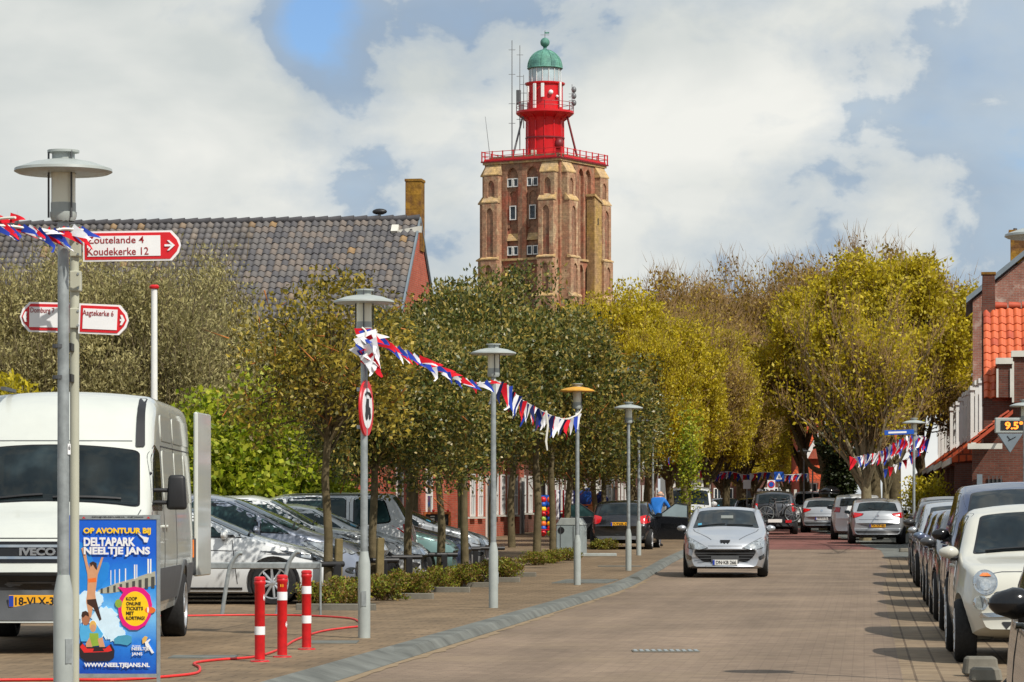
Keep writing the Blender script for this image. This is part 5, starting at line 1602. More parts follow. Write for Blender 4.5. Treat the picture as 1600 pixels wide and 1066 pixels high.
# --- boxy white van far down the street
SPEC['boxvan'] = dict(L=4.30, W=1.84, R=.32, axles=(.85, 3.55), tumble=.10, bow=(.16, .05), rr=.12,
    top=[(-.2, .55), (0, .66), (.05, .82), (.15, .94), (.5, 1.06), (.75, 1.12), (1.45, 1.72), (1.8, 1.82), (3.9, 1.86), (4.24, 1.80), (4.30, 1.4), (4.32, .6), (4.5, .5)],
    plan=[(0, .76), (.1, .86), (.35, .95), (.8, 1), (4.0, 1), (4.24, .97), (4.3, .93)],
    belt=[(0, .72), (.3, .90), (.9, 1.06), (4.3, 1.1)], blackz=.34,
    screen=((.76, 1.12), (1.46, 1.72)), rscreen=((4.30, 1.2), (4.25, 1.7)), mir=(1.2, 1.12), fp=.5, rp=.9, mirs=1.15, mirtall=1.4,
    patches=[
        ('windscreen', 'screen', [(-.78, .03), (.78, .03), (.70, .97), (-.70, .97)], 'glass', dict(r=.07)),
        ('rear_window', 'rscreen', [(-.64, .1), (.64, .1), (.62, .95), (-.62, .95)], 'glass', dict(r=.06)),
        ('side_window', 'side', [(1.1, 1.12), (2.0, 1.12), (2.0, 1.62), (1.6, 1.62)], 'glass', dict(r=.05)),
        ('headlight', 'front', [(.50, .88), (.70, .84), (.88, .90), (.88, 1.04), (.72, 1.0)], 'headlamp', dict(mir=1, r=.03)),
        ('grille', 'front', [(-.44, .92), (.44, .92), (.42, .80), (-.42, .80)], 'black', dict(r=.02, off=.010)),
        ('bumper_intake', 'front', [(-.66, .62), (.66, .62), (.60, .42), (-.60, .42)], 'trim', dict(r=.03, off=.010)),
        ('tail_light', 'rear', [(.80, 1.2), (.89, 1.2), (.89, .8), (.80, .8)], 'redlens', dict(mir=1, r=.02)),
        seamp(1.06, .4, 1.06, 1.1), seamp(2.06, .4, 2.06, 1.75), handle(1.85, 1.0),
    ])
# --- big white delivery van
SPEC['bigvan'] = dict(L=6.0, W=2.02, R=.355, axles=(1.02, 4.55), tumble=.06, bow=(.20, .02), rr=.17, sig=.05, gap=.07, sharp=40, sh=.985, track=.01,
    top=[(-.2, .62), (0, .72), (.05, .96), (.12, 1.10), (.35, 1.26), (.72, 1.41), (.80, 1.45), (1.22, 2.02), (1.62, 2.40), (1.95, 2.54), (2.4, 2.58), (5.85, 2.58), (5.98, 2.50), (6.1, 2.4)],
    plan=[(0, .82), (.1, .90), (.35, .965), (.7, .99), (1.2, 1), (5.6, 1), (5.95, .99), (6.0, .975)],
    belt=[(0, .86), (.35, 1.08), (.9, 1.36), (1.4, 1.40), (6, 1.40)], blackz=.50,
    bot=[(0, .32), (.3, .30), (1, .32), (6, .36)],
    screen=((.80, 1.45), (1.23, 2.02)), rscreen=((5.99, 1.0), (5.99, 2.3)), mir=(1.25, 1.52), fp=.52, rp=.7, mirs=1.5, mirtall=2.1,
    patches=[
        ('windscreen', 'screen', [(-.86, .02), (.86, .02), (.82, .97), (-.82, .97)], 'glass', dict(r=.08)),
        ('side_window', 'side', [(1.10, 1.42), (2.0, 1.42), (2.0, 1.90), (1.55, 1.98), (1.36, 1.88)], 'glass', dict(r=.07)),
        ('window_frame', 'side', [(1.02, 1.37), (2.06, 1.37), (2.06, 1.95), (1.53, 2.03), (1.31, 1.92)], 'blackgloss', dict(r=.07, off=.002)),
        ('grille', 'front', [(-.74, 1.08), (.74, 1.08), (.72, .88), (-.72, .88)], 'blackgloss', dict(r=.03, off=.008)),
        ('grille_bar', 'front', [(-.70, 1.05), (.70, 1.05), (.70, 1.025), (-.70, 1.025)], 'chrome', dict(off=.018, r=.006, child='grille')),
        ('grille_bar', 'front', [(-.70, .94), (.70, .94), (.70, .915), (-.70, .915)], 'chrome', dict(off=.018, r=.006, child='grille')),
        ('headlight', 'front', [(.77, 1.10), (.93, 1.16), (.94, .90), (.78, .88)], 'headlamp', dict(mir=1, r=.03)),
        ('bumper', 'front', [(-.96, .79), (.96, .79), (.95, .34), (-.95, .34)], 'trim', dict(r=.05, off=.012, depth=.06)),
        ('bumper_intake', 'front', [(-.62, .76), (.62, .76), (.62, .63), (-.62, .63)], 'black', dict(r=.03, off=.02)),
        ('roof_fairing_edge', 'front', [(.80, 2.00), (.885, 2.00), (.84, 2.50), (.77, 2.50)], 'black', dict(mir=1, r=.02, off=.025)),
        ('side_cladding', 'side', [(1.45, .80), (4.12, .80), (4.12, .46), (1.45, .46)], 'trim', dict(r=.03, off=.014)),
        ('side_cladding', 'side', [(4.98, .80), (5.95, .80), (5.95, .46), (4.98, .46)], 'trim', dict(r=.03, off=.014)),
        ('wheel_arch_trim', 'side', [(4.06 + .49 - .49 * math.cos(a), .36 + .49 * math.sin(a)) for a in np.linspace(.0, math.pi, 18)] + [(4.06 + .49 + .43 * math.cos(a), .36 + .43 * math.sin(a)) for a in np.linspace(0, math.pi, 18)], 'trim', dict(off=.02, res=.07)),
        ('pressed_panel', 'side', [(2.3, 1.46), (3.55, 1.46), (3.55, 1.98), (2.3, 1.98)], 'paint', dict(r=.08, off=.008)),
        ('pressed_panel', 'side', [(3.70, 1.46), (4.75, 1.46), (4.75, 1.98), (3.70, 1.98)], 'paint', dict(r=.08, off=.008)),
        ('pressed_panel', 'side', [(4.90, 1.46), (5.80, 1.46), (5.80, 1.98), (4.90, 1.98)], 'paint', dict(r=.08, off=.008)),
        ('pressed_panel', 'side', [(2.3, 2.08), (3.55, 2.08), (3.55, 2.34), (2.3, 2.34)], 'paint', dict(r=.08, off=.008)),
        ('pressed_panel', 'side', [(3.70, 2.08), (5.80, 2.08), (5.80, 2.34), (3.70, 2.34)], 'paint', dict(r=.08, off=.008)),
        seamp(2.18, .5, 2.18, 2.02), seamp(3.62, .5, 3.62, 2.4), seamp(2.18, 2.02, 5.9, 2.02), seamp(1.0, .8, 1.0, 1.36), handle(1.92, 1.20), handle(2.3, 1.2),
        ('tail_light_side', 'side', [(5.90, 1.05), (5.97, 1.05), (5.97, .85), (5.90, .85)], 'amber', dict(off=.012)),
        ('wiper', 'screen', [(-.70, .05), (-.05, .10), (-.05, .13), (-.70, .08)], 'black', dict(off=.025, depth=0)),
        ('wiper', 'screen', [(.05, .05), (.70, .10), (.70, .13), (.05, .08)], 'black', dict(off=.025, depth=0)),
    ])

for k_ in ('hatch', 'focus', 'mpv', 'crossover', 'supermini', 'astra', 'boxvan'):
    SPEC[k_]['patches'] += [
        ('wiper', 'screen', [(-.60, .05), (-.02, .10), (-.02, .13), (-.60, .08)], 'black', dict(off=.022, depth=0)),
        ('wiper', 'screen', [(.02, .05), (.58, .10), (.58, .13), (.02, .08)], 'black', dict(off=.022, depth=0)),
        ('sill_trim', 'side', [(SPEC[k_]['axles'][0] + .45, .27), (SPEC[k_]['axles'][1] - .45, .27), (SPEC[k_]['axles'][1] - .45, .235), (SPEC[k_]['axles'][0] + .45, .235)], 'black', dict(off=.008))]
SPEC['hatch']['patches'] += [
    ('bumper_seam', 'front', [(.66, .60), (.90, .66), (.90, .65), (.66, .59)], 'black', dict(mir=1, off=.003, depth=.01)),
    ('bonnet_edge', 'front', [(-.36, .665), (.36, .665), (.36, .655), (-.36, .655)], 'black', dict(off=.003, depth=.01)),
    ('sun_sticker', 'screen', [(-.60, .12), (-.52, .12), (-.52, .24), (-.60, .24)], 'p_teal', dict(off=.012, depth=0))]
SPEC['bigvan']['patches'] += [
    ('bonnet_seam', 'front', [(-.78, 1.115), (.78, 1.115), (.78, 1.105), (-.78, 1.105)], 'black', dict(off=.003, depth=.01)),
    ('bonnet_seam', 'front', [(.80, 1.12), (.81, 1.12), (.90, 1.38), (.89, 1.38)], 'trim', dict(mir=1, off=.003, depth=.01)),
    ('roof_seam', 'front', [(-.76, 2.06), (.76, 2.06), (.76, 2.05), (-.76, 2.05)], 'trim', dict(off=.003, depth=.01)),
    ('lower_grille_bar', 'front', [(-.60, .70), (.60, .70), (.60, .685), (-.60, .685)], 'trim', dict(off=.026, child='bumper_intake'))]
M['p_teal'] = plain('print_teal', srgb(70, 150, 180), .45, 0, .08, 14)
# ------------------------------------------------------------------ trees and shrubs
def raw_mesh(name, co, faces_n, idx, mat):
    me = bpy.data.meshes.new(name)
    nv = len(co); nf = len(idx) // faces_n
    me.vertices.add(nv); me.vertices.foreach_set('co', np.ascontiguousarray(co, dtype=np.float32).ravel())
    me.loops.add(len(idx)); me.loops.foreach_set('vertex_index', np.ascontiguousarray(idx, dtype=np.int32))
    me.polygons.add(nf); me.polygons.foreach_set('loop_start', np.arange(0, len(idx), faces_n, dtype=np.int32))
    me.update(calc_edges=True)
    me.materials.append(mat)
    return me
def unit(v):
    return v / np.maximum(1e-9, np.linalg.norm(v, axis=1, keepdims=True))
def leaf_mesh(name, pts, length, width, mat, up=0.2, outward=None, rng=NP):
    n = len(pts)
    d = rng.normal(size=(n, 3)); d[:, 2] += up
    if outward is not None: d += outward
    d = unit(d)
    s = unit(np.cross(d, rng.normal(size=(n, 3))))
    nrm = np.cross(d, s)
    L = (length * rng.uniform(.6, 1.35, n))[:, None]; Wd = (width * rng.uniform(.7, 1.3, n))[:, None]
    co = np.empty((n, 4, 3))
    co[:, 0] = pts
    co[:, 1] = pts + d * L * .5 + s * Wd * .5 + nrm * L * .08
    co[:, 2] = pts + d * L
    co[:, 3] = pts + d * L * .5 - s * Wd * .5 + nrm * L * .08
    return raw_mesh(name, co.reshape(-1, 3), 4, np.arange(n * 4), mat)
def twig_mesh(name, p0, p1, w, mat, rng=NP):
    n = len(p0)
    d = unit(p1 - p0)
    a = unit(np.cross(d, rng.normal(size=(n, 3)))); b = np.cross(d, a)
    w = np.broadcast_to(w, (n,))[:, None]
    co = np.empty((n, 4, 3))
    co[:, 0] = p0 + a * w; co[:, 1] = p0 - a * w * .5 + b * w * .87; co[:, 2] = p0 - a * w * .5 - b * w * .87; co[:, 3] = p1
    base = np.arange(n)[:, None] * 4
    idx = np.concatenate([base + np.array([0, 1, 3]), base + np.array([1, 2, 3]), base + np.array([2, 0, 3])], axis=1).ravel()
    return raw_mesh(name, co.reshape(-1, 3), 3, idx, mat)
def clumps(n, c, r, ncl, spread, shell=.45, rng=NP, zmin=-1, jag=.0):
    """leaf positions in clumps through an ellipsoid; returns points and outward unit vectors"""
    v = unit(rng.normal(size=(ncl * 3, 3))); v = v[v[:, 2] > zmin][:ncl]
    rad = rng.uniform(shell, 1.0, len(v)) ** .7
    rad *= 1 + jag * np.clip(rng.normal(size=len(v)), -1.6, 1.2)
    cc = v * rad[:, None]
    wt = rng.uniform(.4, 1.6, len(v)); wt /= wt.sum()
    k = rng.choice(len(v), n, p=wt)
    q = cc[k] + np.clip(rng.normal(size=(n, 3)), -1.5, 1.5) * spread * rng.uniform(.6, 1.3, len(v))[k][:, None]
    return q * np.array(r) + np.array(c), unit(q), cc * np.array(r) + np.array(c)
def limb_mesh(trunk_pts, trunk_r, limbs, n=8):
    mb = MB()
    mb.tube(trunk_pts, trunk_r, n)
    for pts, rr in limbs:
        mb.tube(pts, rr, 5)
    return mb
def bent(a, b, sag, rng, k=4):
    a, b = Vector(a), Vector(b)
    out = []
    off = Vector(rng.normal(size=3)) * (b - a).length * .08
    for i in range(k + 1):
        t = i / k
        p = a.lerp(b, t) + Vector((0, 0, sag * math.sin(t * math.pi))) + off * math.sin(t * math.pi)
        out.append(p)
    return out
def make_tree(kind, seed):
    rng = np.random.default_rng(seed)
    """returns a dict of part name -> (mesh, material) for a tree of nominal size (base at origin)"""
    parts = []
    if kind == 'oak':                     # small street oak, 6 m
        c, r = (0, 0, 3.18), (1.6, 1.6, 1.38)
        pts, ow, cc = clumps(30000, c, r, 100, .15, .25, rng, jag=.24)
        limbs = []
        tp = [(0, 0, -.05), (.03, .02, 1.0), (-.04, .03, 1.8), (.02, -.02, 2.8), (0, 0, 3.9)]
        for q in cc[:46]:
            z0 = rng.uniform(2.0, 3.1)
            limbs.append((bent((0, 0, z0), q, .12, rng), [.026, .022, .016, .011, .006]))
        parts.append(('trunk', limb_mesh(tp, [.078, .068, .060, .05, .025], limbs).mesh('trunk', 50), 'bark'))
        parts.append(('crown', leaf_mesh('crown', pts, .085, .045, M['l_oak'], .25, ow * .5, rng), None))
        k = rng.choice(len(cc), 50); p0 = cc[k] * .93 + rng.normal(size=(50, 3)) * .15; p1 = p0 + rng.normal(size=(50, 3)) * .16
        parts.append(('orange_twigs', twig_mesh('twigs', p0, p1, .016, M['twig_or'], rng), None))
    elif kind == 'youngoak':              # looser, yellower oak
        c, r = (0, 0, 3.5), (1.5, 1.5, 1.15)
        pts, ow, cc = clumps(9000 if seed == 5 else 15000, c, r, 80, .15, .30, rng, jag=.15)
        limbs = []
        tp = [(0, 0, -.05), (.02, .02, 1.0), (-.03, .03, 1.8), (.02, -.02, 2.8), (0, 0, 4.0)]
        for q in cc[:56]:
            limbs.append((bent((0, 0, rng.uniform(2.1, 2.9)), q, .2, rng), [.026, .022, .016, .011, .006]))
        parts.append(('trunk', limb_mesh(tp, [.078, .068, .060, .05, .025], limbs).mesh('trunk', 50), 'bark'))
        parts.append(('crown', leaf_mesh('crown', pts, .09, .046, M['l_oak2'], .3, ow * .5, rng), None))
        k = rng.choice(len(cc), 90); p0 = cc[k] + rng.normal(size=(90, 3)) * .2; p1 = p0 + rng.normal(size=(90, 3)) * .2
        parts.append(('orange_twigs', twig_mesh('twigs', p0, p1, .014, M['twig_or'], rng), None))
    elif kind == 'olive':                 # big grey-olive shrub, upright shoots, 6 m
        c, r = (0, 0, 3.4), (2.6, 2.2, 3.2)
        pts, ow, cc = clumps(52000, c, r, 160, .12, .35, rng, jag=.12)
        n = 2600
        k = rng.choice(len(cc), n); p0 = cc[k] + rng.normal(size=(n, 3)) * .3; d = unit(rng.normal(size=(n, 3)) * .45 + ow[rng.choice(len(ow), n)] * .3 + np.array([0, 0, 1.0]))
        p1 = p0 + d * rng.uniform(.3, .9, n)[:, None]
        limbs = [(bent((rng.uniform(-.4, .4), rng.uniform(-.4, .4), .1), q, .0, rng), [.05, .04, .03, .02, .01]) for q in cc[:40]]
        parts.append(('trunk', limb_mesh([(0, 0, -.05), (.05, 0, .8), (0, .05, 1.8), (0, 0, 3.5)], [.14, .12, .09, .04], limbs).mesh('trunk', 50), 'bark'))
        parts.append(('twigs', twig_mesh('twigs', p0, p1, .011, M['bark'], rng), None))
        parts.append(('crown', leaf_mesh('crown', pts, .105, .036, M['l_olive'], 1.0, ow * .3, rng), None))
    elif kind == 'bright':
        c, r = (0, 0, 1.9), (1.9, 1.6, 1.7)
        pts, ow, cc = clumps(13000, c, r, 70, .17, .4, rng, jag=.15)
        limbs = [(bent((0, 0, .3), q, .0, rng), [.03, .025, .02, .012, .006]) for q in cc[:20]]
        parts.append(('trunk', limb_mesh([(0, 0, -.05), (0, 0, .7), (0, .05, 1.5)], [.06, .05, .03], limbs).mesh('trunk', 50), 'bark'))
        parts.append(('crown', leaf_mesh('crown', pts, .14, .10, M['l_bright'], .1, ow * .4, rng), None))
    elif kind in ('elm', 'brownelm', 'highelm'):     # unit elm: 12 m tall, crown radius 4.5
        c, r = ((0, 0, 8.0), (4.4, 4.4, 4.3)) if kind != 'highelm' else ((0, 0, 9.0), (4.2, 4.2, 3.4))
        br = kind == 'brownelm'
        pts, ow, cc = clumps(38000 if br else 62000, c, r, 210, .095 if br else .105, .35, rng, zmin=-.75, jag=.08)
        if br:
            keep = rng.uniform(size=len(pts)) < np.clip(1.25 - (pts[:, 2] - 6) / 6.0, .12, 1)
            pts, ow = pts[keep], ow[keep]
        limbs = []
        tp = [(0, 0, -.1), (.1, 0, 1.8), (-.05, .1, 3.4), (.0, 0, 5.0)]
        forks = []
        for k in range(9):
            a = 2 * math.pi * k / 9 + rng.uniform(-.3, .3); rad = rng.uniform(1.2, 2.8)
            e = Vector((rad * math.cos(a), rad * math.sin(a), rng.uniform(6.2, 9.6)))
            lp = bent((0, 0, rng.uniform(2.6, 4.6)), e, -.4, rng, 5)
            limbs.append((lp, [.19, .16, .13, .10, .08, .06])); forks += lp[2:]
        for q in cc:
            q = Vector(q)
            f = min(forks, key=lambda g: (g - q).length + (1.5 if g.z > q.z else 0))
            limbs.append((bent(f, q, -.1, rng, 3), [.05, .038, .026, .012]))
        parts.append(('trunk', limb_mesh(tp, [.36, .30, .27, .20], limbs).mesh('trunk', 50), 'bark'))
        n = 9000 if br else 2600
        k = rng.choice(len(cc), n); p0 = cc[k] + rng.normal(size=(n, 3)) * .42
        ctr = np.array([0, 0, 5.0])
        d = unit(unit(p0 - ctr) + rng.normal(size=(n, 3)) * .55 + np.array([0, 0, .35]))
        p1 = p0 + d * rng.uniform(.35, .95, n)[:, None]
        parts.append(('twigs', twig_mesh('twigs', p0, p1, .015, M['twig'], rng), None))
        parts.append(('crown', leaf_mesh('crown', pts, .19, .12, M['l_elm2' if br else 'l_elm'], .3, ow * .5, rng), None))
    elif kind == 'vase':                  # nearly bare, steep branches fanning out
        limbs = []; tips = []
        for k in range(34):
            a = rng.uniform(0, 2 * math.pi); rad = rng.uniform(.4, 2.9)
            e = Vector((rad * math.cos(a), rad * math.sin(a), rng.uniform(5.0, 8.6) - rad * .35))
            lp = bent((0, 0, rng.uniform(1.6, 2.4)), e, .45, rng, 6)
            limbs.append((lp, [.085, .075, .06, .05, .036, .024, .012]))
            tips += lp[2:]
        parts.append(('trunk', limb_mesh([(0, 0, -.1), (.06, 0, 1.2), (0, 0, 2.7)], [.22, .19, .16], limbs).mesh('trunk', 50), 'bark_pale'))
        tips = np.array([tuple(t) for t in tips]); n = 2600
        k = rng.choice(len(tips), n); p0 = tips[k] + rng.normal(size=(n, 3)) * .14
        d = unit(rng.normal(size=(n, 3)) * .45 + np.array([0, 0, 1.0]) + unit(p0 - np.array([0, 0, 2])) * .6)
        p1 = p0 + d * rng.uniform(.4, 1.3, n)[:, None]
        parts.append(('twigs', twig_mesh('twigs', p0, p1, .013, M['twig'], rng), None))
        q = p1[rng.choice(n, 6500)] + rng.normal(size=(6500, 3)) * .2
        parts.append(('crown', leaf_mesh('crown', q, .15, .10, M['l_elm'], .3, None, rng), None))
    elif kind == 'low':                   # low planting-bed shrub
        c, r = (0, 0, .28), (.55, .42, .30)
        pts, ow, cc = clumps(2200, c, r, 34, .20, .3, rng, jag=.2)
        pts = pts[pts[:, 2] > .01]
        limbs = [(bent((q[0] * .3, q[1] * .3, 0), q, .0, rng, 2), [.008, .006, .003]) for q in cc[:26]]
        parts.append(('trunk', limb_mesh([(0, 0, -.02), (0, 0, .12)], [.02, .015], limbs, 5).mesh('trunk', 50), 'twig'))
        parts.append(('crown', leaf_mesh('crown', pts, .07, .038, M['l_shrub'], .8, None, rng), None))
    elif kind == 'gold':
        c, r = (0, 0, 1.0), (1.0, .9, 1.1)
        pts, ow, cc = clumps(5500, c, r, 60, .18, .3, rng, jag=.12)
        pts = pts[pts[:, 2] > .02]
        limbs = [(bent((0, 0, .05), q, .0, rng, 2), [.02, .015, .008]) for q in cc[:16]]
        parts.append(('trunk', limb_mesh([(0, 0, -.02), (0, 0, .3)], [.05, .04], limbs, 5).mesh('trunk', 50), 'bark'))
        parts.append(('crown', leaf_mesh('crown', pts, .12, .06, M['l_gold'], .6, None, rng), None))
    elif kind == 'sapling':
        rngp = rng.normal(size=(1500, 3)) * np.array([.22, .22, .9]) + np.array([0, 0, 2.9])
        limbs = [(bent((0, 0, 1.6 + .1 * k), (rng.uniform(-.4, .4), rng.uniform(-.4, .4), 2.4 + .2 * k), 0, rng, 2), [.018, .012, .006]) for k in range(9)]
        parts.append(('trunk', limb_mesh([(0, 0, -.05), (.02, 0, 1.5), (0, 0, 4.4)], [.05, .04, .01], limbs, 6).mesh('trunk', 50), 'bark'))
        parts.append(('crown', leaf_mesh('crown', rngp, .12, .07, M['l_bright'], .8, None, rng), None))
    elif kind == 'ivy':
        a = rng.uniform(0, 2 * math.pi, 9000); z = rng.uniform(0, 6.5, 9000)
        rr = (.42 + .42 * np.exp(-((z - 4.4) / 1.3) ** 2) + .12 * np.sin(z * 3)) * rng.uniform(.75, 1.25, 9000)
        pts = np.stack([rr * np.cos(a), rr * np.sin(a), z], 1)
        parts.append(('trunk', limb_mesh([(0, 0, -.1), (.05, 0, 3), (0, 0, 7)], [.42, .36, .26], []).mesh('trunk', 50), 'bark'))
        parts.append(('crown', leaf_mesh('crown', pts, .16, .13, M['l_ivy'], 0, None, rng), None))
    return parts
TREES = {}
def tree(kind, seed, name, label, loc, s=1.0, rz=0.0, cat='tree', group=None):
    key = (kind, seed)
    if key not in TREES:
        TREES[key] = make_tree(kind, seed)
    t = thing(name, label, cat, loc, rz, group)
    t.scale = s if isinstance(s, (tuple, list)) else (s,) * 3
    for nm, me, mk in TREES[key]:
        if mk and not len(me.materials): me.materials.append(M[mk])
        o = put(nm, me, None, t)
        if nm in ('crown', 'twigs', 'orange_twigs'): o['kind'] = 'stuff'
    return t
# --- row of small oaks between pavement and car park: photo column, depth
ROW = [(512, 46.4, 'youngoak', 5, (.98, .98, 1.02), 'first small oak from the left, loose yellowish crown with bare orange twigs'),
       (585, 51, 'oak', 2, (.95, .95, .96), 'second small oak, dark crown behind the lamp with the round sign'),
       (637, 54.5, 'oak', 3, (1.0, 1.0, 1.0), 'third small oak, trunk beside the silver minivan tail'),
       (688, 58.5, 'oak', 2, (1.0, 1.0, 1.06), 'fourth small oak, trunk standing before the chalkboard'),
       (727, 62.6, 'oak', 3, (1.1, 1.1, 1.28), 'fifth small oak, trunk left of the third lamp post'),
       (770, 68, 'oak', 2, (1.15, 1.15, 1.38), 'tallest small oak, its crown touching the tower base'),
       (838, 76, 'oak', 3, (1.3, 1.3, 1.36), 'seventh small oak, straight trunk left of the toy stall'),
       (864, 80.5, 'youngoak', 1, (1.25, 1.25, 1.26), 'eighth small oak, slanting trunk before the grey container'),
       (889, 85, 'oak', 3, (1.3, 1.3, 1.2), 'ninth small oak, trunk right of the grey container'),
       (942, 97, 'oak', 2, (1.2, 1.2, 1.02), 'last small oak at the end of the row behind the black hatchback')]
for i, (px, D, kd, sd, s, lb) in enumerate(ROW):
    tree(kd, sd, 'street_oak', lb, (X(px, D), D, gz(D) + PAV), s, i * 1.9 + .4, group='row of small street oaks')
# timber stakes by the trees
for px, D, h, lb in ((527, 49, .95, 'weathered timber stake beside the first oak'), (687, 60, 1.25, 'broad weathered timber stake before the chalkboard'), (592, 50.5, .95, 'weathered timber stake beside the second oak')):
    o = MB().box((0, 0, h / 2), (.13, .11, h), top=(.85, .85)).build('tree_stake', M['stake'], bevel=.012, loc=(X(px, D), D, gz(D) + PAV - .01), rot=(R(-1.5), R(2.0), .3))
    tag(o, lb, 'stake', 'timber stakes by the oaks')
# --- grey-olive shrubs on the left
for i, (px, D, s, lb) in enumerate(((10, 66, 1.02, 'leftmost grey-olive shrub behind the white van'), (120, 69, 1.02, 'grey-olive shrub directly behind the signpost'), (215, 66, 1.0, 'grey-olive shrub by the white flagpole'), (312, 70, 1.0, 'rightmost grey-olive shrub next to the first oak'))):
    tree('olive', 11 + i % 2, 'olive_shrub', lb, (X(px, D), D, gz(D) + PAV), (s, s, s), 1.3 * i, 'shrub', 'grey-olive shrubs behind the van')
tree('bright', 21, 'maple_bush', 'fresh yellow-green bush above the parked cars', (X(425, 62), 62, gz(62) + PAV), (1.05, 1, 1.02), .3, 'bush', 'fresh green bushes')
tree('bright', 22, 'maple_bush', 'fresh green bush between the van and the parked cars', (X(350, 63), 63, gz(63) + PAV), (.95, 1, .95), 2.3, 'bush', 'fresh green bushes')
tree('gold', 33, 'ground_bush', 'orange-tinged bush at the left picture edge above the van', (X(10, 60), 60, 1.6), (1.0, 1, 1.2), 2.3, 'bush')
tree('oak', 3, 'background_oak', 'dark oak behind the parked cars below the tiled roof', (X(470, 74), 74, gz(74)), (1.5, 1.3, 1.22), .8)
tree('youngoak', 1, 'background_oak', 'yellowish oak beneath the gable of the tiled house', (X(650, 80), 80, gz(80)), (1.3, 1.2, 1.30), 2.2)
tree('oak', 2, 'background_oak', 'dark oak between the gable and the tower base', (X(720, 88), 88, gz(88)), (1.3, 1.2, 1.42), 1.2)
tree('oak', 2, 'background_oak', 'dark oak overlapping the foot of the tower', (X(800, 95), 95, gz(95)), (1.5, 1.3, 1.45), 3.2)
tree('oak', 3, 'background_oak', 'dark oak between the fourth and fifth lamp posts', (X(930, 104), 104, gz(104)), (1.4, 1.3, 1.05), .6)
# --- elms along the street
ELMS = [('elm', 41, 985, 118, .70, .74, 'yellow-green elm left of the far lamps, before the tower'),
        ('elm', 42, 905, 132, .66, .74, 'yellow-green elm at the foot of the tower'),
        ('brownelm', 44, 1012, 152, .62, .86, 'brown elm nearest the tower on its right'),
        ('brownelm', 43, 1062, 150, .85, .96, 'brown budding elm rising right of the tower'),
        ('elm', 41, 1075, 135, .66, .74, 'yellow-green elm above the white box van'),
        ('brownelm', 44, 1160, 170, 1.02, 1.10, 'broad brown elm in the middle of the avenue'),
        ('brownelm', 43, 1255, 172, .98, 1.12, 'tall brown elm with domed twiggy top'),
        ('brownelm', 44, 1368, 165, 1.10, 1.17, 'tallest brown elm with domed crown on the right'),
        ('highelm', 46, 1288, 146, .78, .88, 'yellow-green elm with thick trunk right of the road'),
        ('brownelm', 43, 1440, 152, .74, .98, 'brown elm behind the right-hand chimney'),
        ('highelm', 47, 1400, 140, .94, .97, 'broad yellow-green elm over the right-hand terrace'),
        ('elm', 42, 1178, 196, .58, .56, 'small yellow-green elm in the middle distance'),
        ('elm', 41, 1130, 184, .54, .60, 'small leafy elm left of the crossing sign'),
        ('elm', 41, 1228, 205, .60, .60, 'small yellowish elm right of the crossing sign')]
for i, (kd, sd, px, D, sx, sz, lb) in enumerate(ELMS):
    tree(kd, sd, 'elm_tree', lb, (X(px, D), D, gz(D)), (sx, sx, sz), 2.1 * i, group='elms along the street')
tree('vase', 51, 'elm_tree', 'vase-shaped elm with thin foliage above the silver hatchback', (X(1352, 112), 112, gz(112)), (1.0, 1.0, 1.0), .5)
tree('vase', 52, 'elm_tree', 'slender pale-trunked elm beside the vase-shaped one', (X(1384, 118), 118, gz(118)), (.7, .7, .95), 1.5)
tree('ivy', 53, 'ivy_tree', 'ivy-clad thick trunk right of the orange-roofed house', (X(1315, 138), 138, gz(138)), (1.0, 1.0, .82), 0)
# more elms of the avenue, known by their trunks
for i, (kd, sd, px, D, sx, sz, lb) in enumerate((('elm', 42, 1046, 120, .50, .66, 'elm with thick grey trunk beside the man in blue'), ('brownelm', 43, 1071, 124, .52, .70, 'elm with dark trunk left of the white box van'), ('elm', 41, 1104, 133, .48, .64, 'slender elm right of the white box van'),
        ('brownelm', 44, 1135, 155, .62, .80, 'elm at the end of the left-hand avenue'), ('elm', 42, 1160, 165, .55, .62, 'small elm left of the no-parking sign'), ('elm', 41, 1018, 112, .40, .60, 'young elm behind the two far lamps'))):
    tree(kd, sd, 'elm_tree', lb, (X(px, D), D, gz(D)), (sx, sx, sz), 1.3 * i + .5, group='elms along the street')
tree('sapling', 61, 'sapling', 'young staked sapling before the white box van', (X(1077, 104), 104, gz(104)), (1, 1, .92), 0)
tree('gold', 31, 'golden_shrub', 'round golden-green shrub by the terraced houses', (X(1450, 107), 107, gz(107) + .1), (.92, .92, 1.05), 0, 'shrub')
# --- planting beds with low shrubs
for i, (px, D, lb) in enumerate(((505, 45.2, 'low shrub bed at the foot of the first oak'), (545, 46.0, 'reddish low shrub beside the first lamp on the pavement'), (598, 48.8, 'green low shrub right of the lamp with round sign'), (640, 51.5, 'green low shrub before the third oak'), (676, 54.8, 'brownish low shrub before the timber stake'),
                               (712, 57.2, 'bright low shrub before the fifth oak'), (745, 61.0, 'low shrub at the end of the black rails'), (790, 64.5, 'low shrub right of the third lamp post'))):
    tree('low', 71 + i % 3, 'low_shrub', lb, (X(px, D), D, gz(D) + PAV), (.74, .8, .70), 1.1 * i, 'shrub', 'low shrubs in the planting beds')
    if i % 2: tree('low', 71 + (i + 1) % 3, 'low_shrub', 'back half of the ' + lb, (X(px, D) - .2, D + 1.0, gz(D) + PAV), (.85, .85, .62), 2.1 * i, 'shrub', 'low shrubs in the planting beds')
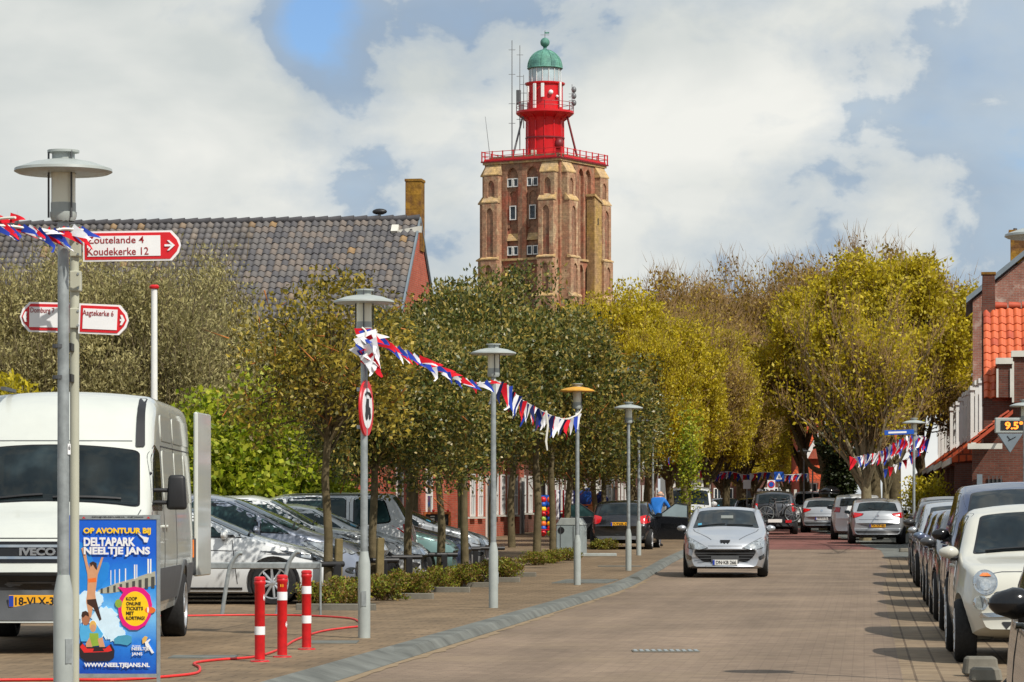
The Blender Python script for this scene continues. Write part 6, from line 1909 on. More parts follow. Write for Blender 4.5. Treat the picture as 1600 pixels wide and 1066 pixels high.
for i, (px, D) in enumerate(((838, 75.2), (862, 77), (885, 79.5), (945, 92))):
    tree('low', 72, 'low_shrub', ('tuft of green weeds round the %s trunk near the grey container' % ('left', 'middle', 'right')[i]) if i < 3 else 'tuft of weeds behind the black hatchback', (X(px, D), D, gz(D) + PAV), (.8, .8, .55), i, 'shrub', 'low shrubs in the planting beds')
for i, (px, py, w, lb) in enumerate(((525, 948, 1.1, 'concrete bed edging before the first oak'), (640, 931, .75, 'concrete bed edging before the third oak'), (700, 921, .75, 'concrete bed edging under the fourth oak'), (742, 914, .7, 'concrete bed edging before the fifth oak'), (780, 907, .8, 'concrete bed edging right of the third lamp'), (815, 900, .6, 'farthest concrete bed edging before the stall'))):
    D = (CH - PAV - .05) * F / (py - HOR)
    o = MB().box((0, 0, .035), (w, .10, .11)).build('bed_edging', M['concrete_dk'], bevel=.01, loc=(X(px, D), D, gz(D) + PAV), rot=(0, 0, R(-6)))
    tag(o, lb, 'edging', 'concrete bed edgings')
# ------------------------------------------------------------------ street lamps
def make_lamp(label, loc, hat='lamppaint', sleeve=True):
    t = thing('street_lamp', label, 'street lamp', loc, 0, 'street lamps')
    H = 3.71
    MB().tube([(0, 0, .80), (0, 0, 3.30)], [.040, .036], 14).build('pole', M['galv'], t, 50)
    MB().lathe([(.066, -.02), (.066, .78), (.060, .82), (.041, .92)], n=16).build('base_sleeve', M['lamppaint'], t, 40)
    MB().box((0, -.064, .42), (.05, .01, .16)).build('service_hatch', M['galv'], t)
    lan = MB().lathe([(.075, 3.24), (.088, 3.27), (.088, 3.30)], n=18).build('lantern_base', M['lamppaint'], t, 40)
    MB().lathe([(.080, 3.30), (.080, 3.60)], n=18).build('diffuser', M['lens'], lan, 50)
    MB().lathe([(.083, 3.30), (.083, 3.36), (.080, 3.36)], n=18).build('diffuser_band', M['lamppaint'], lan, 50)
    MB().lathe([(.085, 3.555), (.30, 3.553), (.322, 3.565), (.318, 3.583), (.20, 3.625), (.09, 3.645), (.0, 3.648)], n=28).build('hat', M[hat], t, 35)
    MB().lathe([(.0, 3.645), (.075, 3.645), (.075, 3.685), (.105, 3.69), (.105, 3.705), (0, 3.71)], n=18).build('cap', M['lamppaint'], t, 35)
    for a in (R(20), R(160), R(270)):
        MB().cyl((.098 * math.cos(a), .098 * math.sin(a), 3.26), (.098 * math.cos(a), .098 * math.sin(a), 3.70), .007, n=6).build('stay_rod', M['trim'], t)
    return t
l2 = make_lamp('street lamp with a knot of flags and a round sign', (X(569, 34.0), 34.0, PAV))
LAMPS = {2: (569, 34.0)}
for n, px, D, lb, dz, dx in ((1, 99, 21.0, 'nearest street lamp, beside the signpost and poster board', 0, 0), (3, 771, 44.9, 'second lamp along the pavement with bunting tied below its hat', 0, 0), (4, 902, 58.9, 'third lamp along the pavement with lichen-yellowed hat', 0, 0), (5, 982, 70.3, 'fourth lamp along the pavement, left of the silver hatchback', .05, 0),
                             (6, 998, 85, 'fifth lamp along the pavement with dark hat, behind the fourth', .16, 0), (7, 1020, 104, 'sixth lamp far along the pavement by the elm trunks', .3, 0), (8, 1428, 88, 'street lamp on the right beside the golden shrub', .05, 0), (9, 1601, 68.5, 'street lamp at the right picture edge by the clock sign', -.02, 0), (10, 1632, 25.9, 'near lamp at the upper right corner, only its hat showing', -.02, 0),
                             (11, 1077, 140, 'distant lamp behind the young sapling', .4, 0), (12, 1256, 150, 'distant lamp right of the crossing sign', .4, 0)):
    z = gz(D) + PAV
    o = dup(l2, lb, loc=(X(px, D), D, z), rz=n * .7)
    if n == 4:
        for c in o.children:
            if c.name.startswith('hat'):
                c.material_slots[0].link = 'OBJECT'; c.material_slots[0].material = M['yellowmoss']
    if n == 6:
        for c in o.children:
            if c.name.startswith('hat'):
                c.material_slots[0].link = 'OBJECT'; c.material_slots[0].material = M['trim']
    LAMPS[n] = (px, D)
# round sign on the second lamp
t = thing('round_sign', 'round red and white prohibition sign turned sideways on the lamp post', 'sign', (X(569, 34.0) + .02, 34.0, Z(638, 34.0)), R(79))
MB().lathe([(0, .012), (.295, .012), (.30, 0), (.295, -.012), (0, -.012)], n=36, axis='Y').build('disc', M['signred'], t, 40)
MB().lathe([(0, -.019), (.215, -.017), (.215, -.011)], n=32, axis='Y').build('white_field', M['signwhite'], t, 40)
# black tractor-like pictogram
for (a, b, c, d) in ((-.11, -.03, .0, .05), (.02, -.06, .05, .11)):
    pass
pic = MB()
pic.prism([(-.10, -.06), (.10, -.06), (.10, .0), (.03, .02), (.03, .10), (-.06, .10), (-.10, .02)], lambda a, b, w: (a, w, b), -.026, -.020)
pic.build('pictogram', M['ink'], t)
MB().lathe([(0, -.027), (.055, -.027), (.055, -.020)], c=(-.06, 0, -.07), n=16, axis='Y').build('pictogram_wheel', M['ink'], t)
MB().lathe([(0, -.027), (.038, -.027), (.038, -.020)], c=(.08, 0, -.08), n=16, axis='Y').build('pictogram_wheel', M['ink'], t)
MB().tube([(-.12, -.023, .14), (-.04, -.023, .165), (.06, -.023, .16), (.12, -.023, .12)], .012, 5).build('pictogram_arc', M['ink'], t)
for z in (-.2, .2):
    MB().lathe([(.045, z - .02), (.045, z + .02), (.040, z + .02), (.040, z - .02)], c=(.0, .055, 0), n=14).build('clamp', M['galv'], t)

# ------------------------------------------------------------------ signpost beside the nearest lamp
SD1 = 21.25
sp = thing('signpost', 'cream signpost with three red and white direction arms', 'signpost', (X(116.5, SD1), SD1, PAV), 0)
ztop = Z(352, SD1) - PAV
MB().tube([(0, 0, -.02), (0, 0, ztop)], .031, 16).build('post', M['cream_post'], sp, 50)
MB().lathe([(0, ztop + .01), (.033, ztop), (.033, ztop - .03)], n=16).build('post_cap', M['cream_post'], sp, 50)
def arm(px0, px1, py0, py1, right, lines, tilt, back=0.0, arrow_w=.09, lab=''):
    D = SD1 - .05
    x0, x1 = X(px0, D) - X(116.5, SD1), X(px1, D) - X(116.5, SD1)
    zt, zb = Z(py0, D) - PAV, Z(py1, D) - PAV
    w, h = x1 - x0, zt - zb
    e = .06
    if right:
        pl = [(0, 0), (w - e, 0), (w - .015, h * .25), (w, h * .5), (w - .015, h * .75), (w - e, h), (0, h)]
    else:
        pl = [(w, 0), (w, h), (e, h), (.015, h * .75), (0, h * .5), (.015, h * .25), (e, 0)]
    f = lambda a, b, q: (a, q, b)
    o = MB().prism(pl, f, 0, .02).build('sign_arm', M['signwhite'], sp, loc=(x0, -.05 - back, zb), rot=(0, R(tilt), 0))
    o['label'] = lab
    k = .012
    pin = [(a + (k if a < w / 2 else -k), b + (k if b < h / 2 else (-k if b > h / 2 else 0))) for a, b in pl]
    MB().prism(pin, f, -.004, .0).build('red_field', M['signred'], o)
    if right:
        wx0, wx1 = .028, w - arrow_w - .02
    else:
        wx0, wx1 = arrow_w + .02, w - .028
    MB().prism([(wx0, .032), (wx1, .032), (wx1, h - .032), (wx0, h - .032)], f, -.008, -.004).build('white_field', M['signwhite'], o)
    # white arrow
    ac = w - arrow_w * .55 - .01 if right else arrow_w * .55 + .01
    s_ = 1 if right else -1
    hh = h * .17; q = arrow_w * .30
    MB().prism([(ac - s_ * q, h / 2 - .007), (ac + s_ * q * .5, h / 2 - .007), (ac + s_ * q * .5, h / 2 + .007), (ac - s_ * q, h / 2 + .007)], f, -.0105, -.0065).build('arrow_shaft', M['signwhite'], o)
    MB().prism([(ac - s_ * q * .1, h / 2 + hh), (ac + s_ * q, h / 2), (ac - s_ * q * .1, h / 2 - hh), (ac - s_ * q * .1 - s_ * .014, h / 2 - hh), (ac + s_ * q - s_ * .020, h / 2), (ac - s_ * q * .1 - s_ * .014, h / 2 + hh)], f, -.012, -.0068).build('arrow_head', M['signwhite'], o)
    for txt, tx, ty, tw, th in lines:
        put('lettering', text_mesh(txt, tw, th, .004, .001), M['signtext'], o, loc=(tx, -.010, ty), rot=(R(90), 0, 0))
    return o
PX = SD1 / F
arm(130, 283, 362, 409, True, [('Zoutelande 4', .030, .118, .375, .046), ('Koudekerke 12', .030, .040, .405, .050)], -.8, arrow_w=.115, lab='direction arm reading Zoutelande 4 and Koudekerke 12')
arm(122, 200, 474, 521, True, [('Aagtekerke 6', .026, .110, .205, .048)], 2.5, arrow_w=.055, lab='direction arm reading Aagtekerke 6')
arm(27, 107, 470, 517, False, [('Domburg 7', .070, .118, .160, .044)], 1.2, arrow_w=.044, back=-.10, lab='direction arm reading Domburg 7')
for py0, py1 in ((376, 402), (424, 456), (482, 514)):
    zc = (Z(py0, SD1) + Z(py1, SD1)) / 2 - PAV; hh = Z(py0, SD1) - Z(py1, SD1)
    b = MB().box((.01, -.012, zc), (.075, .075, hh)).build('bracket', M['cream_post'], sp, bevel=.006)
    for q in (-.35, .35):
        MB().cyl((.03, -.056, zc + q * hh), (.03, -.048, zc + q * hh), .008, n=8).build('bolt', M['galv'], b)
for py in (544, 592):
    zc = Z(py, SD1) - PAV
    c = MB().lathe([(.045, zc - .012), (.045, zc + .012), (.040, zc + .012), (.040, zc - .012)], c=(X(101, SD1) - X(116.5, SD1), -.25, 0), n=16).build('strap', M['trim'], sp)
    MB().box((-.015, -.09, zc), (.035, .16, .05)).build('strap_block', M['black'], sp)
o = MB().box((0, 0, 0), (.022, .003, .07)).build('number_label', M['signwhite'], bpy.data.objects['street_lamp.001'], loc=(.018, -.041, Z(702, 21) - PAV))
put('lettering', text_mesh('6', .014, .03, .01, .001, 'CENTER'), M['ink'], o, loc=(0, -.003, .01), rot=(R(90), 0, 0))

# ------------------------------------------------------------------ poster board
BD1 = 22.0
pb_ = thing('poster_board', 'blue poster board for a water park standing behind the nearest lamp', 'poster board', (X(183, BD1), BD1, PAV), R(-2))
pw, ph = (248 - 118) * BD1 / F, (1053 - 811) * BD1 / F
zb = Z(1053, BD1) - PAV
m, t_, b_ = newmat('poster_print')
o_ = nd(t_, 'ShaderNodeTexCoord').outputs['Object']
sp_ = nd(t_, 'ShaderNodeSeparateXYZ'); t_.links.new(o_, sp_.inputs[0])
nz = noise(t_, 7, 6, .6, o_)
sm = nd(t_, 'ShaderNodeMath', operation='MULTIPLY_ADD'); t_.links.new(nz, sm.inputs[0]); sm.inputs[1].default_value = .22; t_.links.new(sp_.outputs['Z'], sm.inputs[2])
c_ = ramp(t_, sm.outputs[0], [(.10, srgb(14, 66, 170)), (.30, srgb(36, 120, 214)), (.52, srgb(120, 190, 236)), (.70, srgb(40, 140, 226)), (.95, srgb(20, 92, 204))])
t_.links.new(c_, b_.inputs['Base Color']); b_.inputs['Roughness'].default_value = .35
M['poster'] = m
for nm, c in (('p_yellow', (250, 200, 20)), ('p_mag', (226, 16, 120)), ('p_skin', (206, 150, 110)), ('p_skin2', (170, 112, 80)), ('p_hair', (60, 36, 24)), ('p_blond', (222, 176, 90)), ('p_raft', (216, 40, 36)), ('p_raftdk', (40, 30, 34)), ('p_green', (140, 170, 60)), ('p_wave', (206, 230, 244)), ('p_slide', (30, 130, 214)), ('p_grey', (170, 168, 150)), ('p_dk', (70, 70, 66)), ('p_shirt', (80, 170, 220)), ('p_teal', (70, 150, 180)), ('p_org', (230, 110, 40))):
    M[nm] = plain(nm, srgb(*c), .45, 0, .08, 14)
fr_ = MB()
for a in (-pw / 2, pw / 2):
    fr_.box((a, 0, zb / 2 + ph / 2), (.022, .03, zb + ph))
fr_.box((0, 0, zb + ph + .012), (pw + .022, .03, .03)); fr_.box((0, 0, zb - .012), (pw, .03, .026))
fr_.build('frame', M['galv'], pb_)
pan = MB().box((0, 0, ph / 2), (pw - .022, .012, ph - .004)).build('poster', M['poster'], pb_, loc=(0, -.004, zb))
lay = [0]
def flat(name, mat, poly, lift=None, k=None):
    """poly in poster fractions (0..1 across, 0..1 down)"""
    lay[0] += 1
    y = -.0066 - .0002 * lay[0]
    pts = [((a - .5) * (pw - .03), (1 - b) * ph) for a, b in poly]
    return MB().prism(pts, lambda a, b, w: (a, w, b), y - .0006, -.005).build(name, M[mat], pan)
def zp(pts):   # from the zoomed crop (681x1066): poster spans 88..585 x 65..1015
    return [((x - 88) / 497, (y - 65) / 950) for x, y in pts]
def zell(cx, cy, rx, ry, n=22, wob=0):
    return zp([(cx + rx * math.cos(2 * math.pi * k / n) * (1 + wob * math.sin(k * 2.7)), cy + ry * math.sin(2 * math.pi * k / n) * (1 + wob * math.cos(k * 3.1))) for k in range(n)])
flat('water_slide', 'p_slide', zp([(92, 200), (150, 230), (190, 330), (280, 330), (292, 350), (280, 420), (240, 480), (200, 500), (92, 520)]))
flat('storm_barrier', 'p_grey', zp([(215, 505), (330, 460), (440, 430), (515, 405), (580, 385), (583, 470), (500, 490), (380, 505), (300, 520), (215, 522)]))
for x, y0, y1, w in ((296, 380, 470, 5), (322, 376, 465, 5), (350, 372, 460, 6), (388, 368, 450, 7), (445, 345, 435, 9), (460, 345, 430, 6), (530, 310, 400, 10), (546, 310, 400, 9)):
    flat('barrier_pillar', 'signwhite', zp([(x, y0), (x + w, y0), (x + w, y1), (x, y1)]))
for k in range(9):
    x = 235 + k * 40
    flat('barrier_arch', 'p_dk', zp([(x, 520 - k * 4), (x + 12 + k, 520 - k * 4), (x + 12 + k, 490 - k * 9), (x, 492 - k * 9)]))
flat('wave', 'p_wave', zell(170, 560, 80, 60, 30, .12)); flat('wave', 'p_wave', zell(260, 700, 90, 95, 34, .14)); flat('wave', 'p_wave', zell(130, 620, 40, 90, 30, .15)); flat('wave', 'p_wave', zell(330, 770, 60, 50, 30, .15))
flat('woman_figure', 'p_skin', zp([(112, 245), (135, 235), (150, 330), (165, 375), (165, 340), (180, 328), (200, 332), (210, 350), (208, 380), (228, 330), (240, 300), (252, 300), (238, 345), (215, 410), (208, 470), (200, 520), (205, 560), (240, 680), (228, 690), (185, 600), (175, 670), (160, 665), (142, 570), (150, 510), (152, 440), (150, 400), (132, 320)]))
flat('woman_hair', 'p_hair', zp([(165, 335), (185, 325), (208, 335), (212, 380), (200, 370), (185, 345), (172, 360)]))
flat('bikini', 'p_org', zp([(155, 432), (205, 425), (207, 452), (158, 455)])); flat('bikini', 'p_hair', zp([(148, 560), (205, 555), (240, 680), (228, 690), (190, 610), (150, 585)]))
flat('man_head', 'p_skin2', zell(140, 675, 26, 42)); flat('man_hair', 'p_hair', zp([(112, 660), (118, 635), (140, 628), (158, 640), (160, 665), (140, 655), (122, 672)]))
flat('man_shirt', 'p_shirt', zp([(108, 715), (150, 720), (200, 700), (250, 770), (230, 820), (110, 815), (100, 760)]))
flat('boy_head', 'p_blond', zell(186, 722, 22, 34)); flat('boy_face', 'p_skin', zell(187, 735, 18, 24)); flat('boy_shirt', 'p_green', zp([(165, 765), (220, 765), (228, 840), (160, 850)]))
flat('boy_legs', 'p_skin', zp([(140, 830), (165, 790), (185, 860), (145, 870)])); flat('boy_legs', 'p_skin', zp([(215, 800), (245, 790), (262, 850), (230, 860)]))
flat('raft', 'p_raftdk', zp([(95, 840), (110, 815), (140, 850), (270, 850), (300, 830), (322, 870), (318, 915), (290, 935), (140, 940), (105, 910)]))
flat('raft', 'p_raft', zp([(104, 850), (120, 830), (150, 860), (265, 860), (290, 838), (308, 872), (280, 880), (130, 885)]))
flat('raft_seat', 'p_raftdk', zp([(195, 852), (240, 850), (258, 876), (185, 878)]))
flat('seal', 'p_teal', zp([(320, 800), (345, 782), (400, 775), (430, 785), (432, 820), (405, 840), (360, 832), (322, 830)]))
flat('speech_bubble', 'p_mag', zp([(345, 482), (400, 488), (450, 480), (505, 490), (545, 530), (560, 590), (552, 660), (520, 715), (470, 745), (420, 745), (375, 715), (352, 665), (345, 605), (355, 550), (378, 515)]))
flat('bubble_centre', 'p_yellow', zell(453, 615, 86, 106, 30))
flat('fish', 'p_green', zell(348, 583, 22, 26)); flat('fish', 'p_org', zell(548, 624, 34, 20)); flat('fish', 'signwhite', zell(535, 622, 6, 18))
flat('seagull', 'signwhite', zp([(468, 150), (500, 172), (540, 180), (530, 210), (510, 208), (505, 190), (485, 172)]))
flat('mermaid', 'p_blond', zp([(498, 800), (515, 782), (532, 790), (520, 820), (500, 830)])); flat('mermaid', 'signwhite', zp([(515, 820), (545, 800), (550, 806), (535, 825), (550, 850), (572, 885), (560, 890), (540, 860), (520, 845)]))
def ptext(body, x0, y0, x1, y1, mat, bold=.03):
    """lettering between zoomed-crop corners"""
    lay[0] += 1
    (a0, b0), (a1, b1) = zp([(x0, y0), (x1, y1)])
    W2, H2 = (a1 - a0) * (pw - .03), (b1 - b0) * ph
    put('lettering', text_mesh(body, W2, H2, bold, .0008), M[mat], pan, loc=((a0 - .5) * (pw - .03), -.0075 - .0002 * lay[0], (1 - b1) * ph), rot=(R(90), 0, 0))
ptext('OP AVONTUUR BIJ', 126, 119, 553, 164, 'p_yellow', .045)
ptext('DELTAPARK', 128, 178, 455, 232, 'signwhite', .045)
ptext('NEELTJE JANS', 128, 236, 548, 296, 'signwhite', .045)
for k, wd in enumerate(('KOOP', 'ONLINE', 'TICKETS', 'MET', 'KORTING!')):
    ptext(wd, 397, 543 + k * 29.5, (466, 490, 504, 446, 514)[k], 564 + k * 29.5, 'ink', .015)
ptext('DELTAPARK', 434, 838, 490, 848, 'signwhite', .02); ptext('NEELTJE', 432, 850, 543, 876, 'signwhite', .03); ptext('JANS', 432, 882, 500, 906, 'signwhite', .03)
ptext('WWW.NEELTJEJANS.NL', 131, 946, 547, 980, 'signwhite', .04)
put('lettering', text_mesh('INFO@VER-RECLAME.NL   0187 226624', pw * .62, .012, .01, .0005), M['ink'], pb_, loc=(-pw * .3, -.0165, zb + ph + .006), rot=(R(90), 0, 0))
for a in (-.42, .36):
    MB().prism([(pw * a, 0), (pw * a + .024, 0), (pw * a + .012, .012)], lambda p, q, w: (p, w, zb + ph + .004 + q), -.0172, -.015).build('red_mark', M['signred'], pb_)
# rear panel of the folding board, seen past the lamp
rp_ = MB().box((0, .02, ph / 2), (.14, .02, ph + .05)).build('rear_panel', M['poster'], pb_, loc=(X(103, BD1) - X(183, BD1), .16, zb), rot=(0, 0, R(-12)))
MB().box((-.07, .015, ph / 2 - .06), (.02, .03, ph + zb - .06)).build('rear_frame', M['galv'], rp_, loc=(0, 0, -.05))

# ------------------------------------------------------------------ bollards, hose, rails, flagpole
def bollard(px, pyt, pyb, label, bands, chip=None, sticker=False):
    D = (CH - PAV) * F / (pyb - HOR)
    h = (pyb - pyt) * D / F
    t = thing('bollard', label, 'bollard', (X(px, D), D, PAV), random.random() * 6, 'red bollards')
    r = .046
    MB().lathe([(.0, h), (r * .8, h), (r * 1.12, h - .012), (r * 1.15, h - .03), (r * 1.05, h - .036), (r * 1.15, h - .045), (r * 1.15, h - .065), (r, h - .075), (r, .02)], n=22).build('post', M['red'], t, 35)
    MB().lathe([(0, .012), (.085, .012), (.088, 0)], n=20).build('base_plate', M['red'], t, 35)
    for z0, z1 in bands:
        zz0, zz1 = h - (z1 - pyt) * D / F, h - (z0 - pyt) * D / F
        MB().lathe([(r + .0005, zz0), (r + .0018, zz0 + .001), (r + .0018, zz1 - .001), (r + .0005, zz1)], n=22).build('reflective_band', M['signwhite'], t, 35)
    if chip:
        z = h - (chip - pyt) * D / F
        g = MB()
        for k in range(5):
            a = -math.pi / 2 + .8 + .14 * k - t.rotation_euler.z
            g.add([((r + .0012) * math.cos(a + da), (r + .0012) * math.sin(a + da), z + dz * (.6 + .5 * math.sin(k * 2))) for da, dz in ((0, -.02), (.14, -.026), (.14, .024), (0, .03))], [(0, 1, 2, 3)])
        g.build('chipped_paint', M['signwhite'], t)
    if sticker:
        z = h - .10
        a0 = -math.pi / 2 - t.rotation_euler.z
        MB().add([((r + .0014) * math.cos(a0 + da), (r + .0014) * math.sin(a0 + da), z + dz) for da, dz in ((-.3, -.012), (.3, -.012), (.3, .012), (-.3, .012))], [(0, 1, 2, 3)]).build('sticker', M['plate_y'], t)
    return t
bollard(406, 901, 1034, 'leftmost red bollard with chipped paint near the top', [(979, 992)], chip=934)
bollard(441, 898, 1027, 'middle red bollard with yellow sticker and one white band', [(925, 938)], chip=976, sticker=True)
bollard(479, 891, 1015, 'rightmost red bollard with two white bands', [(916, 928), (962, 974)])
def gpt(px, py, z=PAV + .012):
    D = (CH - z) * F / (py - HOR)
    return Vector((X(px, D), D, z))
def smoothpath(pts, k=6):
    out = []
    P_ = [pts[0]] + pts + [pts[-1]]
    for i in range(1, len(P_) - 2):
        for j in range(k):
            t = j / k
            a, b, c, d = P_[i - 1], P_[i], P_[i + 1], P_[i + 2]
            out.append(.5 * ((2 * b) + (c - a) * t + (2 * a - 5 * b + 4 * c - d) * t * t + (3 * b - a - 3 * c + d) * t ** 3))
    out.append(pts[-1])
    return out
hp = [gpt(*q) for q in ((-30, 1063), (60, 1062), (180, 1062), (250, 1058), (305, 1052), (312, 1043), (304, 1036), (340, 1031), (400, 1026), (440, 1013), (462, 1000), (500, 987), (540, 981), (575, 977), (562, 972), (545, 966), (480, 962), (400, 961), (300, 962), (200, 963))]
tag(MB().tube(smoothpath(hp), .012, 7).build('hose', M['hose'], None, 60), 'red hose snaking over the paving past the bollards to the van', 'hose')
# bent-tube bicycle rack with flat rail
RK = 41.5
rk = thing('bicycle_rack', 'grey tubular rack with two bent uprights in front of the white parked car', 'rack', (0, RK, PAV))
def rpt(px, py, D=RK): 
    v = at(px, py, D); return Vector((v.x, v.y - RK, v.z - PAV))
MB().box(((X(300, RK) + X(502, RK)) / 2, 0, Z(884, RK) - PAV), (X(502, RK) - X(300, RK), .05, .085)).build('rail', M['galv'], rk, bevel=.012)
zb_ = HOR + (CH - PAV) * F / RK
for a, b in (((372, 866), (347, zb_)), ((462, 864), (432, zb_))):
    x0, z0 = rpt(*a).x, rpt(*a).z
    x1 = rpt(*b).x
    MB().tube(smoothpath([Vector((x0 + .06, -.05, z0 + .01)), Vector((x0, -.05, z0 - .0)), Vector((x0 - .09, -.05, z0 - .14)), Vector((x0 - .14, -.05, z0 - .36)), Vector((x1, -.05, -.01))], 5), .028, 10).build('bent_upright', M['galv'], rk, 50)
MB().cyl((X(501, RK), -.02, -.01), (X(501, RK), -.02, Z(880, RK) - PAV), .014, n=8).build('thin_upright', M['galv'], rk, 50)
# black rails in front of the parking bays
for i, (p0, p1, py, D, lb) in enumerate(((500, 535, 882, 46.2, 'black rail before the white parked car'), (546, 622, 876, 50.7, 'second black rail from the left, by the second oak'), (595, 658, 871, 53.7, 'third black rail, before the third oak'), (647, 714, 867, 57, 'fourth black rail, before the teal car'), (692, 750, 858, 66.4, 'fifth black rail, beside the timber stake'), (730, 788, 857, 67.6, 'farthest black rail, right of the parked cars'))):
    z = Z(py, D) - gz(D) - PAV
    t = thing('guard_rail', lb, 'rail', (X((p0 + p1) / 2, D), D, gz(D) + PAV), 0, 'black rails before the parking bays')
    hw_ = (p1 - p0) * D / F / 2
    MB().tube([(-hw_, 0, z), (hw_, .25, z)], .042, 12).build('bar', M['black'], t, 50)
    for q in ((-.55, .4) if hw_ > .3 else (.5,)):
        MB().box((q * hw_, .12 + q * .12, z / 2), (.11, .11, z)).build('post', M['black'], t, bevel=.01)
fp_ = thing('flagpole', 'white flagpole with red disc top behind the van', 'flagpole', (X(241, 62), 62, gz(62) + PAV))
ht = Z(448, 62) - gz(62) - PAV
MB().tube([(0, 0, 0), (0, 0, ht - .05)], [.075, .06], 12).build('pole', M['white'], fp_, 50)
MB().lathe([(0, ht + .04), (.07, ht + .035), (.10, ht), (.09, ht - .035), (.05, ht - .05)], n=14).build('disc_top', M['red'], fp_, 40)
tag(MB().box((0, 0, .09), (.30, .25, .16), top=(.86, .8)).build('wheel_stop', M['concrete_dk'], bevel=.02, loc=(X(1532, 27.6), 27.6, 0)), 'low concrete block before the front wheel of the small white hatchback', 'block', 'concrete blocks')
tag(MB().box((0, 0, .07), (.26, .25, .12), top=(.86, .8)).build('wheel_stop', M['concrete_dk'], bevel=.02, loc=(X(1540, 26.5), 26.5, 0)), 'second concrete block, nearer the camera at right', 'block', 'concrete blocks')
tag(MB().box((0, 0, .06), (.4, .25, .12), top=(.86, .8)).build('wheel_stop', M['concrete_dk'], bevel=.02, loc=(X(1412, 93), 92.5, gz(92))), 'small concrete block at the far end of the parked row', 'block', 'concrete blocks')
# low white dragon's-teeth? grey container, chalkboard, toy stall
GD = 85.0
gc = thing('container', 'grey steel recycling container with sloping roof behind the oaks', 'container', (X(893, GD), GD, gz(GD) + PAV), R(-14))
cw, chh = (914 - 874) * GD / F, (868 - 812) * GD / F
MB().box((0, 0, chh * .42), (cw, .7, chh * .84)).build('body', M['greybin'], gc, bevel=.02)
MB().prism([(-cw / 2 - .01, 0), (cw / 2 + .01, 0), (cw / 2 - .12, chh * .2), (-cw / 2 + .12, chh * .2)], lambda a, b, w: (a, w, b + chh * .842), -.36, .36).build('roof', M['lamppaint'], gc, bevel=.01)
for q in (-.2, .12):
    MB().box((q * cw * 1.6, -.355, chh * .42), (.015, .012, chh * .8)).build('panel_joint', M['trim'], gc)
MB().cyl((-.2, -.36, chh * .7), (-.2, -.34, chh * .7), .09, n=16).build('drop_hole', M['black'], gc)
tag(MB().box((0, 0, .04), (.95, .3, .08)).build('floor_plate', M['lamppaint'], bevel=.01, loc=(X(935, 84), 84, gz(84) + PAV)), 'low pale plate lying right of the grey container', 'plate')
tag(MB().box((0, 0, .04), (.6, .3, .08)).build('floor_plate', M['lamppaint'], bevel=.01, loc=(X(860, 84.5), 84.5, gz(84) + PAV)), 'low pale plate lying left of the grey container', 'plate')
KD = 84.0
kb = thing('chalkboard', 'orange framed chalkboard leaning by the brick wall', 'sign', (X(683, KD), KD, gz(KD) + PAV), 0)
kw, kz1, kz0 = (704 - 661) * KD / F, Z(800, KD) - gz(KD) - PAV, .15
MB().box((0, .03, (kz1 + kz0) / 2), (kw - .08, .02, kz1 - kz0 - .08)).build('board', M['slate'], kb)
f = MB()
for a in (-kw / 2 + .03, kw / 2 - .03): f.box((a, 0, kz1 / 2), (.06, .05, kz1))
f.box((0, 0, kz1 - .03), (kw - .121, .05, .06)); f.box((0, 0, kz0 + .03), (kw - .121, .05, .06))
f.build('frame', M['woodor'], kb)
for k, (y, w, hh) in enumerate(((.12, .12, .03), (.20, .10, .06), (.33, .18, .03), (.42, .22, .03), (.52, .14, .03))):
    MB().box((-.12, .015, kz1 - y), (w, .004, hh)).build('chalk_line', M['offwhite'], kb)
for a in (-.1, .28): MB().ball((a, 0, kz1 + .03), .04, 8, 6).build('red_lamp', M['red'], kb, 50)
# toy stall: blue net rack of balls and flag windsocks
TS = 112.0
rk2 = thing('ball_rack', 'blue net rack of coloured beach balls outside the shop', 'display rack', (X(854, TS), TS, gz(TS) + PAV))
hR = Z(772, TS) - gz(TS) - PAV
for a in (-.26, .26):
    for b in (-.2, .2): MB().cyl((a, b, 0), (a, b, hR), .02, n=6).build('upright', M['signblue'], rk2)
MB().box((0, .22, hR * .55), (.50, .02, hR * .85)).build('back_panel', M['signblue'], rk2)
cols = ['red', 'signblue', 'p_org', 'p_green', 'red', 'p_yellow', 'signblue', 'red']
for k in range(8):
    for q in range(2):
        MB().ball((-.12 + .24 * q, -.05, .18 + k * (hR - .3) / 7.5), .115, 10, 7).build('ball', M[cols[(k + q * 3) % 8]], rk2, 60)
for zz in (.3, .95): MB().box((.1, -.24, zz), (1.1, .03, .04)).build('red_rail', M['red'], rk2)
for i, (px, lb) in enumerate(((871, 'left red, white and blue windsock by the ball rack'), (884, 'middle striped windsock by the ball rack'), (893, 'right striped windsock by the ball rack'))):
    t = thing('windsock', lb, 'windsock', (X(px, 108), 108, Z(812, 108)), 0, 'striped windsocks')
    for k, mm in enumerate(('bred', 'bwhite', 'bblue', 'bred', 'bwhite', 'bdkblue')):
        a0 = 2 * math.pi * k / 6
        MB().add([(.11 * math.cos(a0 + da), .11 * math.sin(a0 + da), z) for z in (.0, 1.0) for da in (0, .5, 1.05)], [(0, 1, 4, 3), (1, 2, 5, 4)]).build('stripe', M[mm], t)
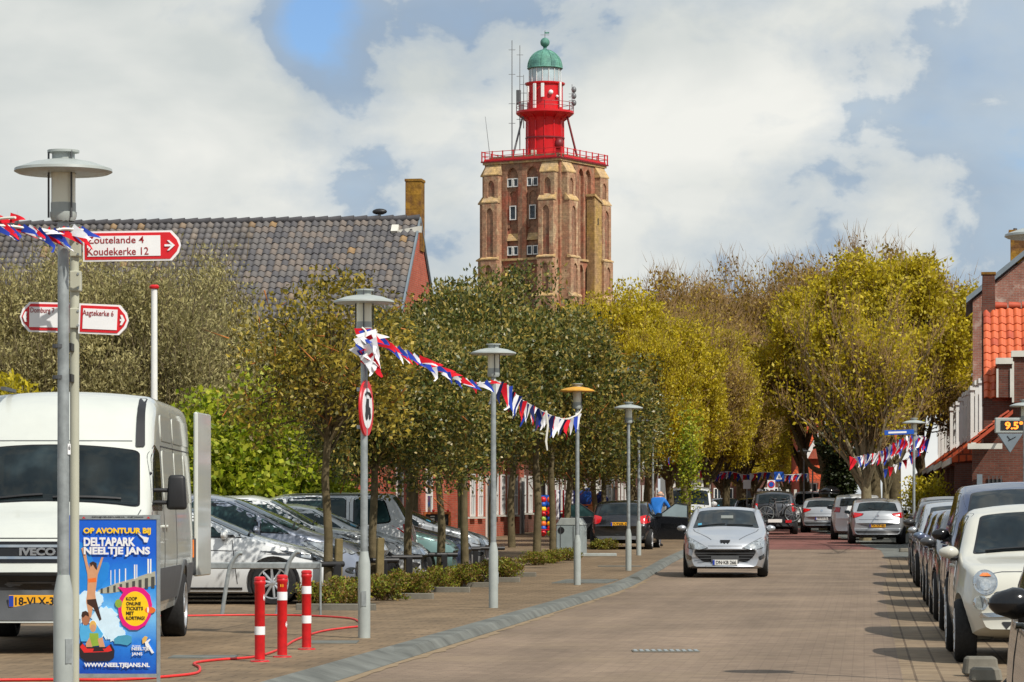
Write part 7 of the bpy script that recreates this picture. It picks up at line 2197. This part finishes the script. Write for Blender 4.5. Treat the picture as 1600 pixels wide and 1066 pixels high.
# signs in the distance
def pole_sign(label, px, D, ztop_, parts):
    t = thing('road_sign', label, 'road sign', (X(px, D), D, gz(D) + PAV), 0)
    MB().tube([(0, 0, 0), (0, 0, ztop_ - gz(D) - PAV)], .035, 10).build('pole', M['galv'], t, 50)
    return t
CD = 140.0
cs = pole_sign('blue square pedestrian crossing sign in the distance', 1217, CD, Z(738, CD), None)
zc = Z(745, CD) - gz(CD) - PAV; ss = 15 * CD / F
MB().box((0, -.05, zc), (ss, .02, ss)).build('panel', M['signblue'], cs, bevel=.005)
MB().prism([(-ss * .33, -ss * .28), (ss * .33, -ss * .28), (0, ss * .36)], lambda a, b, w: (a, w, zc + b), -.068, -.06).build('white_triangle', M['signwhite'], cs)
MB().prism([(-.03, -.06), (.03, -.06), (.015, .08), (-.015, .08)], lambda a, b, w: (a, w, zc + b), -.074, -.068).build('walker', M['ink'], cs)
ns = pole_sign('white panel with round no-parking sign left of the crossing sign', 1205, CD - 1, Z(750, CD), None)
zc2 = Z(758, CD) - gz(CD) - PAV
MB().box((0, -.05, zc2), (12 * CD / F, .02, 15 * CD / F)).build('panel', M['signwhite'], ns)
MB().lathe([(0, -.075), (.15, -.075), (.15, -.06)], c=(0, 0, zc2 + .02), n=20, axis='Y').build('red_ring', M['signred'], ns)
MB().lathe([(0, -.08), (.105, -.08), (.105, -.07)], c=(0, 0, zc2 + .02), n=20, axis='Y').build('blue_disc', M['signblue'], ns)
wp_ = pole_sign('plain white notice on a post left of the no-parking sign', 1167, 150, Z(752, 150), None)
MB().box((0, -.05, Z(757, 150) - gz(150) - PAV), (.36, .02, .42)).build('panel', M['signwhite'], wp_)
bs = thing('street_name_sign', 'blue street name sign projecting from the lamp on the right', 'sign', (X(1405, 87.8), 87.8, Z(676, 88)))
MB().box((0, 0, 0), (46 * 88 / F, .03, .13), M=Matrix.Rotation(R(-2), 4, 'Y')).build('panel', M['signblue'], bs, bevel=.006)
MB().box((-.05, -.018, .0), (.5, .003, .05), M=Matrix.Rotation(R(-2), 4, 'Y')).build('white_text_line', M['signwhite'], bs)
MB().prism([(-.14, -.07), (-.06, -.07), (-.10, -.22)], lambda a, b, w: (a, w, b), -.02, .02).build('pennant_tip', M['woodor'], bs)
bs2 = thing('street_name_sign', 'blue direction sign on a post by the orange porch in the distance', 'sign', (X(1283, 158), 158, gz(158)))
MB().box((0, 0, Z(736, 158) - gz(158)), (.75, .03, .12)).build('panel', M['signblue'], bs2)
MB().tube([(-.42, 0, 0), (-.42, 0, Z(733, 158) - gz(158))], .035, 8).build('pole', M['galv'], bs2)
# ------------------------------------------------------------------ vehicles in place
AWAY = math.atan2(1, SL); TOWARD = AWAY + math.pi
def lane(s, Dfront, L, toward=True):
    """centre of a car whose near end is at depth Dfront on street line s"""
    D = Dfront + L / 2
    return (s + SL * D, D, gz(D))
# delivery van
vx = X(57, 30.0)
van = car('bigvan', 'delivery_van', 'white high-roof delivery van behind the poster board with a rear door open', (vx - .06, 33.0, PAV - .02), -math.pi / 2 + R(1.2), 'van', 'van', 'steel', M['black'], front_plate=dict(text='18-VLX-3', ym=True, w=.44, y=-.05))
put('lettering', text_mesh('IVECO', .34, .075, .05, .012, 'CENTER'), M['chrome'], van, loc=(3.0 - .055, 0, .985), rot=(R(90), 0, R(90)))
# open rear doors
for sg, ang in ((1, 95), (-1, 150)):
    d = MB().box((-.02, sg * .47, 1.56), (.05, .94, 1.85)).build('rear_door', P('van'), van, bevel=.015, loc=(-2.99, sg * 1.0, 0), rot=(0, 0, 0))
    # hinge at the body corner: closed door spans inwards
    d.data.transform(Matrix.Translation((0, -sg * .94, 0)))
    d.rotation_euler = (0, 0, sg * R(-ang))
    MB().box((.02, -sg * .55, 1.55), (.03, .5, .5)).build('door_panel', P('van'), d, bevel=.03)
    MB().box((0, -sg * .47, .86), (.06, .95, .42)).build('lower_panel', M['trim'], d, bevel=.01)
    MB().box((.03, -sg * .85, 1.7), (.03, .06, .30)).build('hinge', M['black'], d)
MB().cyl((-1.5, -.75, .36), (-1.5, .75, .36), .07, n=10).build('rear_axle', M['black'], van)
# steering wheel silhouette is behind the dark glass; roof ladder rack
MB().box((.9, -.55, 2.585), (.8, .05, .03)).build('roof_rail', M['trim'], van)

# car park on the left: noses towards the street, depth by depth
NX = -2.6 - SL * 47
def bay(D, key): return (NX + SL * D - SPEC[key]['L'] / 2, D, gz(D) + PAV - .02)
car('focus', 'parked_car', 'white hatchback nearest in the car park behind the red bollards', bay(47.4, 'focus'), R(-1), 'white', wheel='ten', glass='glass_green')
car('mpv', 'parked_car', 'blue-grey people carrier behind the white hatchback in the car park', bay(49.9, 'mpv'), R(-1), 'bluegrey', wheel='seven', glass='glass_green')
car('hatch', 'parked_car', 'low silver-blue car third in the car park, mostly hidden', bay(52.3, 'hatch'), R(-1), 'bluegrey', wheel='ten', glass='glass_green', scale=(1, 1, .97))
car('crossover', 'parked_car', 'white crossover with dark pillars in the car park', (bay(54.8, 'crossover')[0] - .35, 54.8, gz(54.8) + PAV), R(-1), 'white', wheel='five', mirror=P('white'), glass='glass_green')
car('hatch', 'parked_car', 'white hatchback between the crossover and the minivan', (bay(57.2, 'hatch')[0], 57.2, gz(57) + PAV), R(-1), 'white', wheel='five', glass='glass_green')
mv = bay(60.0, 'minivan')
car('minivan', 'parked_minivan', 'silver-white minivan parked tail-out with red rear light', (mv[0] - .55, 60.0, mv[2]), math.pi + R(-1), 'white', 'car', 'ten', glass='glass_green')
car('supermini', 'parked_car', 'teal small car behind the black rails', (bay(62.6, 'supermini')[0] - .15, 62.6, gz(62) + PAV), R(-1), 'teal', wheel='steel')
car('focus', 'parked_car', 'dark blue car last in the car park beside the chalkboard', (bay(66.0, 'focus')[0] - .3, 66.0, gz(66) + PAV), R(-3), 'dkblue', wheel='ten')
car('hatch', 'parked_car', 'silver car nose peeping out behind the dark blue one', (bay(69.0, 'hatch')[0] - .25, 69.0, gz(69) + PAV), R(-3), 'silver2', wheel='ten')
# silver hatchback driving towards us
pg = car('hatch', 'moving_car', 'silver hatchback driving towards the camera on the road', (X(1128, 67.5) + .23, 67.3 + 2.14, gz(69)), TOWARD + R(1.5), 'silver', wheel='five', front_plate=dict(text='DN·KB 266', ym=False))
lion = MB()
lion.prism([(-.11, .055), (.11, .055), (.10, .02), (.06, -.05), (.02, -.01), (-.01, -.055), (-.05, -.01), (-.09, -.03)], lambda a, b, w: (w, a, b), 0, .012)
s_ = get_shape('hatch'); hit, *_ = s_.bvh.ray_cast(Vector((5, 0, .74)), Vector((-1, 0, 0)))
lion.build('badge', M['blackgloss'], pg, loc=(hit.x + .004, 0, .735), rot=(0, R(-28), 0))
for k in range(3):
    MB().box((hit.x + .06, 0, .40 + k * .055), (.02, 1.05 + k * .12, .012)).build('grille_slat', M['trim'], pg)
MB().box((hit.x + .065, 0, .375), (.02, .58, .15)).build('plate_holder', M['trim'], pg)
MB().box((.6, .02, 1.26), (.02, .26, .09)).build('sun_strip', M['lamppaint'], pg)
for sg in (1, -1):
    MB().tube([(.35, sg * .66, 1.44), (.1, sg * .64, 1.505), (-1.1, sg * .62, 1.49), (-1.35, sg * .62, 1.45)], .018, 6).build('roof_rail', M['silvertrim'], pg, 50)
# cars parked along the right-hand side, all facing us
SIDE = lambda D: .86 + .0075 * (D - 30.5)
def rowcar(key, D, label, pc, wheel='ten', **k):
    sp_ = SPEC[key]
    return car(key, 'parked_car', label, lane(SIDE(D) + sp_['W'] / 2 + k.pop('ds', 0), D, sp_['L']), TOWARD + R(k.pop('dy', 0)), pc, wheel=wheel, group='cars parked along the right-hand kerb', **k)
near = rowcar('supermini', 11.7, 'dark car at the bottom right corner with black door mirror', 'darkgreen', 'ten', mirror=M['blackgloss'], ds=-.06)
f5 = rowcar('retro', 29.5, 'small rounded white hatchback with round headlights parked at right', 'cream', 'ten', dy=.5)
# its steering wheel and seats show faintly through the windscreen; aerial on the roof
MB().tube([(-.2, 0, 1.49), (-.45, 0, 1.62)], [.006, .003], 5).build('aerial', M['black'], f5)
rowcar('mpv', 34.6, 'tall dark blue people carrier behind the small white hatchback', 'dkblue', 'ten', mirror=M['blackgloss'], scale=(1, 1, 1.07), ds=.02)
rowcar('hatch', 41.0, 'dark grey hatchback third in the right-hand row', 'dkgrey', 'ten', ds=-.05)
rowcar('focus', 47.3, 'dark blue hatchback fourth in the right-hand row', 'dkblue', 'five', ds=-.04)
rowcar('hatch', 53.0, 'blue hatchback fifth in the right-hand row', 'blue', 'ten', ds=-.05)
rowcar('mpv', 59.5, 'silver people carrier sixth in the right-hand row', 'silver2', 'seven', ds=-.1, scale=(1, 1, .98))
rowcar('crossover', 66.5, 'black crossover seventh in the right-hand row', 'black', 'five', ds=-.12)
rowcar('focus', 73.5, 'grey hatchback eighth in the right-hand row', 'grey', 'ten', ds=-.1)
rowcar('mpv', 82.0, 'bronze people carrier at the far end of the right-hand row', 'brown', 'ten', ds=.05, mirror=M['black'])
# silver hatchback seen from behind, white car beyond it
car('astra', 'parked_car', 'silver hatchback seen from behind with yellow plate', (X(1381, 104), 104 + 2.2, gz(105)), AWAY + R(1.0), 'silver2', rear_plate=dict(text='FX·XF·80', ym=True))
car('crossover', 'parked_car', 'white crossover tail showing left of the silver hatchback', (X(1349, 113), 113 + 2, gz(114)), AWAY, 'white', wheel='five')
bxc = car('astra', 'parked_car', 'silver estate with black roof box parked with its tail to us', (X(1297, 134), 134 + 2.2, gz(135)), AWAY - R(3), 'silver2', rear_plate=dict(text='28-SH-ZJ', ym=False))
rb = MB().ball((0, 0, 0), (.95, .46, .26), 18, 10, fn=lambda a, b, c: (a, b * (1 - .15 * a), max(c, -.45) * 1.0))
tag(rb.build('roof_box', M['blackgloss'], None, 60, loc=(X(1297, 135.5), 135.8, gz(135) + 1.74), rot=(0, 0, AWAY)), 'black roof box on the silver estate', 'roof box')
car('boxvan', 'parked_van', 'white box van facing us under the elm trunks', (X(1082, 124), 124 + 2.1, gz(126) + PAV), TOWARD + R(2), 'white', 'van', 'steel', front_plate=dict(text='', ym=True))
car('boxvan', 'parked_van', 'far white van right of the bicycle carrier', (X(1272, 165), 167, gz(166)), TOWARD, 'white', 'van', 'steel', front_plate=dict(text='', ym=True))
car('boxvan', 'parked_van', 'farthest white van beside the roof box', (X(1316, 178), 180, gz(178)), TOWARD, 'white', 'van', 'steel')
car('focus', 'parked_car', 'dark silver car behind the bicycle carrier', (X(1180, 150), 152, gz(150)), TOWARD, 'grey')
car('hatch', 'parked_car', 'dark car parked between the far elm trunks', (X(1140, 160), 162, gz(160)), TOWARD + R(12), 'black')
car('hatch', 'parked_car', 'grey car far off at the left bend', (X(1122, 172), 174, gz(170)), TOWARD + R(20), 'silver2')
# dark car with bicycles on its tail
VB = 128.0
vb = car('mpv', 'moving_car', 'dark people carrier with bicycles on a rear carrier driving away', (X(1216, VB), VB + 2.5, gz(VB)), AWAY + R(3), 'dkgrey', scale=(1, 1.03, 1.07))
MB().box((-2.75, 0, .48), (.7, 1.3, .06)).build('carrier', M['black'], vb)
for sg in (1, -1):
    MB().box((-3.12, sg * .52, .50), (.05, .24, .10)).build('carrier_light', M['redlens'], vb)
pl_ = MB().box((-3.12, 0, .52), (.02, .54, .12)).build('carrier_plate', M['plate_w'], vb)
MB().tube([(-2.35, 0, .45), (-2.45, 0, 1.2), (-2.9, 0, 1.3)], .025, 6).build('carrier_arm', M['black'], vb)
def bicycle(label, loc, rz, fm, sc_=1.0):
    t = thing('bicycle', label, 'bicycle', loc, rz, 'bicycles on the rear carrier')
    for x in (-.52, .52):
        pts = [(x + .33 * math.cos(2 * math.pi * k / 24), 0, .34 + .33 * math.sin(2 * math.pi * k / 24)) for k in range(25)]
        w = MB().tube(pts, .019, 6, caps=False).build('wheel', M['tyre'], t, 60)
        sp_ = MB()
        for k in range(10):
            a = math.pi * k / 5
            sp_.cyl((x, 0, .34), (x + .32 * math.cos(a), 0, .34 + .32 * math.sin(a)), .003, n=3)
        sp_.build('spokes', M['galv'], w)
        MB().tube([(x + .30 * math.cos(2 * math.pi * k / 24), 0, .34 + .30 * math.sin(2 * math.pi * k / 24)) for k in range(25)], .010, 5, caps=False).build('rim', M['galv'], w, 60)
    fr = MB()
    for a, b in (((-.52, .34), (-.08, .30)), ((-.52, .34), (-.16, .80)), ((-.08, .30), (-.18, .88)), ((-.08, .30), (.38, .80)), ((-.16, .80), (.36, .86)), ((.36, .92), (.40, .72))):
        fr.cyl((a[0], 0, a[1]), (b[0], 0, b[1]), .018, n=6)
    fr.build('frame', fm, t, 50)
    MB().tube([(.40, 0, .72), (.52, 0, .34)], .016, 6).build('fork', fm, t, 50)
    MB().tube([(.28, -.25, .98), (.36, -.12, 1.0), (.36, .12, 1.0), (.28, .25, .98)], .014, 6).build('handlebar', M['trim'], t, 50)
    MB().ball((-.20, 0, .92), (.13, .07, .04), 10, 6).build('saddle', M['black'], t, 50)
    MB().lathe([(0, -.01), (.09, -.01), (.09, .01), (0, .01)], c=(-.08, -.03, .30), n=14, axis='Y').build('chainring', M['trim'], t)
    MB().tube([(-.08, -.06, .30), (-.02, -.06, .16), (.06, -.12, .16)], .010, 5).build('crank', M['trim'], t)
    return t
bz0 = gz(VB) + .50
bicycle('grey bicycle nearest us on the rear carrier', (X(1219, VB) - .05, VB - .30, bz0), R(-4), M['mast'])
bicycle('dark bicycle behind the grey one on the rear carrier', (X(1215, VB) + .05, VB - .08, bz0), R(176), M['black'])
# black supermini with both front doors open
BK = 92.0
bk = car('supermini', 'parked_car', 'black hatchback seen from behind with its front doors open', (X(982, BK), BK + 2.0, gz(BK) + PAV - .03), AWAY - R(1), 'black', rear_plate=dict(text='7-TXR-31', ym=True), wheel='ten')
for sg in (1, -1):
    hx, hy = 3.97 / 2 - 1.32, sg * .86
    d = bpy.data.objects.new('door', None)
    pan_ = MB()
    ang_ = sg * R(66)
    o = MB().prism([(0, .30), (-1.0, .30), (-1.02, .95), (0, 1.0)], lambda a, b, w: (a, w * sg, b), -.06, .03).build('open_door', P('black'), bk, bevel=.015, loc=(hx, hy, 0), rot=(0, 0, -sg * R(70)))
    MB().prism([(-.06, 1.0), (-.98, .96), (-.98, 1.30), (-.62, 1.36)], lambda a, b, w: (a, w * sg, b), -.02, -.008).build('door_glass', M['lantern_glass'] if sg == -1 else M['glass_green'], o)
    MB().tube([(-.02, -.015 * sg, .98), (-.62, -.015 * sg, 1.38), (-1.0, -.015 * sg, 1.32), (-1.0, -.015 * sg, .95)], .018, 6).build('window_frame', M['black'], o, 50)
    MB().box((-.5, .045 * -sg, .70), (.7, .03, .16)).build('door_pocket', M['trim'], o)

# ------------------------------------------------------------------ bunting
def pennant_mesh(k):
    rng = random.Random(k)
    mb = MB(); vs = []; fs = []
    rows = 5
    for j in range(rows + 1):
        t = j / rows
        w = .5 * (1 - t * .96)
        zc = -t
        y = .22 * math.sin(t * 3.0 + rng.uniform(0, 1)) * t + rng.uniform(-.03, .03)
        xo = .18 * math.sin(t * 2.2 + rng.uniform(-1, 1)) * t
        vs += [(xo - w, y + rng.uniform(-.04, .04) * t, zc), (xo + w, y + .1 * t, zc)]
    for j in range(rows):
        fs.append((2 * j, 2 * j + 1, 2 * j + 3, 2 * j + 2))
    return mb.add(vs, fs).mesh('pennant', 60, fix=False)
PEN = [pennant_mesh(k) for k in range(6)]
for p in PEN: p.materials.append(M['bred'])
def garland(label, pts, n, size, lean=0.5, cols=('bred', 'bwhite', 'bblue'), width=.8, droop=1.0):
    t = thing('bunting', label, 'bunting', pts[0], 0)
    base = Vector(pts[0])
    loc = [Vector(p) - base for p in pts]
    path = smoothpath(loc, 8)
    MB().tube(path, .010 * max(1, size / .25), 5).build('cord', M['rope'], t)
    lens = [0]
    for a, b in zip(path, path[1:]): lens.append(lens[-1] + (b - a).length)
    for k in range(n):
        d = lens[-1] * (k + .5) / n
        i = max(j for j in range(len(lens)) if lens[j] <= d)
        i = min(i, len(path) - 2)
        q = (d - lens[i]) / max(1e-6, lens[i + 1] - lens[i])
        p = path[i].lerp(path[i + 1], q)
        tg = (path[i + 1] - path[i]).normalized()
        o = put('pennant', PEN[random.randrange(6)], None, t, loc=p)
        rz = math.atan2(tg.y, tg.x)
        o.rotation_euler = (R(random.uniform(-25, 25)), R(random.uniform(-18, 18)) + lean * random.uniform(.5, 1.3), random.uniform(-.7, .7))
        s = size * random.uniform(.8, 1.2)
        o.scale = (s * width * random.uniform(.6, 1.1), s, s * droop)
        o.material_slots[0].link = 'OBJECT'
        o.material_slots[0].material = M[cols[k % len(cols)]]
    return t
def A(px, py, D): return at(px, py, D)
garland('bunting coming in from the left edge to the nearest lamp', [A(-40, 352, 20.6), A(20, 354, 20.7), A(70, 362, 20.8), A(100, 358, 20.85), A(130, 360, 20.9)], 22, .17, -1.0, ('bblue', 'bwhite', 'bred'), .42)
garland('single red pennant string at the left picture edge', [A(-30, 350, 22.5), A(0, 342, 22.4), A(24, 340, 22.3)], 3, .10, -1.3, ('bred',), .6)
garland('knotted bundle of large flags on the lamp with the round sign', [A(566, 512, 33.85), A(572, 520, 33.8), A(566, 540, 33.82), A(576, 548, 33.8), A(570, 560, 33.8)], 13, .27, -.25, ('bred', 'bblue', 'bwhite', 'bwhite'), 1.0)
for k, q in enumerate((A(560, 520, 33.86), A(580, 540, 33.84))):
    pass
garland('bunting strung from the flag bundle to the next lamp', [A(575, 520, 33.85), A(607, 540, 35.8), A(640, 554, 38), A(690, 578, 41), A(735, 598, 43.5), A(771, 596, 44.8)], 34, .20, -1.0, ('bred', 'bwhite', 'bblue'), .55)
garland('bunting between the two middle lamps, sagging before the trees', [A(773, 594, 44.8), A(792, 604, 46.5), A(815, 625, 49.5), A(838, 638, 52.5), A(862, 650, 55.5), A(884, 655, 57.5), A(902, 648, 58.7), A(909, 638, 59)], 36, .34, .12, ('bwhite', 'bdkblue', 'bred', 'bwhite', 'bblue'), .42)
tag(MB().tube([A(853, 642, 54), A(856, 665, 54), A(853, 690, 54), A(855, 704, 54)], [.02, .018, .02, .012], 5).build('streamer', M['rope']), 'loose white streamer hanging from the sagging bunting', 'streamer')
garland('bunting round the elm trunks beside the man in blue', [A(1000, 712, 110), A(1020, 703, 112), A(1045, 712, 114), A(1062, 706, 115), A(1085, 716, 116)], 18, .40, .3, ('bred', 'bwhite', 'bblue'), .6)
garland('distant bunting across the end of the avenue', [A(1090, 734, 150), A(1110, 741, 150), A(1140, 737, 152), A(1165, 742, 152), A(1195, 738, 152), A(1230, 742, 153), A(1262, 740, 154)], 46, .38, .2, ('bwhite', 'bred', 'bblue'), .7)
garland('bunting from the right-hand lamp into the vase-shaped elm', [A(1332, 716, 108), A(1352, 712, 106), A(1375, 708, 103), A(1398, 696, 98), A(1420, 684, 92), A(1432, 680, 88.5)], 44, .42, .3, ('bred', 'bwhite', 'bblue', 'bwhite'), .65)
garland('bunting behind the right-hand lamp along the terrace', [A(1432, 684, 90), A(1442, 682, 96), A(1446, 690, 104), A(1420, 715, 112), A(1380, 735, 118)], 26, .34, .3, ('bred', 'bblue', 'bwhite'), .65)

# ------------------------------------------------------------------ people
def person(label, loc, rz, mats, pose, name='person', hat=None):
    """one skin-modifier body; mats: torso, legs"""
    J = {'pel': (0, 0, .95), 'waist': (0, .01, 1.10), 'chest': (0, .02, 1.35), 'neck': (0, .02, 1.49), 'head': (0, -.01, 1.60), 'crown': (0, 0, 1.72)}
    J.update(pose)
    E = [('pel', 'waist'), ('waist', 'chest'), ('chest', 'neck'), ('neck', 'head'), ('head', 'crown')]
    Rr = {'pel': .155, 'waist': .145, 'chest': .175, 'neck': .06, 'head': .095, 'crown': .07}
    for s, sg in (('l', 1), ('r', -1)):
        d = {'sh' + s: (sg * .19, .02, 1.42), 'el' + s: (sg * .26, .0, 1.14), 'wr' + s: (sg * .25, -.10, .90), 'ha' + s: (sg * .24, -.13, .80), 'hip' + s: (sg * .09, 0, .90), 'kn' + s: (sg * .10, -.02, .50), 'an' + s: (sg * .10, .02, .09), 'to' + s: (sg * .12, -.15, .04)}
        for k, v in d.items(): J.setdefault(k, v)
        E += [('chest', 'sh' + s), ('sh' + s, 'el' + s), ('el' + s, 'wr' + s), ('wr' + s, 'ha' + s), ('pel', 'hip' + s), ('hip' + s, 'kn' + s), ('kn' + s, 'an' + s), ('an' + s, 'to' + s)]
        Rr.update({'sh' + s: .075, 'el' + s: .052, 'wr' + s: .038, 'ha' + s: .034, 'hip' + s: .095, 'kn' + s: .068, 'an' + s: .045, 'to' + s: .04})
    names = list(J)
    me = bpy.data.meshes.new('body')
    me.from_pydata([J[n] for n in names], [(names.index(a), names.index(b)) for a, b in E], [])
    ob = bpy.data.objects.new('tmp', me); COL.objects.link(ob)
    sk = ob.modifiers.new('s', 'SKIN')
    for i, n in enumerate(names):
        me.skin_vertices[0].data[i].radius = (Rr[n], Rr[n] * (.72 if n in ('pel', 'waist', 'chest') else 1))
        me.skin_vertices[0].data[i].use_root = (n == 'pel')
    ob.modifiers.new('d', 'SUBSURF').levels = 2
    dg = bpy.context.evaluated_depsgraph_get()
    out = bpy.data.meshes.new_from_object(ob.evaluated_get(dg))
    bpy.data.objects.remove(ob)
    out.materials.clear()
    for m in (M['skin'], mats[0], mats[1], M['black']): out.materials.append(m)
    hands = [Vector(J['hal']), Vector(J['har'])]
    for p in out.polygons:
        c = p.center
        if c.z > 1.49 or min((c - h).length for h in hands) < .085: p.material_index = 0
        elif c.z < .1: p.material_index = 3
        elif c.z < .92: p.material_index = 2 if abs(c.x) < .2 else 1
        else: p.material_index = 1
        p.use_smooth = True
    t = thing(name, label, 'person', loc, rz)
    b = put('body', out, None, t)
    hd_ = Vector(J['head'])
    MB().ball((hd_.x, hd_.y - .10, hd_.z - .0), (.018, .03, .03), 8, 6).build('nose', M['skin'], t, 60)
    for sg in (-1, 1):
        MB().ball((hd_.x + sg * .04, hd_.y - .085, hd_.z + .03), (.014, .012, .010), 8, 5).build('eye', M['ink'], t, 60)
        MB().ball((hd_.x + sg * .10, hd_.y, hd_.z + .0), (.015, .03, .035), 8, 5).build('ear', M['skin'], t, 60)
    MB().box((hd_.x, hd_.y - .09, hd_.z - .055), (.05, .012, .008)).build('mouth', M['signtext'], t)
    if hat == 'helmet':
        MB().ball((hd_.x, hd_.y + .01, hd_.z + .06), (.13, .15, .12), 14, 8, fn=lambda a, c, e: (a, c, max(e, -.2))).build('helmet', M['signwhite'], t, 60)
    else:
        MB().ball((hd_.x, hd_.y + .035, hd_.z + .01), (.105, .085, .075), 12, 8, fn=lambda a, c, e: (a, max(c, -.15), min(e, .55))).build('hair', M[hat], t, 60)
    return t
M['blueJ'] = plain('blue_jacket', srgb(30, 112, 196), .7, 0, .12, 6)
M['jeans'] = plain('dark_jeans', srgb(52, 62, 84), .8, 0, .15, 6)
M['redJ'] = plain('red_jacket', srgb(206, 30, 36), .7, 0, .12, 6)
M['greyhair'] = plain('grey_hair', srgb(170, 150, 132), .8, 0, .1, 8)
PD = 96.0
person('balding man in a blue jacket leaning at the open car door', (X(1026, PD), PD, gz(PD) + PAV), R(150), (M['blueJ'], M['jeans']), {'chest': (0, -.10, 1.34), 'neck': (0, -.17, 1.47), 'head': (0, -.24, 1.56), 'crown': (0, -.24, 1.67), 'shl': (.19, -.12, 1.41), 'shr': (-.19, -.12, 1.41), 'ell': (.30, -.26, 1.18), 'wrl': (.24, -.45, 1.12), 'hal': (.22, -.53, 1.10), 'elr': (-.28, -.28, 1.17), 'wrr': (-.16, -.46, 1.10), 'har': (-.12, -.53, 1.08)}, hat='greyhair')
person('rider in a red jacket and white helmet far down the road', (X(1187, 146), 146, gz(146) + .12), R(15), (M['redJ'], M['jeans']), {'ell': (.30, -.12, 1.18), 'wrl': (.26, -.34, 1.08), 'hal': (.25, -.42, 1.07), 'elr': (-.30, -.12, 1.18), 'wrr': (-.26, -.34, 1.08), 'har': (-.25, -.42, 1.07)}, hat='helmet')
# goods piled behind the black hatchback
for k, (px, py, r, mm, lb) in enumerate(((916, 778, .30, 'signblue', 'blue beach bag hanging behind the black hatchback'), (938, 782, .26, 'bdkblue', 'navy cloth bundle left of the black hatchback'), (928, 790, .24, 'p_skin', 'sand-coloured cushion between the blue bundles'))):
    rr = random.Random(k)
    mb = MB().ball((0, 0, 0), (r, r * .7, r * 1.1), 14, 9, fn=lambda a, c, e: (a * (1 + .14 * math.sin(5 * e + k)), c, e * (1 + .12 * math.sin(4 * a + k))))
    D = 107
    o = mb.build('beach_bag' if k == 0 else 'cloth_bundle' if k == 1 else 'cushion', M[mm], None, 60, loc=(X(px, D), D, Z(py, D)))
    tag(o, lb, 'bag' if k == 0 else 'bundle' if k == 1 else 'cushion')
tb = thing('stall_table', 'trestle table carrying beach goods outside the shop', 'table', (X(927, 107), 107, gz(107) + PAV))
MB().box((0, 0, 1.18), (1.1, .6, .05)).build('top', M['woodor'], tb)
for a in (-.5, .5):
    for b in (-.25, .25): MB().box((a, b, .58), (.05, .05, 1.16)).build('leg', M['woodor'], tb)
bpy.context.view_layer.update()
